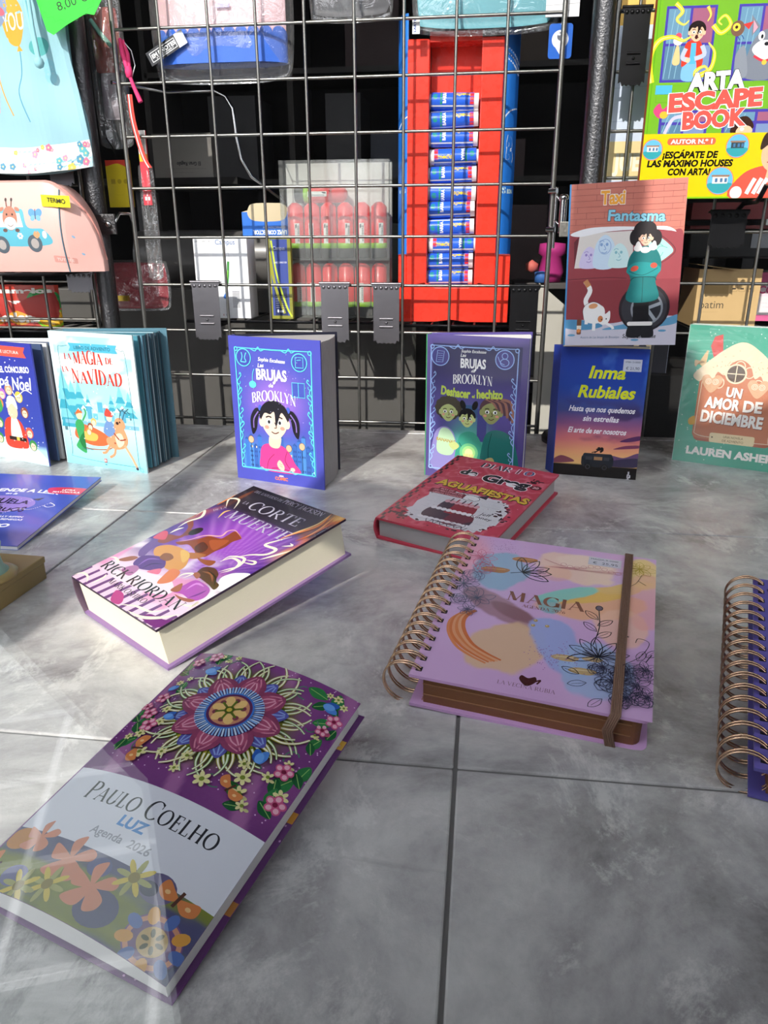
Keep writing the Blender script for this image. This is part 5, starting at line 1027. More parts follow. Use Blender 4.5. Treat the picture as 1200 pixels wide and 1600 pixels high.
# ------------------------------------------------------------------ standing books
def book(name, label, loc, m3, cat='book', group=None): return thing(name, label, cat, loc, group, m3)
r = book('comic_book', 'blue hardback comic standing half open, black-haired girl with bunches and pink jumper on its cover', (-.354, 1.037, 0), standing(-17.7))
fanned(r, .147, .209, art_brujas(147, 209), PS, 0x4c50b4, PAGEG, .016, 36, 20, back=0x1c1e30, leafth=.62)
sa = Art(17, 209); sa.rect(0, 0, 17, 209, 0x3f9a5a); sa.rect(0, 55, 17, 190, 0x2c2a5c); sa.rect(0, 45, 17, 55, 0xb84a3c); sa.text('Deshacer el hechizo', 8.5, 100, 6, 0xcbe05a, rot=90, bold=.03, width=70); sa.text('Brujas', 8.5, 166, 5, 0xe8e8f8, rot=90, bold=.03, width=34)
r = book('comic_book', 'purple hardback comic standing behind the red diary, three green-lit children on its cover', (-.0775, 1.083, 0), standing(-16.5))
fanned(r, .147, .209, art_brujas2(147, 209), PG, 0x5a4e90, PAGEW, .017, 26, 16, spine=0x3f9a5a, spine_art=sa)
TEAL = [mat('teal_leaf_edge', 0x4f93a4, .5, var=.25, scale=30), mat('pale_leaf_edge', 0xc9dde2, .5), mat('dark_leaf_edge', 0x2e4a58, .5, var=.3, scale=30), mat('blue_leaf_edge', 0x6f9fb4, .5, var=.3, scale=40), mat('slate_leaf_edge', 0x4a6470, .5, var=.3, scale=30)]
r = book('advent_book', 'pale blue Christmas book standing with teal leaves fanned open, sleigh and reindeer on its cover', (-.653, 1.085, 0), standing(-16.2))
fanned(r, .160, .207, art_navidad(160, 207), PS, 0xd2eef0, PAGEW, .030, 25, 26, back=0x5a8494, leaf_mats=TEAL, jit=.006, leafth=.86, first=6)
r = book('picture_book', 'dark blue Christmas book cut off by the left edge, Santa group on its cover', (-.795, 1.108, 0), standing(-21.6))
fanned(r, .135, .190, art_concurso(135, 190), PS, 0x3a3fa2, PAGEW, .012, 28, 4, back=0xdfe4ea, leaf_mats=[mat('dark_blue_leaf', 0x4a5a78, .4), PAGEW], leafth=.3, first=8)  # leaves alternate dark blue-grey and white
# two-novel pack, thin box with a printed side
r = book('novel', 'blue and pink paperback pack with sunset camper van cover, standing under the taxi comic', (.114, 1.112, 0), standing(-8.8, 1))
A = art_inma(120, 190); b = MB(); b.b2((0, 0, -.0008), (.120, .190, 0)); b.art(A, flat_at(0)); b.build('front_cover', [mat_board(0x2740a0), PG], r)
sa = Art(26, 190); sa.vgrad([(0, 0x1c2c6c), (.5, 0x2a50b4), (1, 0x2f58c0)]); sa.text('Inma Rubiales', 15, 60, 8, 0xf2eef4, rot=90, shear=.2, bold=.02, width=80); sa.rect(16, 22, 26, 34, 0xe0c040); sa.rect(0, 0, 2.2, 190, 0x8a7a4a)
MB().b2((.0008, .0005, -.032), (.119, .1895, -.0008)).build('page_block', PAGE, r)
rot = Matrix.Rotation(R_(-40), 3, 'Y'); b = MB(); b.b2((-.0012, 0, -.030), (0, .190, 0)); b.build('spine', mat_board(0x2740a0), r)
b = MB(); a = R_(30); b.art(sa, lambda x, y, z: (-math.sin(a)*x-z, y, -.001-math.cos(a)*x)); b.add([(-.0005, 0, 0), (-math.sin(a)*.026, 0, -math.cos(a)*.026), (-math.sin(a)*.026, .19, -math.cos(a)*.026), (-.0005, .19, 0), (.0006, 0, 0), (.0006, 0, -.026), (.0006, .19, -.026), (.0006, .19, 0)], [(0, 1, 2, 3), (4, 7, 6, 5), (0, 4, 5, 1), (3, 2, 6, 7), (1, 5, 6, 2)]); b.build('second_cover', [mat_board(0x2740a0), PG], r)
MB().b2((0, 0, -.033), (.120, .190, -.032)).build('back_cover', mat_board(0x2740a0), r)
r = book('comic_book', 'hardback comic with red taxi, ghosts and white cat, standing on top of the sunset novel', (.1135, 1.098, .1935), standing(-9, 4.5, -2.2))
hardback(r, .148, .2105, .012, art_taxi(171, 243), PS, 0x3f86c0, PAGEW, 0x3f86c0, z0=-.012, k=.866)
r = book('novel', 'green gingerbread-house novel in clear wrap, standing at the right edge of the display', (.311, 1.213, 0), standing(-23.6, 2))
softcover(r, .152, .212, .03, art_amor(152, 212), PG, 0xb9d8cc, PAGEW, z0=-.03)
MB().b2((-.0012, -.0002, -.031), (.1535, .213, .0012)).build('clear_wrap', film_mat('book_wrap_film', 0xffffff, .9, .06, .5, 14), r)
r = book('activity_book', 'large green and yellow escape-game book hanging at upper right, two cartoon windows on its cover', (.2345, 1.325, .394), standing(1.5))
hardback(r, .236, .305, .016, art_arta(236, 305), PG, 0x84c42e, PAGEW, 0xb84a2a, z0=-.016)

# ------------------------------------------------------------------ books lying on the tiles
r = book('hardback_novel', 'thick hardback novel lying flat with cream pages, purple fantasy scene on its cover', (-.3649, .5955, .0012), frame((.811, -.585, -.011), (.578, .798, .171)))
sa = Art(42, 216); sa.rect(0, 0, 42, 216, 0x7a5a8a)
hardback(r, .1456, .216, .0423, art_rio(146, 216), PG, 0x3a2440, PAGE, 0x6a5468, back=0x9070a2, spine_r=.006, over=.004)
r = book('hardback_book', 'red hardback diary with chequered spine edge and cake drawing, lying behind the pink planner', (-.1151, .8182, .0012), frame((.908, -.419, -.03), (.419, .9, .12)))
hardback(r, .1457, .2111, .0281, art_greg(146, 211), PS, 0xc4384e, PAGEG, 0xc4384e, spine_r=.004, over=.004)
r = book('picture_book', 'thin blue monster-school reader lying at the left edge', (-.6858, .7299, .0012), frame((.999, .033, -.01), (-.032, .997, .067)))
softcover(r, .165, .22, .0055, art_escuela(165, 220), PG, 0x3e55b4, PAGEW)
# softcover agenda with an arched cover
BUL = .0105
def arch_z(x, w): return BUL*(1-(2*x/w-1)**2)
r = book('agenda', 'softcover agenda with mandala flower cover and white title band, lying nearest at lower left', (-.2574, .2741, .0072), frame((.954, -.294, -.053), (.299, .944, .137)))
w, h, t = .1309, .2029, .0125
b = MB(); b.art(art_coelho(131, 203), lambda x, y, z: (x, y, z+t+arch_z(x, w)), (4.5, 0)); b.build('front_cover', [mat_board(0x7a3a86), PG], r)
def slab(name, z0, z1, m, y0=0., y1=h, x0=0., x1=w, n=27, arch0=1., arch1=1., parent=r):
    xs = [x0+(x1-x0)*i/n for i in range(n+1)]; b = MB(); P = [(x, z0+arch0*arch_z(x, w)) for x in xs]; Q = [(x, z1+arch1*arch_z(x, w)) for x in xs]; m_ = n+1
    V = [(x, y0, z) for x, z in P]+[(x, y0, z) for x, z in Q]+[(x, y1, z) for x, z in P]+[(x, y1, z) for x, z in Q]; F = []
    for i in range(n): F += [(i, i+1, m_+i+1, m_+i), (2*m_+i, 3*m_+i, 3*m_+i+1, 2*m_+i+1), (i, 2*m_+i, 2*m_+i+1, i+1), (m_+i, m_+i+1, 3*m_+i+1, 3*m_+i)]
    F += [(0, m_, 3*m_, 2*m_), (n, 2*m_+n, 3*m_+n, m_+n)]
    return b.add(V, F).build(name, m, parent)
slab('page_block', .0012, t-.0006, PAGEW, .001, h-.001, .001, w-.0015, arch0=.15)
slab('cover_board', t-.0005, t-.00003, mat_board(0x7a3a86))
A = Art(142, 203); A.rect(0, 0, 142, 203, 0x6a3478)
for k in range(3): A.rect(0, 46+k*62, 142, 54+k*62, [0xc8843c, 0xd8962e, 0xe0b040][k])
rr = random.Random(3)
for i in range(160): A.ell(rr.random()*142, rr.random()*203, .8, .8, 0xd8a8d8, n=6)
b = MB(); b.b2((0, -.001, 0), (w+.0022, h+.001, .0007)); b.art(A, lambda x, y, z: (x*.936, y, z+.0007)); b.build('back_cover', [mat_board(0x6a3478), PS], r)
MB().b2((-.0008, 0, 0), (.0006, h, t)).build('spine', mat_board(0x7a3a86), r)

# spiral planners
ROSE = mat('rose_gold_wire', 0xe0bc9e, .24, 1.); KRAFT = mat('copper_page_edges', 0x8a5a38, .45, .25, bump=.5, scale=60, stretch=(3, 3, 60)); ELAS = mat('copper_elastic', 0x8a6a58, .5, .3, bump=.8, scale=900)
def planner(root, w, h, t, art, board, pages, rings, rad, ring_z):
    cr = .007
    def rr(z0, z1, y0=0., x0=0., x1=w, y1=h):
        P = [(x0, y0), (x1-cr, y0)]+[(x1-cr+cr*math.sin(a), y0+cr-cr*math.cos(a)) for a in (.4, .8, 1.2, 1.571)]+[(x1-cr+cr*math.cos(a), y1-cr+cr*math.sin(a)) for a in (0, .4, .8, 1.2, 1.571)]+[(x0, y1)]
        return MB().prism(P, z0, z1)
    b = rr(t-.0026, t); b.art(art, flat_at(t)); fc = b.build('front_cover', [mat_board(board), PG], root)
    rr(0, .0026).build('back_cover', mat_board(board), root)
    rr(.0026, t-.0026, .004, .010, w-.005, h-.004).build('page_block', pages, root)
    for q in (.34, .67): MB().b2((.0098, .0034, t*q), (w-.012, h-.0034, t*q+.0006)).build('divider_sheet', mat('pale_divider', 0xa87a54, .5), root)
    hb = MB()
    for i in range(rings):
        y = h*(.035+.93*i/(rings-1)); b = MB()
        for dy in (-.0013, .0013):
            P = []
            for k in range(27):
                a = R_(20+k*320/26); P.append((.0035+rad*math.cos(a)*.92-rad*.42, y+dy, ring_z+rad*math.sin(a)))
            b.tube(P, .0008, 6)
        b.build('wire_ring', ROSE, root); hb.b2((.0035, y-.0024, t+.0003), (.0082, y+.0024, t+.0006))
    hb.build('punched_holes', mat('punched_hole_dark', 0x17131a, .7), fc)
r = book('planner', 'pink spiral planner with painted watercolour cover and brown elastic, lying at centre right', (-.0441, .4842, .0015), frame((.981, -.192, -.025), (.193, .971, .14)))
planner(r, .1719, .2174, .0303, art_magia(172, 217), 0xd0a4d4, KRAFT, 17, .0195, .0155)
b = MB(); x = .148; hw = .0032; wv = .0011
for s_ in range(5): xx = x+(s_-2)*.00145; b.tube([(xx, -.0012, .0005), (xx-.004, -.0012, .016), (xx, -.0012, .0318), (xx, .0, .0322), (xx, .1, .0321), (xx, .2174, .0322), (xx, .2186, .031), (xx, .2186, .0005), (xx, .2174, -.0007), (xx, .1, -.0006), (xx, 0, -.0007)], .00085, 6, closed=True)
b.build('elastic_band', ELAS, r)
r = book('planner', 'violet spiral planner cut off by the right edge', (.1790, .4120, .0012), frame((.962, -.273, 0), (.262, .94, .17)))
planner(r, .172, .217, .026, art_purple(172, 217), 0x5f57a4, KRAFT, 17, .0175, .0135)
# gold box and teal figurine at the left edge
r = thing('gift_box', 'flat gold cardboard box at the left edge of the tiles', 'box', (-.446, .668, 0), mat3=frame((.05, 1, 0), (-1, .05, 0)))
GOLD = mat('gold_card', 0xa08a58, .38, .25, bump=.1, scale=120)
MB().b2((-.165, 0, 0), (0, .12, .018)).build('base', GOLD, r, bevel=.0008); MB().b2((-.166, -.001, .018), (.001, .121, .025)).build('lid', GOLD, r, bevel=.001)
r = thing('figurine', 'pale green figurine standing on the gold box', 'figurine', (-.4745, .612, .025))
MINT = mat('mint_resin', 0x8fb5a2, .45, bump=.15, scale=60)
MB().lathe([(.0, 0), (.024, 0), (.025, .004), (.019, .01), (.017, .02), (.02, .034), (.014, .05), (.016, .06), (.011, .072), (0, .075)], n=28).build('body', MINT, r); MB().lathe([(0, 0), (.03, 0), (.031, .003), (.026, .006), (0, .0065)], n=28).build('base', mat('gold_resin', 0xa8915e, .4, .3), r)
# ------------------------------------------------------------------ wire grid panels, posts and hinges
GY = 1.39
def grid_panel(label, xs, zs, x0, x1, z0, z1, y=GY, cat='grid panel', left=True, right=True):
    r = thing('wire_grid_panel', label, cat, ((x0+x1)/2, y, z0)); ox, oz = (x0+x1)/2, z0
    b = MB()
    if left: b.tube([(x0-ox, 0, 0), (x0-ox, 0, z1-oz)], .0042, 8)
    if right: b.tube([(x1-ox, 0, 0), (x1-ox, 0, z1-oz)], .0042, 8)
    b.tube([(x0-ox, 0, z1-oz), (x1-ox, 0, z1-oz)], .0042, 8)
    b.build('edge_rod', STEEL, r)
    for x in xs: MB().tube([(x-ox, -.002, 0), (x-ox, -.002, z1-oz)], .0026, 8).build('upright_wire', STEEL, r)
    for z in zs: MB().tube([(x0-ox, .002, z-oz), (x1-ox, .002, z-oz)], .0026, 8).build('cross_wire', STEEL, r)
    return r
ZS = [.0067, .0912, .1749, .2573, .3396, .4221, .5051, .5879, .668, .75]
main = grid_panel('large black wire grid in the middle, between the two round posts', [-.556, -.4712, -.39, -.3087, -.2265, -.1454, -.0611, .0197], ZS, -.6375, .107, -.03, .83)
grid_panel('black wire grid on the right, behind the escape-game book', [.222, .300, .372, .452, .53], [.178, .262, .345, .43, .50, .585, .668, .75], .19, .60, -.03, .83, y=1.40, right=False)
grid_panel('black wire grid on the left, behind the pink case', [-.835, -.92, -1.0], [.0912, .1749, .192, .262, .345, .43, .5051, .5879, .668, .75], -1.08, -.736, -.03, .83, y=1.40, left=False)
def post(label, x, y, r_, z0):
    r = thing('round_post', label, 'post', (x, y, z0)); MB().cyl((0, 0, 0), (0, 0, .85-z0), r_, 32).build('tube', HAMMER, r); return r
p = post('round black hammered-metal post on the left, beside the blue drawstring bag', -.697, 1.375, .0165, 0)
MB().lathe([(0, 0), (.045, 0), (.045, .006), (.03, .01), (.0, .011)]).build('foot_disc', BLACKM, p)
p = post('round black hammered-metal post on the right, behind the taxi comic', .158, 1.315, .0165, 0)
MB().lathe([(0, 0), (.047, 0), (.048, .008), (.044, .014), (.0, .015)], n=40).build('foot_disc', BLACKM, p)
r = thing('grid_hinge', 'chrome pin hinge on the right edge of the middle grid, beside the taxi comic', 'hinge', (.107, 1.39, .35))
b = MB(); b.cyl((.018, -.012, -.006), (.018, -.012, .048), .0062, 20); b.lathe([(0, .056), (.007, .054), (.0082, .05), (.0082, .047), (.0062, .046)], (.018, -.012, 0), 20); b.build('hinge_pin', CHROME, r)
b = MB(); b.b2((.014, -.02, -.012), (.056, -.014, .012)); b.build('mounting_plate', mat('zinc_plate', 0xa8a49c, .35, .9, bump=.5, scale=200), r, bevel=.001)
b = MB(); b.tube([(.006, -.004, .066), (.006, -.004, -.03)], .0028, 8); b.tube([(.018, -.012, .04), (.008, -.008, .05), (.006, -.004, .056)], .002, 8); b.tube([(.018, -.012, .004), (.008, -.008, .012), (.006, -.004, .016)], .002, 8); b.build('bracket_wire', CHROME, r)
for dz in (.06, .0): MB().cyl((-.006, -.004, dz), (.006, -.012, dz), .0045, 10).build('bolt', CHROME, r)
r = thing('grid_hinge', 'black clamp plate with a bolt joining the left post to the middle grid', 'hinge', (-.672, 1.375, .362))
MB().b2((-.028, -.022, -.017), (.016, -.016, .017)).build('clamp_plate', HAMMER, r, bevel=.001); MB().lathe([(0, .006), (.004, .006), (.006, .003), (.006, 0)], (.004, -.022, 0), 16, rot=Matrix.Rotation(R_(90), 3, 'X')).build('bolt', CHROME, r)
MB().tube([(.014, -.018, .004), (.02, -.01, .018), (.03, .01, .018), (.034, .016, 0)], .003, 8).build('hook_wire', CHROME, r)
# shelf-hook plates hung on the wires
def hook_plate(label, x, z, w=.05, h=.105, m=PLATE, y=None, arm=.16, lip=True, slots=True):
    y = GY-.0085 if y is None else y
    r = thing('shelf_bracket', label, 'shelf bracket', (x, y, z), 'shelf brackets hooked on the grids'); P = []
    n = 20
    P = [(-w/2, .004), (-w/2, h-.008), (-w/2-.003, h-.003), (-w/2-.003, h)]+[(-w/2+w*i/n, h+.0022*abs(math.sin(i*math.pi/5))*0) for i in range(n+1)]+[(w/2+.003, h), (w/2+.003, h-.003), (w/2, h-.008), (w/2, .004)]
    P += [(w/2-w*i/n, .0038+.0026*math.sin(i*math.pi/n*6)**2-.004*(1 if 2 < i < n-2 else 0)) for i in range(1, n)]
    b = MB(); b.prism(P, -.0008, .0008, 'y')
    if lip: b.tube([(-w/2-.003, .001, h), (w/2+.003, .001, h)], .0026, 10); b.b2((-w/2-.003, 0, h-.0026), (w/2+.003, .012, h)); 
    for k in range(5): b.lathe([(0, .0016), (.0025, .0013), (.0035, 0)], (-w/2+w*(k+.5)/5, -.0008, h-.007), 8, rot=Matrix.Rotation(R_(90), 3, 'X'))
    pl = b.build('plate', m, r)
    if slots:
        for dz in (.030, .044): MB().tube([(-w*.26, -.0012, h*.29+dz-.030), (w*.26, -.0012, h*.29+dz-.030)], .0019, 8).build('embossed_rib', m, pl)
        MB().lathe([(0, .0022), (.0018, .0018), (.0026, 0)], (0, -.0008, h*.29+.007), 12, rot=Matrix.Rotation(R_(90), 3, 'X')).build('rivet', m, pl)
    if arm: MB().b2((-.004, .0008, .0185), (.004, arm, .0275)).build('arm', BLACKM, r)
    return r
hook_plate('grey metal bracket plate behind the blue witch comic, leftmost on the middle grid', -.510, .158, m=PLATE)
hook_plate('grey metal bracket plate below the red marker box, left of its near twin', -.268, .1565, m=PLATE)
hook_plate('grey metal bracket plate just left of the red glue-stick tray', -.174, .1555, .047, m=PLATE)
hook_plate('black metal bracket plate behind the purple witch comic, rightmost on the middle grid', .070, .153, .048, m=PLATEB)
hook_plate('black bracket plate at top right, left of the escape-game book', .2165, .562, .04, .108, PLATEB, 1.385, 0)
hook_plate('black bracket plate with a peg under the escape-game book', .395, .319, .056, .058, PLATEB, 1.386, 0, slots=False)
hook_plate('grey bracket plate above the pink case, by the left post', -.763, .427, .045, .03, PLATE, 1.388, 0, slots=False)
hook_plate('grey bracket plate under the pink case, by the left post', -.756, .242, .05, .038, PLATE, 1.388, 0, slots=False)
# pegs carrying the escape-game book
for x, lb in ((.262, 'black wire peg under the left end of the escape-game book'), (.41, 'black wire peg with upturned tip under the right end of the escape-game book')):
    r = thing('wire_peg', lb, 'peg', (x, 1.40, .388)); MB().tube([(0, .004, -.03), (0, -.006, -.008), (0, -.03, 0), (0, -.092, 0), (0, -.104, .006), (0.004, -.112, .022)], .0038, 8).build('rod', BLACKM, r)
# wire shelves on the shop side of the grid
def wire_shelf(label, x0, x1, z, y0=1.40, y1=1.56, n=6):
    r = thing('wire_shelf', label, 'shelf', (x0, y0, z)); b = MB(); L = x1-x0
    b.tube([(0, 0, 0), (L, 0, 0), (L, y1-y0, 0), (0, y1-y0, 0)], .0028, 8, closed=True); b.build('frame_rod', BLACKM, r)
    for i in range(1, n): MB().tube([(L*i/n, 0, .001), (L*i/n, y1-y0, .001)], .002, 6).build('shelf_wire', BLACKM, r)
    return r
wire_shelf('wire shelf under the correction-pen box and red marker box', -.56, -.165, .1905, n=10)
wire_shelf('wire shelf under the red glue-stick tray', -.172, .062, .1865, n=6)
wire_shelf('wire tray under the pink case', -.98, -.735, .281, 1.25, 1.398, n=8)
wire_shelf('wire shelf under the fruit sweets bag', -1.02, -.80, .168, n=6)
wire_shelf('wire shelf under the brown carton', .34, .62, .174, 1.41, 1.68, n=6)

# ------------------------------------------------------------------ goods behind the middle grid
def soft_body(pts_fn, n, m_, mats): pass
def pillow(w, h, d, nx=28, nz=18, pow_=2.6, wob=0, seed=0):
    """soft cushion-like body centred on the origin, facing -y; returns verts/faces"""
    V = []; F = []
    for side in (-1, 1):
        for j in range(nz+1):
            for i in range(nx+1):
                u, v = -1+2*i/nx, -1+2*j/nz; e = max(0, 1-abs(u)**pow_)*max(0, 1-abs(v)**pow_)
                cx = u*(1-.06*abs(v)**3); cz = v*(1-.06*abs(u)**3); q = wob*math.sin(u*7+seed+v*3)*math.sin(v*6+seed)
                V.append((cx*w/2, side*(d/2*e**.5+q*e), cz*h/2))
    m = nx+1; k = m*(nz+1)
    for j in range(nz):
        for i in range(nx):
            a = j*m+i; F.append((a, a+1, a+m+1, a+m)); F.append((k+a, k+a+m, k+a+m+1, k+a+1))
    for i in range(nx): F.append((i, k+i, k+i+1, i+1)); a = nz*m+i; F.append((a, a+1, k+a+1, k+a))
    for j in range(nz): a = j*m; F.append((a, a+m, k+a+m, k+a)); a = j*m+nx; F.append((a, k+a, k+a+m, a+m))
    return V, F
r = thing('pencil_case', 'pink pencil case with blue scalloped base in clear bag, hanging behind the grid at top', 'pencil case', (-.4615, 1.432, .612))
b = MB(); 
P = [(-.112, .024)]+[(-.112+.224*i/40, .056+.006*abs(math.sin(i*math.pi/4))) for i in range(41)]+[(.112, .024), (.1, .005), (-.104, .005)]
def softbox(x0, x1, z0, z1, d, n=26, m=12, bulge=.006):
    V = []; F = []; mm = n+1
    for s_ in (-1, 1):
        for j in range(m+1):
            for i in range(n+1):
                u, v = i/n, j/m; e = min(1, 6*min(u, 1-u))**.5; V.append((x0+(x1-x0)*u, s_*(d*.5*e*(1-.15*v)+bulge*math.sin(math.pi*u)*.5), z0+(z1-z0)*v))
    k = mm*(m+1)
    for j in range(m):
        for i in range(n): a = j*mm+i; F += [(a, a+1, a+mm+1, a+mm), (k+a, k+a+mm, k+a+mm+1, k+a+1)]
    for i in range(n): F += [(i, k+i, k+i+1, i+1), (m*mm+i, m*mm+i+1, k+m*mm+i+1, k+m*mm+i)]
    for j in range(m): a = j*mm; F += [(a, a+mm, k+a+mm, k+a), (a+n, k+a+n, k+a+n+mm, a+n+mm)]
    return V, F
V, F = softbox(-.112, .112, .02, .19, .04); b.add(V, F, 0, True); b.build('body', mat('pale_pink_leatherette', 0xe9c3c8, .4, bump=.15, scale=400), r)
b = MB(); V = []; F = []; n = 220
for i in range(n+1):
    u = i/n; x = -.1135+.227*u; e = min(1, 6*min(u, 1-u))**.5; d = .0225*e+.0035*math.sin(math.pi*u); zt = .049+.010*math.sqrt(max(0, 1-(2*((u*11) % 1)-1)**2))
    for y, z in ((-d, .006), (-d-.001, .03), (-d-.0008, zt), (-d+.001, zt), (d, .006)): V.append((x, y, z))
for i in range(n):
    for k in range(5): F.append((i*5+k, i*5+(k+1) % 5, (i+1)*5+(k+1) % 5, (i+1)*5+k))
b.add(V, F, 0, False); b.build('scalloped_base', mat('blue_leatherette', 0x3f6fd4, .3, bump=.15, scale=400), r)
MB().b2((.0, -.0275, .085), (.024, -.0262, .0905)).build('brand_patch', mat('lilac_patch', 0xb9b4e0, .5), r)
b = MB(); V, F = pillow(.252, .235, .062, wob=.004); b.add([(x, y, z+.095) for x, y, z in V], F, 0, True); b.build('clear_bag', CLEAR, r)
bag_ = r.children[-1]; A = Art(74, 22); A.rect(0, 0, 74, 22, 0x16161a); A.rect(58, 0, 74, 22, 0xe8e8ea); A.rect(5, 3.5, 56, 18.5, 0xf0f0f0); A.rect(6, 4.5, 55, 17.5, 0x16161a); A.text('EM', 13, 9, 6, 0xffffff, bold=.04); A.text('RNOTES', 38, 9, 6, 0xffffff, bold=.04, width=34); A.text('STATIONERY', 32, 5.5, 2.4, 0xffffff, width=36)
b = MB(); rot = Matrix.Rotation(R_(-27), 3, 'Y') @ Matrix.Rotation(R_(90), 3, 'X'); b.art(A, lambda x, y, z: rot @ Vector((x-.037, y-.011, z+.034))+Vector((-.088, 0, .028))); b.build('label_sticker', [BLACKM, PG], bag_)
MB().tube([(0, -.04, .226), (0, -.02, .222), (0, 0, .214), (0, .03, .206)], .0015, 6).build('hang_wire', BLACKM, r)
def bag(name, label, cat, x0, x1, z0, z1, y, col, d=.03, extra=None, wob=.004, m=None):
    r = thing(name, label, cat, ((x0+x1)/2, y, z0)); w, h = x1-x0, z1-z0
    if col is not None: V, F = pillow(w*.93, h*.9, d*.7, wob=wob*.5); MB().add([(x, yy, z+h/2) for x, yy, z in V], F, 0, True).build('contents', m or mat('bag_%06x' % col, col, .55, bump=.3, scale=80), r)
    V, F = pillow(w, h, d, wob=wob, seed=1); MB().add([(x, yy, z+h/2) for x, yy, z in V], F, 0, True).build('clear_bag', CLEAR, r); return r
bag('bagged_item', 'grey item in clear crinkled bag at top, between the pencil case and the teal bag', 'bag', -.308, -.165, .672, .86, 1.425, 0x55555a)
r = bag('bagged_item', 'teal folded cloth item in clear bag, above the red glue-stick tray', 'bag', -.137, .105, .646, .86, 1.42, 0x6fb4c0, .034)
A = Art(12, 24); A.rect(0, 0, 12, 24, 0xf0f0f2); A.text('LARTE', 6, 12, 3.6, 0x2a4a9a, rot=90, bold=.04, width=19); b = MB(); b.art(A, lambda x, y, z: (x-.117, -.0185-z, y+.002)); b.build('side_label', [BLACKM, PG], r)
r = thing('swing_tag', 'blue tag with a white round emblem hanging at the right of the middle grid', 'tag', (.104, 1.405, .607)); A = Art(37, 49); A.rrect(0, 0, 37, 49, 5, 0x2f66c4); A.ell(18, 27, 13, 13, 0xf2f2f4); A.poly2([(6, 23), (20, 4), (24, 15)], 0xf2f2f4); A.ell(19, 31, 6, 6, 0x6a6e78); A.ell(21, 29, 3, 3, 0x22242a); A.ell(16, 34, 2.5, 1.6, 0xd8dade)
b = MB(); b.b2((-.0185, 0, .005), (.0185, .0008, .044)); b.art(A, lambda x, y, z: (x-.0185, -z, y)); b.build('card', [mat_board(0x2f66c4), PG], r); MB().tube([(0, 0, .047), (.004, -.004, .09), (0, -.008, .145)], .0006, 6).build('tag_string', mat('white_string', 0xe8e8e8, .8), r)
r = thing('swing_tag', 'white card tag at top, above the blue tag', 'tag', (.104, 1.402, .664)); A = Art(52, 60); A.rect(0, 0, 52, 60, 0xe4e4e6); A.stroke([(0, 16), (52, 18)], .6, 0x9a9a9e); A.text('80 x 10', 26, 24, 5, 0x55555a); A.text('E  -  T', 30, 5, 4, 0x77777c)
b = MB(); b.b2((-.026, 0, 0), (.026, .0008, .06)); b.art(A, lambda x, y, z: (x-.026, -z, y)); b.build('card', [mat_board(0xe4e4e6), PS], r); MB().tube([(0, 0, .058), (0, -.006, .075), (0, -.008, .088)], .0006, 6).build('tag_string', mat('white_string', 0xe8e8e8, .8), r)
# glue-stick tray
RED = mat('red_plastic', 0xee3a28, .28, bump=.05, scale=60, coat=.3)
r = thing('display_tray', 'tall red display tray with blue sides full of glue sticks, behind the grid', 'display tray', (-.061, 1.44, .1895))
b = MB(); b.b2((-.083, 0, .066), (-.046, .03, .46)); b.build('left_rail', RED, r, bevel=.002)
b = MB(); b.b2((.041, 0, .066), (.078, .03, .46)); b.build('right_rail', RED, r, bevel=.002)
b = MB(); b.prism([(-.098, 0), (-.03, 0), (0, .004), (.03, 0), (.105, 0), (.105, .12), (.078, .12), (.078, .066), (.05, .072), (.03, .062), (-.03, .062), (-.05, .072), (-.083, .066), (-.083, .12), (-.098, .12)], 0, .064, 'y'); b.build('tray_foot', RED, r, bevel=.0015)
b = MB(); b.b2((-.046, .045, .05), (.041, .05, .47)); b.b2((-.03, .038, .37), (.03, .046, .385)); b.b2((-.046, .002, .455), (.041, .05, .47)); b.build('back_panel', RED, r)
b = MB(); BLU = mat('blue_card', 0x1f6fd0, .35)
def curved_side(x0, x1, art, s_):
    b = MB(); n = 8; V = []
    P = [(x0+(x1-x0)*i/n, .012+.03*((i/n if s_ > 0 else 1-i/n))**1.8) for i in range(n+1)]
    for x, y in P: V += [(x, y, .118), (x, y, .50), (x, y+.02, .118), (x, y+.02, .50)]
    F = []
    for i in range(n): a, c = 4*i, 4*i+4; F += [(a, c, c+1, a+1), (a+2, a+3, c+3, c+2), (a+1, c+1, c+3, a+3), (a, a+2, c+2, c)]
    F += [(0, 1, 3, 2), (4*n, 4*n+2, 4*n+3, 4*n+1)]
    b.add(V, F)
    def fn(x, y, z): u = min(1, max(0, x/(abs(x1-x0)))); q = u if s_ > 0 else 1-u; return (x0+(x1-x0)*u, .012+.03*q**1.8-z-.0003, .118+y)
    b.art(art, fn); return b
A = Art(20, 382)
for i in range(10): A.field(lambda U, V: cmix(0x1f6fd0, 0x2a80e0, U*1.0), 8, 1, 0, 0, 20, 382); break
A.text('A', 10, 128, 50, 0xffffff, bold=.05, width=17); A.rect(0, 100, 20, 120, 0x1f9a58); A.text('TES', 9, 106, 6, 0xe8fff0, bold=.03, width=15); A.stroke([(1, 210), (10, 222), (19, 228)], 2, 0xe8f0ff); A.stroke([(2, 300), (18, 318)], 2.6, 0xe8f0ff); A.stroke([(2, 308), (18, 326)], 2.6, 0xe8f0ff); A.stroke([(2, 316), (18, 334)], 2.6, 0xe8f0ff); A.rect(0, 336, 20, 362, 0xe8c82a)
curved_side(-.103, -.083, A, -1).build('left_side_card', [BLU, PS], r)
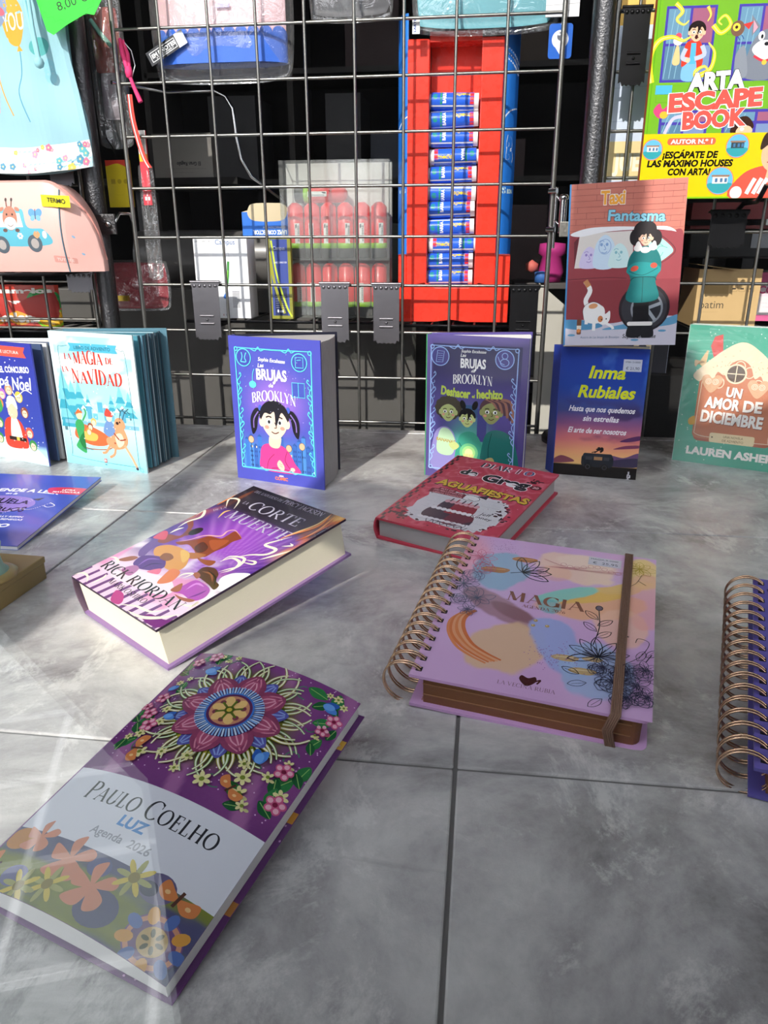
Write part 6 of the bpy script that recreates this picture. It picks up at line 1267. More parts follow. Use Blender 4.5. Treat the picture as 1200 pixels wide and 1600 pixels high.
A = Art(27, 382); A.field(lambda U, V: cmix(0x2a80e0, 0x1f6fd0, U*1.0), 8, 1, 0, 0, 27, 382); A.text('B', 14, 150, 46, 0xffffff, bold=.05, width=18); A.rect(4, 98, 27, 124, 0x1f9a58); A.text('S', 10, 104, 10, 0xe8fff0, bold=.04); A.text('BON', 20, 104, 7, 0xe8fff0, bold=.03, width=9); A.stroke([(4, 222), (14, 234), (26, 240)], 2, 0xe8f0ff)
for k in range(3): A.stroke([(4, 330-k*8), (18, 320-k*8), (26, 306-k*8)], 2, 0xe8f0ff)
A.rect(0, 350, 27, 372, 0xe8c82a)
curved_side(.078, .105, A, 1).build('right_side_card', [BLU, PS], r)
# glue sticks
def stick_art():
    A = Art(88, 91)
    A.field(lambda U, V: [c for c in lin(0x2f66dc)], 4, 48)
    for y in (10, 40, 70): A.field(lambda U, V: [c for c in lin(0xf2f4f8)], 4, 2, 0, y, 88, y+2.6)
    A.field(lambda U, V: [c for c in lin(0x2a9a5a)], 1, 4, 19, 44, 23, 70); A.text('BARRA', 31, 57, 6.5, 0xffffff, rot=90, bold=.05, width=22); A.text('imedio', 66, 64, 6.5, 0xf4d41e, bold=.05, shear=.2, rot=180, width=32)
    A.field(lambda U, V: [c for c in lin(0xf0f0ee)], 2, 4, 56, 20, 86, 34)
    for i in range(15): A.field(lambda U, V: [c for c in lin(0x1c1c20)], 1, 2, 58+i*1.8, 21, 58.8+i*1.8, 33)
    for k in range(4): A.field(lambda U, V: [c for c in lin(0xc9d6f4)], 2, 1, 44, 74+k*2.4, 86, 74.8+k*2.4)
    A.field(lambda U, V: [c for c in lin(0xe23a4a)], 2, 6, 80, 44, 88, 66); A.ell(9, 57, 5, 5, 0x2a9a8a); A.ell(14, 26, 3, 3, 0xdfe6f4)
    return A
gs = thing('glue_stick', 'x', 'glue stick', (0, 0, 0), 'glue sticks stacked in the red tray'); rs = .0142
b = MB(); b.cyl((.0, 0, 0), (.074, 0, 0), rs-.0003, 40); b.art(stick_art(), lambda x, y, z: (x*.84, -(rs+z)*math.cos(y/.0145), (rs+z)*math.sin(y/.0145)), (0, 2.5)); b.build('tube', [BLU, PG], gs)
MB().cyl((.0735, 0, 0), (.082, 0, 0), rs-.001, 32).build('cap', mat('white_plastic', 0xf0f0f0, .35), gs); MB().cyl((-.004, 0, 0), (0.0005, 0, 0), rs-.0022, 24).build('dial', mat('white_plastic', 0xf0f0f0, .35), gs)
rr = random.Random(4); N = 11
ordn = ['lowest', 'second from the bottom', 'third from the bottom', 'fourth from the bottom', 'fifth from the bottom', 'middle', 'fifth from the top', 'fourth from the top', 'third from the top', 'second from the top', 'topmost']
for i in range(N):
    flip = i in (2, 7); loc = (-.105+(.081 if flip else 0)+.0015*(rr.random()-.5), 1.47, .1895+.0635+.0145+i*.0293)
    rot = (3.93+rr.uniform(-.55, .6)+(math.pi if flip else 0), R_(rr.uniform(-2.5, 1.5)), R_(180) if flip else 0); lb = 'blue glue stick lying in the red tray, %s of the stack' % ordn[i]
    if i == 0: gs.location = loc; gs.rotation_euler = rot; gs['label'] = lb
    else: dup(gs, loc, lb, rot)
# clear box of markers
MR = mat('red_marker_plastic', 0xf23a3e, .32, coat=.2); MG = mat('lime_collar', 0x9ad02a, .4); MK = mat('dark_marker_cap', 0x3a3c3e, .45)
r = thing('marker_box', 'clear plastic box of red highlighters behind the middle grid', 'box', (-.2795, 1.46, .1935)); w2, hh, dd = .102, .277, .05
b = MB(); b.b2((-w2, 0, 0), (-w2+.0015, dd, hh)); b.b2((w2-.0015, 0, 0), (w2, dd, hh)); b.b2((-w2, 0, hh-.0015), (w2, dd, hh)); b.b2((-w2, 0, 0), (w2, dd, .0015)); b.b2((-w2, 0, 0), (w2, .0015, hh)); b.build('case', CLEAR2, r)
MB().b2((-w2+.002, .006, .105), (w2-.002, dd, .108)).build('inner_shelf', CLEAR2, r)
MB().b2((-w2+.0015, dd-.0012, .0015), (w2-.0015, dd, hh-.0015)).build('back_card', mat('white_backing_card', 0xd8d4d2, .6), r)
A = Art(16, 60); A.rect(0, 0, 16, 60, 0xf2f2f2)
for k in range(22): A.rect(9, 6+k*2.2, 15, 6+k*2.2+(1.3 if k % 3 else .7), 0x303034)
A.poly2([(2, 44), (7, 48), (7, 58), (2, 56)], 0x404044)
b = MB(); b.art(A, lambda x, y, z: (x*.55-.0045, -.0151-z, .026+y*.6)); 
mk = thing('highlighter', 'x', 'highlighter', (0, 0, 0), 'red highlighters in the clear box')
mkb = MB().lathe([(0, .098), (.0062, .098), (.0147, .09), (.0150, .03), (.0150, .026)], n=20).build('barrel', MR, mk); MB().lathe([(.0150, .027), (.0155, .0265), (.0155, .018), (.0150, .0175)], n=20).build('collar', MG, mk); MB().lathe([(.0147, .018), (.0147, .002), (.013, 0), (0, 0)], n=20).build('cap', MK, mk); b.build('label', [MR, PS], mkb)
first = True
names = ['first', 'second', 'third', 'fourth', 'fifth', 'sixth']
for row, z, sc in (('upper', .1935+.1085, 0), ('lower', .1935+.002, 0)):
    for i in range(6):
        x = -.3585+i*.0317; lb = 'red highlighter in the clear box, %s from left of its %s row' % (names[i], row); loc = (x, 1.482, z); rot = (0, 0, rr.uniform(-.5, .5))
        if first: mk.location = loc; mk.rotation_euler = rot; mk['label'] = lb; first = False
        else: dup(mk, loc, lb, rot)
dup(mk, (-.357, 1.482, .1935+.1085+.112), 'red highlighter lying across the top of the clear box', (0, R_(90), 0))
# correction-pen display carton and blister
r = thing('display_carton', 'white and blue correction-pen display carton behind the grid, left of the marker box', 'carton', (-.46, 1.44, .193))
A = Art(104, 148); A.rect(0, 0, 104, 148, 0xf4f5f7); A.rect(36, 0, 104, 148, 0xeef0f4); A.text('LAPIZ CORRECTOR', 18, 138, 3.4, 0x3a3a40, width=30); [A.text('- - --- -- - ---', 16, 132-k*3, 1.6, 0x8a8a90, width=24) for k in range(7)]
A.text('Campus', 62, 134, 9, 0x2a5a9a, bold=.005, width=38); A.stroke([(58, 48), (63, 74), (66, 104)], 4.6, 0x3a8a3a); A.stroke([(61, 70), (64, 88)], 1.6, 0x8ad04a); A.blob([(52, 40), (60, 50), (62, 44), (56, 36)], 0x3a7ad0); A.stroke([(60, 104), (66, 122), (68, 108)], .5, 0xa0a8b8); [A.rect(70, 20+k*2.6, 84, 21.4+k*2.6, 0x9a9aa0) for k in range(12)]; A.rect(26, 0, 36, 26, 0xf08ab0); A.text('CE', 58, 4, 4, 0x3a5a8a); A.text('X', 50, 4, 4, 0xc03030)
b = MB(); b.b2((-.088, 0, 0), (.016, .05, .148)); b.art(A, lambda x, y, z: (x-.088, -z, y)); b.build('box', [mat_board(0xf4f5f7), PS], r)
A = Art(92, 62); A.rect(0, 0, 92, 46, 0x2a6fd0); A.blob([(12, 40), (14, 54), (26, 61), (74, 61), (86, 54), (88, 40), (74, 30), (26, 30)], 0xcdbd9c); A.text('LÁPIZ CORRECTOR', 54, 13, 7, 0xffffff, bold=.05, rot=180, width=66); A.text('CORRECTION PEN', 62, 20, 3.6, 0xe0e8f8, rot=180, width=42)
b = MB(); P = [(-.006, .146), (.086, .146), (.086, .195), (.08, .203), (.07, .2075), (.022, .2075), (.011, .203), (.006, .195), (-.006, .192)]; b.prism(P, .052, .0535, 'y'); b.art(A, lambda x, y, z: (x-.006, .0518-z, y+.146)); b.build('header_card', [mat_board(0xcdbd9c), PS], r)
r = thing('blister_pack', 'narrow navy and yellow-green correction pen pack beside the white carton', 'pack', (-.378, 1.425, .194)); A = Art(42, 146)
A.rect(0, 0, 42, 146, 0x8a8a2e); A.rect(4, 6, 36, 142, 0x3f4f9a); A.rect(8, 6, 32, 56, 0x1e2854); A.stroke([(6, 140), (14, 80), (30, 24), (40, 4)], 3.4, 0xc8d83a); A.stroke([(2, 120), (10, 60), (26, 10)], 5, 0xa0a02a); A.text('Campus', 20, 124, 6, 0xdfe4f4, width=22); A.text('LAPIZ CORRECTOR', 22, 100, 3, 0xffffff, width=24); [A.text('---- --- --', 20, 40-k*4, 2, 0xe0e4f0, width=20) for k in range(6)]; A.text('8 ml', 18, 12, 5, 0xe0e4f0, bold=.03)
b = MB(); b.b2((-.021, 0, 0), (.021, .012, .146)); b.art(A, lambda x, y, z: (x-.021, -z, y)); b.build('card', [mat_board(0x8a8a2e), PG], r)
# tumbler of sweets at the left, grey roll, cabinet and dim stockroom
r = thing('sweets_tube', 'clear tapered tube holding layered sweets, behind the pale Christmas book', 'tube', (-.606, 1.325, 0))
MB().lathe([(.013, 0), (.013, .002), (.03, .178), (.031, .18), (.029, .178), (.012, .003)], n=32).build('clear_tube', CLEAR2, r)
MB().lathe([(0, .004), (.0125, .004), (.021, .10), (.0215, .105), (0, .106)], n=24).build('chocolate_filling', mat('brown_sweets', 0x6a3a22, .5, bump=.6, scale=120, var=.4), r); MB().lathe([(.0214, .104), (.0226, .118), (0, .119)], n=24).build('orange_layer', mat('orange_sweets', 0xd86a2a, .5, bump=.6, scale=150), r)
for i, (x, y, c) in enumerate(((-.008, -.01, 0xe8b08a), (.004, -.012, 0xf0d0b0), (.011, -.004, 0x9ac83a), (-.002, .004, 0xe88a4a), (-.012, .002, 0x9ac83a))): MB().lathe([(0, -.007), (.005, -.005), (.007, 0), (.005, .005), (0, .007)], (x, y, .1245), 12).build('sweet', mat('sweet_%06x' % c, c, .4), r)
tag(MB().b2((-.95, 1.62, -.549), (-.14, 1.98, .236)).build('cabinet', mat('grey_cabinet', 0x54524f, .55, var=.1, scale=4), None, bevel=.003), 'low grey cabinet behind the grid, under the grey roll', 'cabinet')
tag(MB().cyl((-.80, 1.78, .297), (-.22, 1.78, .297), .06, 40).build('paper_roll', mat('grey_vinyl_roll', 0x6a6866, .3, bump=.1, scale=20)), 'fat grey roll lying across the cabinet behind the grid', 'roll')
r = thing('flat_box', 'pale grey flat box with upside-down print, behind the grid at left', 'box', (-.638, 1.66, .459)); A = Art(128, 84); A.rect(0, 0, 128, 84, 0x8e8a84); A.text('El Gran Regalo', 76, 30, 7, 0x3a3a3a, rot=180, bold=.04, width=52); A.text('- --- -- ----- --- -- ---- -- ---', 70, 18, 3, 0x55524e, rot=180, width=84); A.text('--- -- ----- --- --', 60, 11, 3, 0x55524e, rot=180, width=50)
b = MB(); b.b2((-.064, 0, 0), (.064, .04, .084)); b.art(A, lambda x, y, z: (x-.064, -z, y)); b.build('carton', [mat_board(0x8e8a84), PS], r)
r = thing('shelf_board', 'dark shelf carrying the pale flat box behind the grid', 'shelf', (-.64, 1.65, .445)); MB().b2((-.2, 0, 0), (.12, .25, .0135)).build('board', DARK, r)
for x in (-.19, .11): MB().b2((x-.006, .2, -.21), (x+.006, .215, 0)).build('leg', BLACKM, r)
r = thing('display_hook', 'bent chrome display rod arching behind the left of the grid', 'hook', (-.655, 1.5, .592)); MB().tube([(0, -.1, .0), (.06, 0, .0), (.15, 0, .0), (.17, 0, -.01), (.182, 0, -.03), (.186, 0, -.08), (.192, 0, -.115), (.21, 0, -.145), (.25, .055, -.18), (.285, .075, -.225)], .0032, 10).build('rod', CHROME, r)
def simple(name, label, cat, a, c, col, rough=.6, group=None, bevel=.0015): return tag(MB().b2(a, c).build(name, mat('paint_%06x' % col, col, rough, var=.12, scale=12), None, bevel=bevel), label, cat, group)
# things between the left post and the grid
r = thing('bagged_item', 'clear packet with faded red and grey contents, between left post and grid at top', 'bag', (-.668, 1.425, .52)); V, F = pillow(.05, .1, .014, wob=.003); MB().add([(x, y, z+.14) for x, y, z in V], F, 0, True).build('red_contents', mat('dusty_red', 0x9a4a44, .6, bump=.4, scale=90, var=.3), r); V, F = pillow(.036, .075, .012); MB().add([(x, y, z+.055) for x, y, z in V], F, 0, True).build('grey_contents', mat('mauve_grey', 0x8a8088, .5), r); V, F = pillow(.066, .26, .024, wob=.006); MB().add([(x, y, z+.1) for x, y, z in V], F, 0, True).build('clear_bag', CLEAR, r); MB().tube([(-.02, -.008, .17), (-.005, -.01, .15), (.012, -.009, .13)], .004, 8).build('mint_strip', mat('mint_strip', 0x7ab0a0, .5), r)
r = thing('card_packet', 'yellow and red card packet beside the left post, above the clamp', 'packet', (-.676, 1.43, .393)); A = Art(46, 80); A.rect(0, 0, 46, 80, 0xd8c020); A.blob([(0, 80), (46, 80), (46, 66), (24, 74), (0, 70)], 0xd84030); A.rect(8, 40, 16, 48, 0xb09a18); A.ell(24, 44, 4, 4, 0xb09a18); A.ell(36, 44, 4, 4, 0xb09a18); A.text('--- -- ---', 22, 20, 3, 0xa08a14); b = MB(); b.b2((-.023, 0, 0), (.023, .006, .08)); b.art(A, lambda x, y, z: (x-.023, -z, y)); b.build('card', [mat_board(0xd8c020), PS], r); MB().tube([(0, .003, .078), (0, -.01, .1), (0, -.03, .112)], .0012, 6).build('hang_wire', BLACKM, r)
r = thing('card_packet', 'red card strip with white squares hanging just inside the left grid edge', 'packet', (-.612, 1.402, .395)); A = Art(15, 122); A.rect(0, 0, 15, 122, 0xd83444); A.rect(0, 72, 15, 84, 0xe8c020); A.rect(0, 84, 15, 122, 0xe4e2dc); [A.rect(2+1.2*k, 88, 2.6+1.2*k, 116, 0x2a2a2c) for k in range(9)]; A.rect(3, 8, 7, 14, 0xf4f0ee); A.rect(8.5, 8, 12.5, 14, 0xf4f0ee); A.rect(4, 24, 8, 30, 0xf4f0ee); b = MB(); b.b2((-.0075, 0, 0), (.0075, .004, .122)); b.art(A, lambda x, y, z: (x-.0075, -z, y)); b.build('card', [mat_board(0xd83444), PS], r); V, F = pillow(.03, .2, .012, wob=.004); MB().add([(x, y+.004, z-.03) for x, y, z in V], F, 0, True).build('clear_bag', CLEAR, r)
r = thing('cord_tassel', 'bright pink knotted cord hanging at the top left of the middle grid', 'cord', (-.618, 1.384, .563)); PK = mat('pink_cord', 0xf0407c, .7, bump=.4, scale=300)
MB().tube([(-.006, 0, .09), (-.003, -.003, .07), (.003, -.004, .046)], [.003, .0042, .004], 8).build('cord_loop', PK, r); MB().tube([(-.001, 0, .088), (.004, .002, .068), (.006, -.002, .046)], [.002, .0034, .0034], 8).build('cord_loop', PK, r); MB().lathe([(0, -.01), (.005, -.008), (.0065, 0), (.005, .008), (0, .01)], (.005, -.003, .04), 12).build('knot', PK, r); MB().tube([(.006, -.003, .034), (.012, -.005, .018), (.022, -.006, -.006)], [.003, .0034, .0042], 8).build('cord_tail', PK, r); MB().tube([(-.002, 0, .088), (.012, 0, .072), (.016, 0, .05), (.008, 0, .032)], .0008, 6).build('white_thread', mat('white_string', 0xe8e8e8, .8), r)
r = thing('fabric_strap', 'red and white striped strap curving down the left edge of the middle grid', 'strap', (-.614, 1.383, .455)); b = MB(); P = [(-.003, .115), (-.002, .08), (.004, .045), (.012, .015), (.02, 0)]; V = []
for x, z in catmull(P, 6): V += [(x-.0045, 0, z), (x+.0045, 0, z), (x+.0045, .0012, z), (x-.0045, .0012, z)]
k = len(V)//4; F = [(4*i+a, 4*i+(a+1) % 4, 4*i+4+(a+1) % 4, 4*i+4+a) for i in range(k-1) for a in range(4)]; b.add(V, F); b.build('strap', mat('red_strap', 0xd23c2e, .6, bump=.4, scale=400), r); b = MB(); b.tube([(x-.001, -.0006, z) for x, z in catmull(P, 6)], .0012, 6); b.build('white_stripe', mat('white_string', 0xe8e8e8, .8), r)
r = bag('sweets_bag', 'clear bag of dark red sweets low beside the left post', 'bag', -.76, -.60, .205, .30, 1.44, 0x9a2030, .024); MB().b2((-.02, -.02, .02), (.0, -.012, .03)).build('gold_sticker', mat('gold_foil', 0xc8a840, .3, .7), r)

# ------------------------------------------------------------------ left side: drawstring bag, pink case, price tag, fruit sweets
r = thing('drawstring_bag', 'pale blue drawstring bag with balloon print and flowered hem, hanging at top left', 'bag', (-.79, 1.335, .455))
W_, H_ = 300, 330; A = Art(W_, H_)
A.field(lambda U, V: [c for c in lin(0x9cc8d2)], 30, 30)
A.field(lambda U, V: [c for c in lin(0xf2f0ea)], 30, 6, 0, 0, W_, 44)
rr = random.Random(5)
for i in range(40): x, y, s, c = rr.random()*W_, rr.random()*40+2, 4+rr.random()*5, [0xf0a0b8, 0x6ab8c0, 0xf2c860, 0xe87a9a, 0x5a9ab8][i % 5]; [A.ell(x+s*.5*math.cos(R_(72*k)), y+s*.5*math.sin(R_(72*k)), s*.42, s*.42, c, n=9) for k in range(5)]; A.ell(x, y, s*.25, s*.25, 0xf8e8a0, n=8)
A.blob([(168, 214), (160, 250), (176, 274), (200, 274), (212, 250), (206, 222), (192, 204)], 0xe0a83c); A.poly2([(186, 196), (200, 196), (193, 206)], 0xe0a83c); A.text('YOU', 187, 228, 26, 0xf6f0e0, width=48, bold=.01); A.ell(140, 268, 40, 34, 0x8a9ab8); A.ell(150, 262, 24, 8, 0xd86a78, -20); A.ell(90, 258, 26, 30, 0x5aa8a0); A.ell(236, 200, 22, 14, 0x5ab0ae); A.ell(250, 160, 14, 22, 0x8cc6d4); A.ell(40, 200, 30, 36, 0xe88a9a)
A.stroke([(193, 196), (190, 160), (178, 130), (192, 84)], 2, 0x4a9ab8); A.stroke([(150, 240), (132, 190), (140, 140), (156, 96)], 2.4, 0xd8a84a); A.stroke([(110, 220), (136, 170), (128, 100)], 2.4, 0xf0a0a8)
def bagshape(x, y, side):
    u, v = x/.3, y/.33; wx = .128*(1-.18*v)+.004*math.sin(v*9); d = .018*max(0, math.sin(math.pi*min(1, max(0, u))))**.6*(1-.5*v)+.003*math.sin(u*19+v*3)+.003*math.sin(v*14+u*5)
    return ((u-.5)*2*wx-.012, -side*d, y*.93-.012*math.sin(u*3.1))
b = MB(); b.art(A, lambda x, y, z: Vector(bagshape(x, y, 1))+Vector((0, -z*3-.0003, 0)), (10, 10)); n = 20; V = []; F = []
for s_ in (-1, 1):
    for j in range(n+1):
        for i in range(n+1): V.append(Vector(bagshape(.3*i/n, .33*j/n, s_))+Vector((0, .001 if s_ > 0 else 0, 0)))
m = n+1; k = m*m
for j in range(n):
    for i in range(n): a = j*m+i; F += [(a, a+m, a+m+1, a+1), (k+a, k+a+1, k+a+m+1, k+a+m)]
b.add(V, F, 0, True); b.build('body', [mat('blue_bag_lining', 0xa9d4de, .8, bump=.2, scale=500), print_mat('printed_fabric', .75, bump=.15)], r)
SKY = mat('pale_blue_cord', 0x9cd4dc, .8, bump=.5, scale=400)
dst = MB().tube([(.038, -.03, .30), (.05, -.032, .25), (.055, -.032, .20), (.06, -.031, .152)], .0032, 8).build('drawstring', SKY, r); MB().tube([(.05, -.03, .30), (.058, -.032, .25), (.060, -.034, .20), (.062, -.031, .15)], .0032, 8).build('drawstring', SKY, r); MB().lathe([(0, -.009), (.006, -.006), (.008, 0), (.006, .006), (0, .009)], (.062, -.033, .15), 12).build('cord_knot', SKY, dst); MB().tube([(0, -.02, .3), (0, .02, .34), (0, .06, .30)], .003, 8).build('hanging_loop', SKY, r)
r = thing('price_tag', 'neon green starburst price tag at top left', 'price tag', (-.652, 1.30, .655)); A = Art(112, 80); P = []
for i in range(36): a = 2*math.pi*i/36; q = 1 if i % 2 else .88; P.append((56+54*q*math.cos(a), 44+38*q*math.sin(a)))
A.poly2([(2, 8), (10, 0), (40, 6), (74, 10), (86, 4), (110, 22), (110, 78), (4, 80)], 0x35e83c); A.stroke(P[18:36], .5, 0x1f9a2a, False); A.text('8,00 €', 58, 26, 12, 0x14301a, width=52, rot=-2)
b = MB(); rot = Matrix.Rotation(R_(-16), 3, 'Y'); 
b.prism([(-.054, .008), (-.046, 0), (-.016, .006), (.018, .010), (.03, .004), (.054, .022), (.054, .078), (-.052, .08)], 0, .0006, 'y'); b.art(A, lambda x, y, z: (x-.056, -z, y)); b.v = [tuple(rot @ Vector(p)) for p in b.v]; b.build('card', [mat_board(0x35e83c), PM], r)
MB().tube([(-.012, .001, .08), (-.012, .03, .095), (-.012, .09, .1)], .0008, 6).build('tag_string', mat('white_string', 0xe8e8e8, .8), r)
r = thing('toiletry_bag', 'pink zipped case with a giraffe driving a blue car, on the wire tray at left', 'case', (-.79, 1.30, .2845)); A = Art(270, 142)
A.field(lambda U, V: [c for c in lin(0xe9b8ae)], 36, 20)
A.T = (1, 22, 1, 0)
A.blob([(66, 44), (64, 66), (82, 72), (84, 98), (120, 100), (132, 98), (138, 72), (166, 68), (172, 44)], 0x5fb4c8); A.poly2([(86, 72), (88, 94), (126, 94), (130, 72)], 0xf0dcd4); A.ell(86, 44, 13, 14, 0x54606a); A.ell(86, 44, 7, 8, 0xb0a8a4); A.ell(146, 46, 13, 14, 0x54606a); A.ell(146, 46, 7, 8, 0xb0a8a4)
A.ell(108, 86, 13, 19, 0xb87a62); A.ell(108, 78, 11, 10, 0xf2ece6); A.stroke([(103, 76), (108, 73), (113, 76)], 1, 0x5a3a30); A.ell(103, 92, 1.4, 1.8, 0x201010); A.ell(113, 92, 1.4, 1.8, 0x201010); A.stroke([(104, 104), (103, 114)], 2.2, 0x7a4a3c); A.stroke([(112, 104), (113, 114)], 2.2, 0x7a4a3c); A.ell(94, 100, 5, 3, 0xb87a62, 30); A.ell(122, 100, 5, 3, 0xb87a62, -30); A.ell(103, 115, 2, 3, 0x3a2a28); A.ell(113, 115, 2, 3, 0x3a2a28); A.ell(97, 67, 4, 3, 0x6a5048); A.ell(119, 67, 4, 3, 0x6a5048)
A.blob([(150, 66), (146, 60), (152, 54), (158, 60), (154, 66), (152, 63)], 0xd8a070); A.ell(166, 60, 4, 6, 0xf2e8e0); [A.ell(122+3.4*math.cos(R_(60*k)), 58+3.4*math.sin(R_(60*k)), 2, 2, 0xf4f4f0, n=8) for k in range(6)]
for q in (1, -1): A.ell(154+q*6, 94, 6, 7, 0x5a9ad0, q*-30); A.ell(154+q*5, 86, 4, 5, 0x7ab4dc, q*30)
A.stroke([(154, 84), (154, 100)], 1.4, 0x3a4a6a); [A.ell(x, y, 2.4, 2.4, 0x8ab4d4, n=10) for x, y in ((60, 116), (170, 122), (196, 116), (212, 70), (222, 40))]
A.T = (1, 12, 1, 0); A.rrect(184, 16, 222, 27, 2, 0xd89a90); A.text('TUTETE', 203, 19, 4.6, 0xe8d0c8, bold=.02, width=28)
def case_pt(x, y, off=0.):
    u, v = x/.27, y/.142; top = 1 if u < .70 else 1-.60*((u-.70)/.30)**1.9
    top = top*(1-.5*max(0, (.2-u)/.2)**2); d = .03+.012*math.sin(math.pi*v)*min(1, 5*(1-u)+.15); d *= (1-.75*max(0, (u-.78)/.22)**1.5); top *= 1 if u < .93 else .3+.7*math.sqrt(max(0, 1-((u-.93)/.07)**2))
    return ((u-.5)*.27, -d-off, .142*v*top)
b = MB(); b.art(A, lambda x, y, z: case_pt(x, y, z*2+.0004), (6, 7)); n, m = 40, 16; V = []; F = []
for s_ in (1, -1):
    for j in range(m+1):
        for i in range(n+1): p = case_pt(.27*i/n, .142*j/m); V.append((p[0], s_*p[1], p[2]))
k = (n+1)*(m+1)
for j in range(m):
    for i in range(n): a = j*(n+1)+i; F += [(a, a+1, a+n+2, a+n+1), (k+a, k+a+n+1, k+a+n+2, k+a+1)]
for i in range(n): F += [(i, k+i, k+i+1, i+1), (m*(n+1)+i, m*(n+1)+i+1, k+m*(n+1)+i+1, k+m*(n+1)+i)]
for j in range(m): a = j*(n+1); F += [(a, a+n+1, k+a+n+1, k+a), (a+n, k+a+n, k+a+n+n+1, a+n+n+1)]
PINK = mat('pink_leatherette', 0xe9b8ae, .42, bump=.12, scale=500); b.add(V, F, 0, True); cbody = b.build('body', [PINK, print_mat('printed_leatherette', .42, bump=.08)], r)
b = MB(); b.tube([Vector(case_pt(.03+.24*i/30, .142))+Vector((0, .012, .0015)) for i in range(31)], .0022, 8); b.build('zip', mat('pale_zip', 0xd8968c, .5), r); b = MB(); b.tube([Vector(case_pt(.218, .142*i/14, .0008)) for i in range(15)], .0012, 6); b.build('seam_piping', mat('blue_grey_piping', 0x5a7a8a, .5), cbody)
A = Art(50, 18); A.rect(0, 0, 50, 18, 0xf2e61c); A.text('TERMO', 26, 6, 7, 0x2a2a1a, bold=.01, width=32, rot=-3); b = MB(); b.art(A, lambda x, y, z: (x+.056, -.0415-z-.002*math.sin(x*60), y+.104-.25*x*x*10*.4)); b.build('yellow_sticker', [PINK, PM], cbody)
r = thing('sweets_bag', 'red and green fruit sweets bag behind the left grid, below the pink case', 'bag', (-.91, 1.43, .172)); A = Art(170, 100)
A.field(lambda U, V: cmix(0xa83a34, 0xd84a3a, U), 20, 12); A.ell(142, 62, 34, 30, 0x2aa04a); A.ell(150, 24, 26, 22, 0xf2b41e); A.ring(150, 24, 26, 22, 5, 0x8ad02a); A.ell(150, 24, 18, 15, 0xf6c84a); A.ell(90, 26, 24, 18, 0xe0a03a); A.ell(40, 26, 20, 18, 0xd8903a)
for s_, x, y, z_ in (('caramelos', 92, 82, 11), ('concini', 96, 50, 20), ('melons', 84, 16, 20)): A.text(s_, x, y, z_, 0xf6f2ec, bold=.08, width=len(s_)*15)
b = MB(); b.art(A, lambda x, y, z: (x-.085, -.016*max(0, math.sin(math.pi*min(1, max(0, x/.17))))**.6-z*2-.0008, y*.82), (6, 0)); V, F = pillow(.17, .082, .034); b.add([(x, y, z+.041) for x, y, z in V], F, 0, True); b.build('bag', [mat_board(0xb83a34), PG], r)

# ------------------------------------------------------------------ right side, behind the right grid
r = thing('carton', 'brown cardboard carton with printed handling marks, behind the right grid', 'carton', (.45, 1.52, .1775)); A = Art(112, 104); A.rect(0, 0, 112, 104, 0xcdac78); A.rect(12, 60, 56, 78, 0xb4945f)
for x in (66, 80, 96): A.rrect(x-6, 64, x+6, 76, 2, 0xa58a5c); A.rrect(x-5.3, 64.7, x+5.3, 75.3, 2, 0xcdac78); A.rect(x-3, 68, x+3, 71, 0x4a4034)
A.text('patim', 30, 34, 14, 0x5a5040, width=42); A.text('--------', 26, 26, 3, 0xa58a5c, width=30)
b = MB(); b.b2((-.056, 0, 0), (.056, .12, .104)); b.art(A, lambda x, y, z: (x-.056, -z, y)); b.build('box', [mat('brown_card', 0xcdac78, .7, bump=.1, scale=150), PM], r); b = MB(); b.box((-.03, .02, .108), (.07, .06, .001), Matrix.Rotation(R_(8), 3, 'Y')); b.build('flap', mat('brown_card', 0xcdac78, .7), r)
r = thing('carton', 'pink and white carton at the right edge behind the right grid', 'carton', (.575, 1.64, .1775)); A = Art(110, 94); A.rect(0, 0, 110, 94, 0xf2eaec); A.rect(0, 64, 110, 94, 0xe8579a); A.rrect(14, 48, 110, 72, 8, 0xf6dfe8); A.text('COLOR', 58, 54, 14, 0xd8347c, bold=.04, width=70); A.text('--- -- --- --', 44, 34, 4, 0xc0a0b0); A.text('-- --- --', 44, 26, 4, 0xc0a0b0); A.rect(0, 0, 110, 12, 0xe06a9c)
b = MB(); b.b2((-.055, 0, 0), (.055, .1, .094)); b.art(A, lambda x, y, z: (x-.055, -z, y)); b.build('box', [mat_board(0xf2eaec), PS], r)
r = thing('poster_card', 'tall pale blue and yellow boxed set standing behind the right grid', 'box', (.275, 1.45, .10)); A = Art(150, 640); A.rect(0, 0, 150, 640, 0xd4dff2)
for y, hh, c in ((330, 60, 0xf2d8a0), (560, 40, 0xf0c060), (120, 120, 0xf2e4c0), (0, 90, 0x3a3a40)): A.rect(0, y, 150, y+hh, c)
A.rect(0, 600, 150, 640, 0x8a90a0); A.text('JUEGO', 60, 345, 26, 0xf8f0dc, bold=.05, width=100); A.ell(100, 44, 18, 18, 0xf0dcae); A.ell(100, 44, 9, 9, 0x3a3a40); [A.stroke([(0, y), (150, y+6)], .8, 0xb4c0d8, False) for y in (420, 470, 520, 270)]; A.text('---- --', 60, 140, 10, 0xa0905a)
b = MB(); b.b2((-.075, 0, 0), (.065, .03, .64)); b.art(A, lambda x, y, z: (x*.93-.075, -z, y)); b.build('box', [mat_board(0xd4dff2), PS], r)
r = thing('plinth', 'dark stand under the pale boxed set behind the right grid', 'stand', (.27, 1.47, -.549)); MB().b2((-.075, -.04, 0), (.4, .2, .648)).build('top', DARK, r)
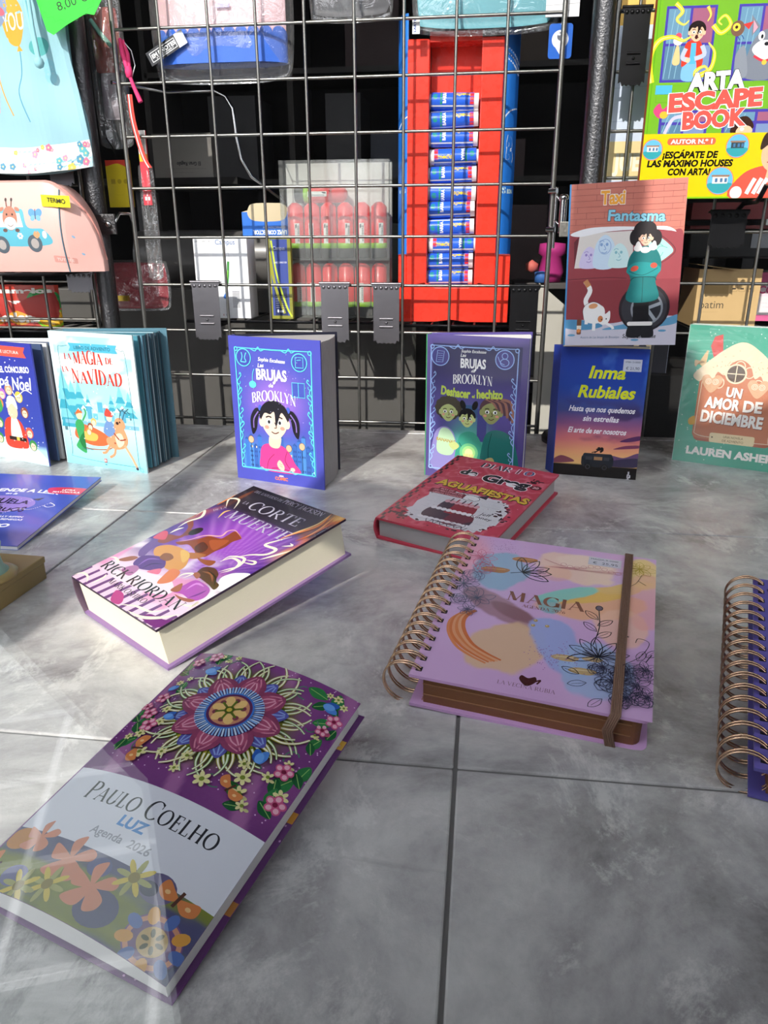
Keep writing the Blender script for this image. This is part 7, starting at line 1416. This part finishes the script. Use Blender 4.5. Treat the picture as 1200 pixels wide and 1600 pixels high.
r = thing('stacked_case', 'black flat case lying behind the right grid, above the brown carton', 'case', (.5, 1.53, .30)); MB().b2((-.13, 0, 0), (.12, .1, .05)).build('body', mat('black_case', 0x101012, .5), r, bevel=.004); MB().b2((-.02, -.002, .018), (.12, 0, .046)).build('silver_panel', mat('glitter_grey', 0x8a8c90, .5, .4, bump=.8, scale=500), r); MB().b2((-.10, 0, -.0185), (-.08, .1, 0)).build('foot', mat('black_case', 0x101012, .5), r); MB().b2((-.03, 0, -.0185), (-.01, .1, 0)).build('foot', mat('black_case', 0x101012, .5), r)
r = thing('stacked_case', 'dark red folder with white sheets lying on the black case behind the right grid', 'folder', (.5, 1.53, .351)); MB().b2((-.13, 0, 0), (.13, .1, .006)).build('folder', mat_board(0x6a1a1c), r); MB().b2((.0, -.004, .0065), (.13, .1, .016)).build('sheets', PAGEW, r); MB().b2((-.13, .002, .0165), (.13, .1, .045)).build('upper_folder', mat_board(0x7a2022), r)
r = thing('leaning_board', 'pale sunlit panel leaning behind the gap between middle grid and right post', 'panel', (.155, 1.62, -.549)); b = MB(); b.prism([(-.04, 0), (.03, 0), (.03, .74), (-.045, .80)], 0, .012, 'y'); b.build('panel', mat('off_white_panel', 0xb9b6ac, .5, var=.15, scale=9), r)
r = thing('toy', 'magenta and red soft toy seen dimly through the gap beside the taxi comic', 'toy', (.135, 1.66, .251)); MB().lathe([(0, .0), (.02, .0), (.026, .02), (.02, .05), (.028, .056), (.026, .075), (0, .078)], n=20).build('body', mat('magenta_toy', 0xb0307a, .6), r); MB().lathe([(0, -.012), (.012, -.006), (.013, .006), (0, .014)], (-.04, -.01, .03), 14).build('arm', mat('coral_toy', 0xd06a60, .6), r); MB().lathe([(0, .0), (.014, .0), (.014, .02), (0, .022)], (-.02, -.02, .0), 14).build('foot', mat('blue_toy', 0x3a6ab0, .6), r)
MB_ = simple('stock_shelf', 'dim shelf board under the toy beside the taxi comic', 'shelf', (.06, 1.635, .238), (.24, 1.78, .25), 0x4a4644)
for x in (.07, .23): pass
# dim stockroom shelving far behind
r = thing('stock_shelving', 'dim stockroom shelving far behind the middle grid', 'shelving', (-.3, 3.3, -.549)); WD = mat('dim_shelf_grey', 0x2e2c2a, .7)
for x in (-1.1, -.5, .1, .7): MB().b2((x-.012, 0, 0), (x+.012, .35, 2.2)).build('upright', WD, r)
for z in (.3, .7, 1.1, 1.5, 1.9): MB().b2((-1.1, 0, z), (.7, .35, z+.02)).build('shelf', WD, r)
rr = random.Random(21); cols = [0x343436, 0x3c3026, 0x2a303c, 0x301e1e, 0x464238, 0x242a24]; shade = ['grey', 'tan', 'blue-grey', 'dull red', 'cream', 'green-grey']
places = ['bottom', 'second', 'middle', 'fourth', 'top']; cnt = {}
for si, z in enumerate((.3, .7, 1.1, 1.5, 1.9)):
    x = -1.05
    while x < .6:
        w_ = .1+rr.random()*.14; h_ = .1+rr.random()*.22; c = rr.randrange(6); key = (si, c)
        if min(abs(x-q) for q in (-.5, .1, .7)) > .02 and not any(x < q+.02 and x+w_ > q-.02 for q in (-.5, .1, .7)):
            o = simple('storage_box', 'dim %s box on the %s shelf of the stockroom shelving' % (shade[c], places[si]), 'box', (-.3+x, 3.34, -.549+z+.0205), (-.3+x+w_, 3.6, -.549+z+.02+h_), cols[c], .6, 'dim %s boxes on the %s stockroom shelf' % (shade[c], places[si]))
        x += w_+.03+rr.random()*.05
r = thing('waste_bin', 'dim red bin on the dark shop floor behind the blue witch comic', 'bin', (-.29, 2.1, -.549)); MB().lathe([(0, 0), (.08, 0), (.1, .5), (.104, .51), (.098, .5), (.078, .005)], n=28).build('body', mat('dim_red_plastic', 0xa03434, .5), r)
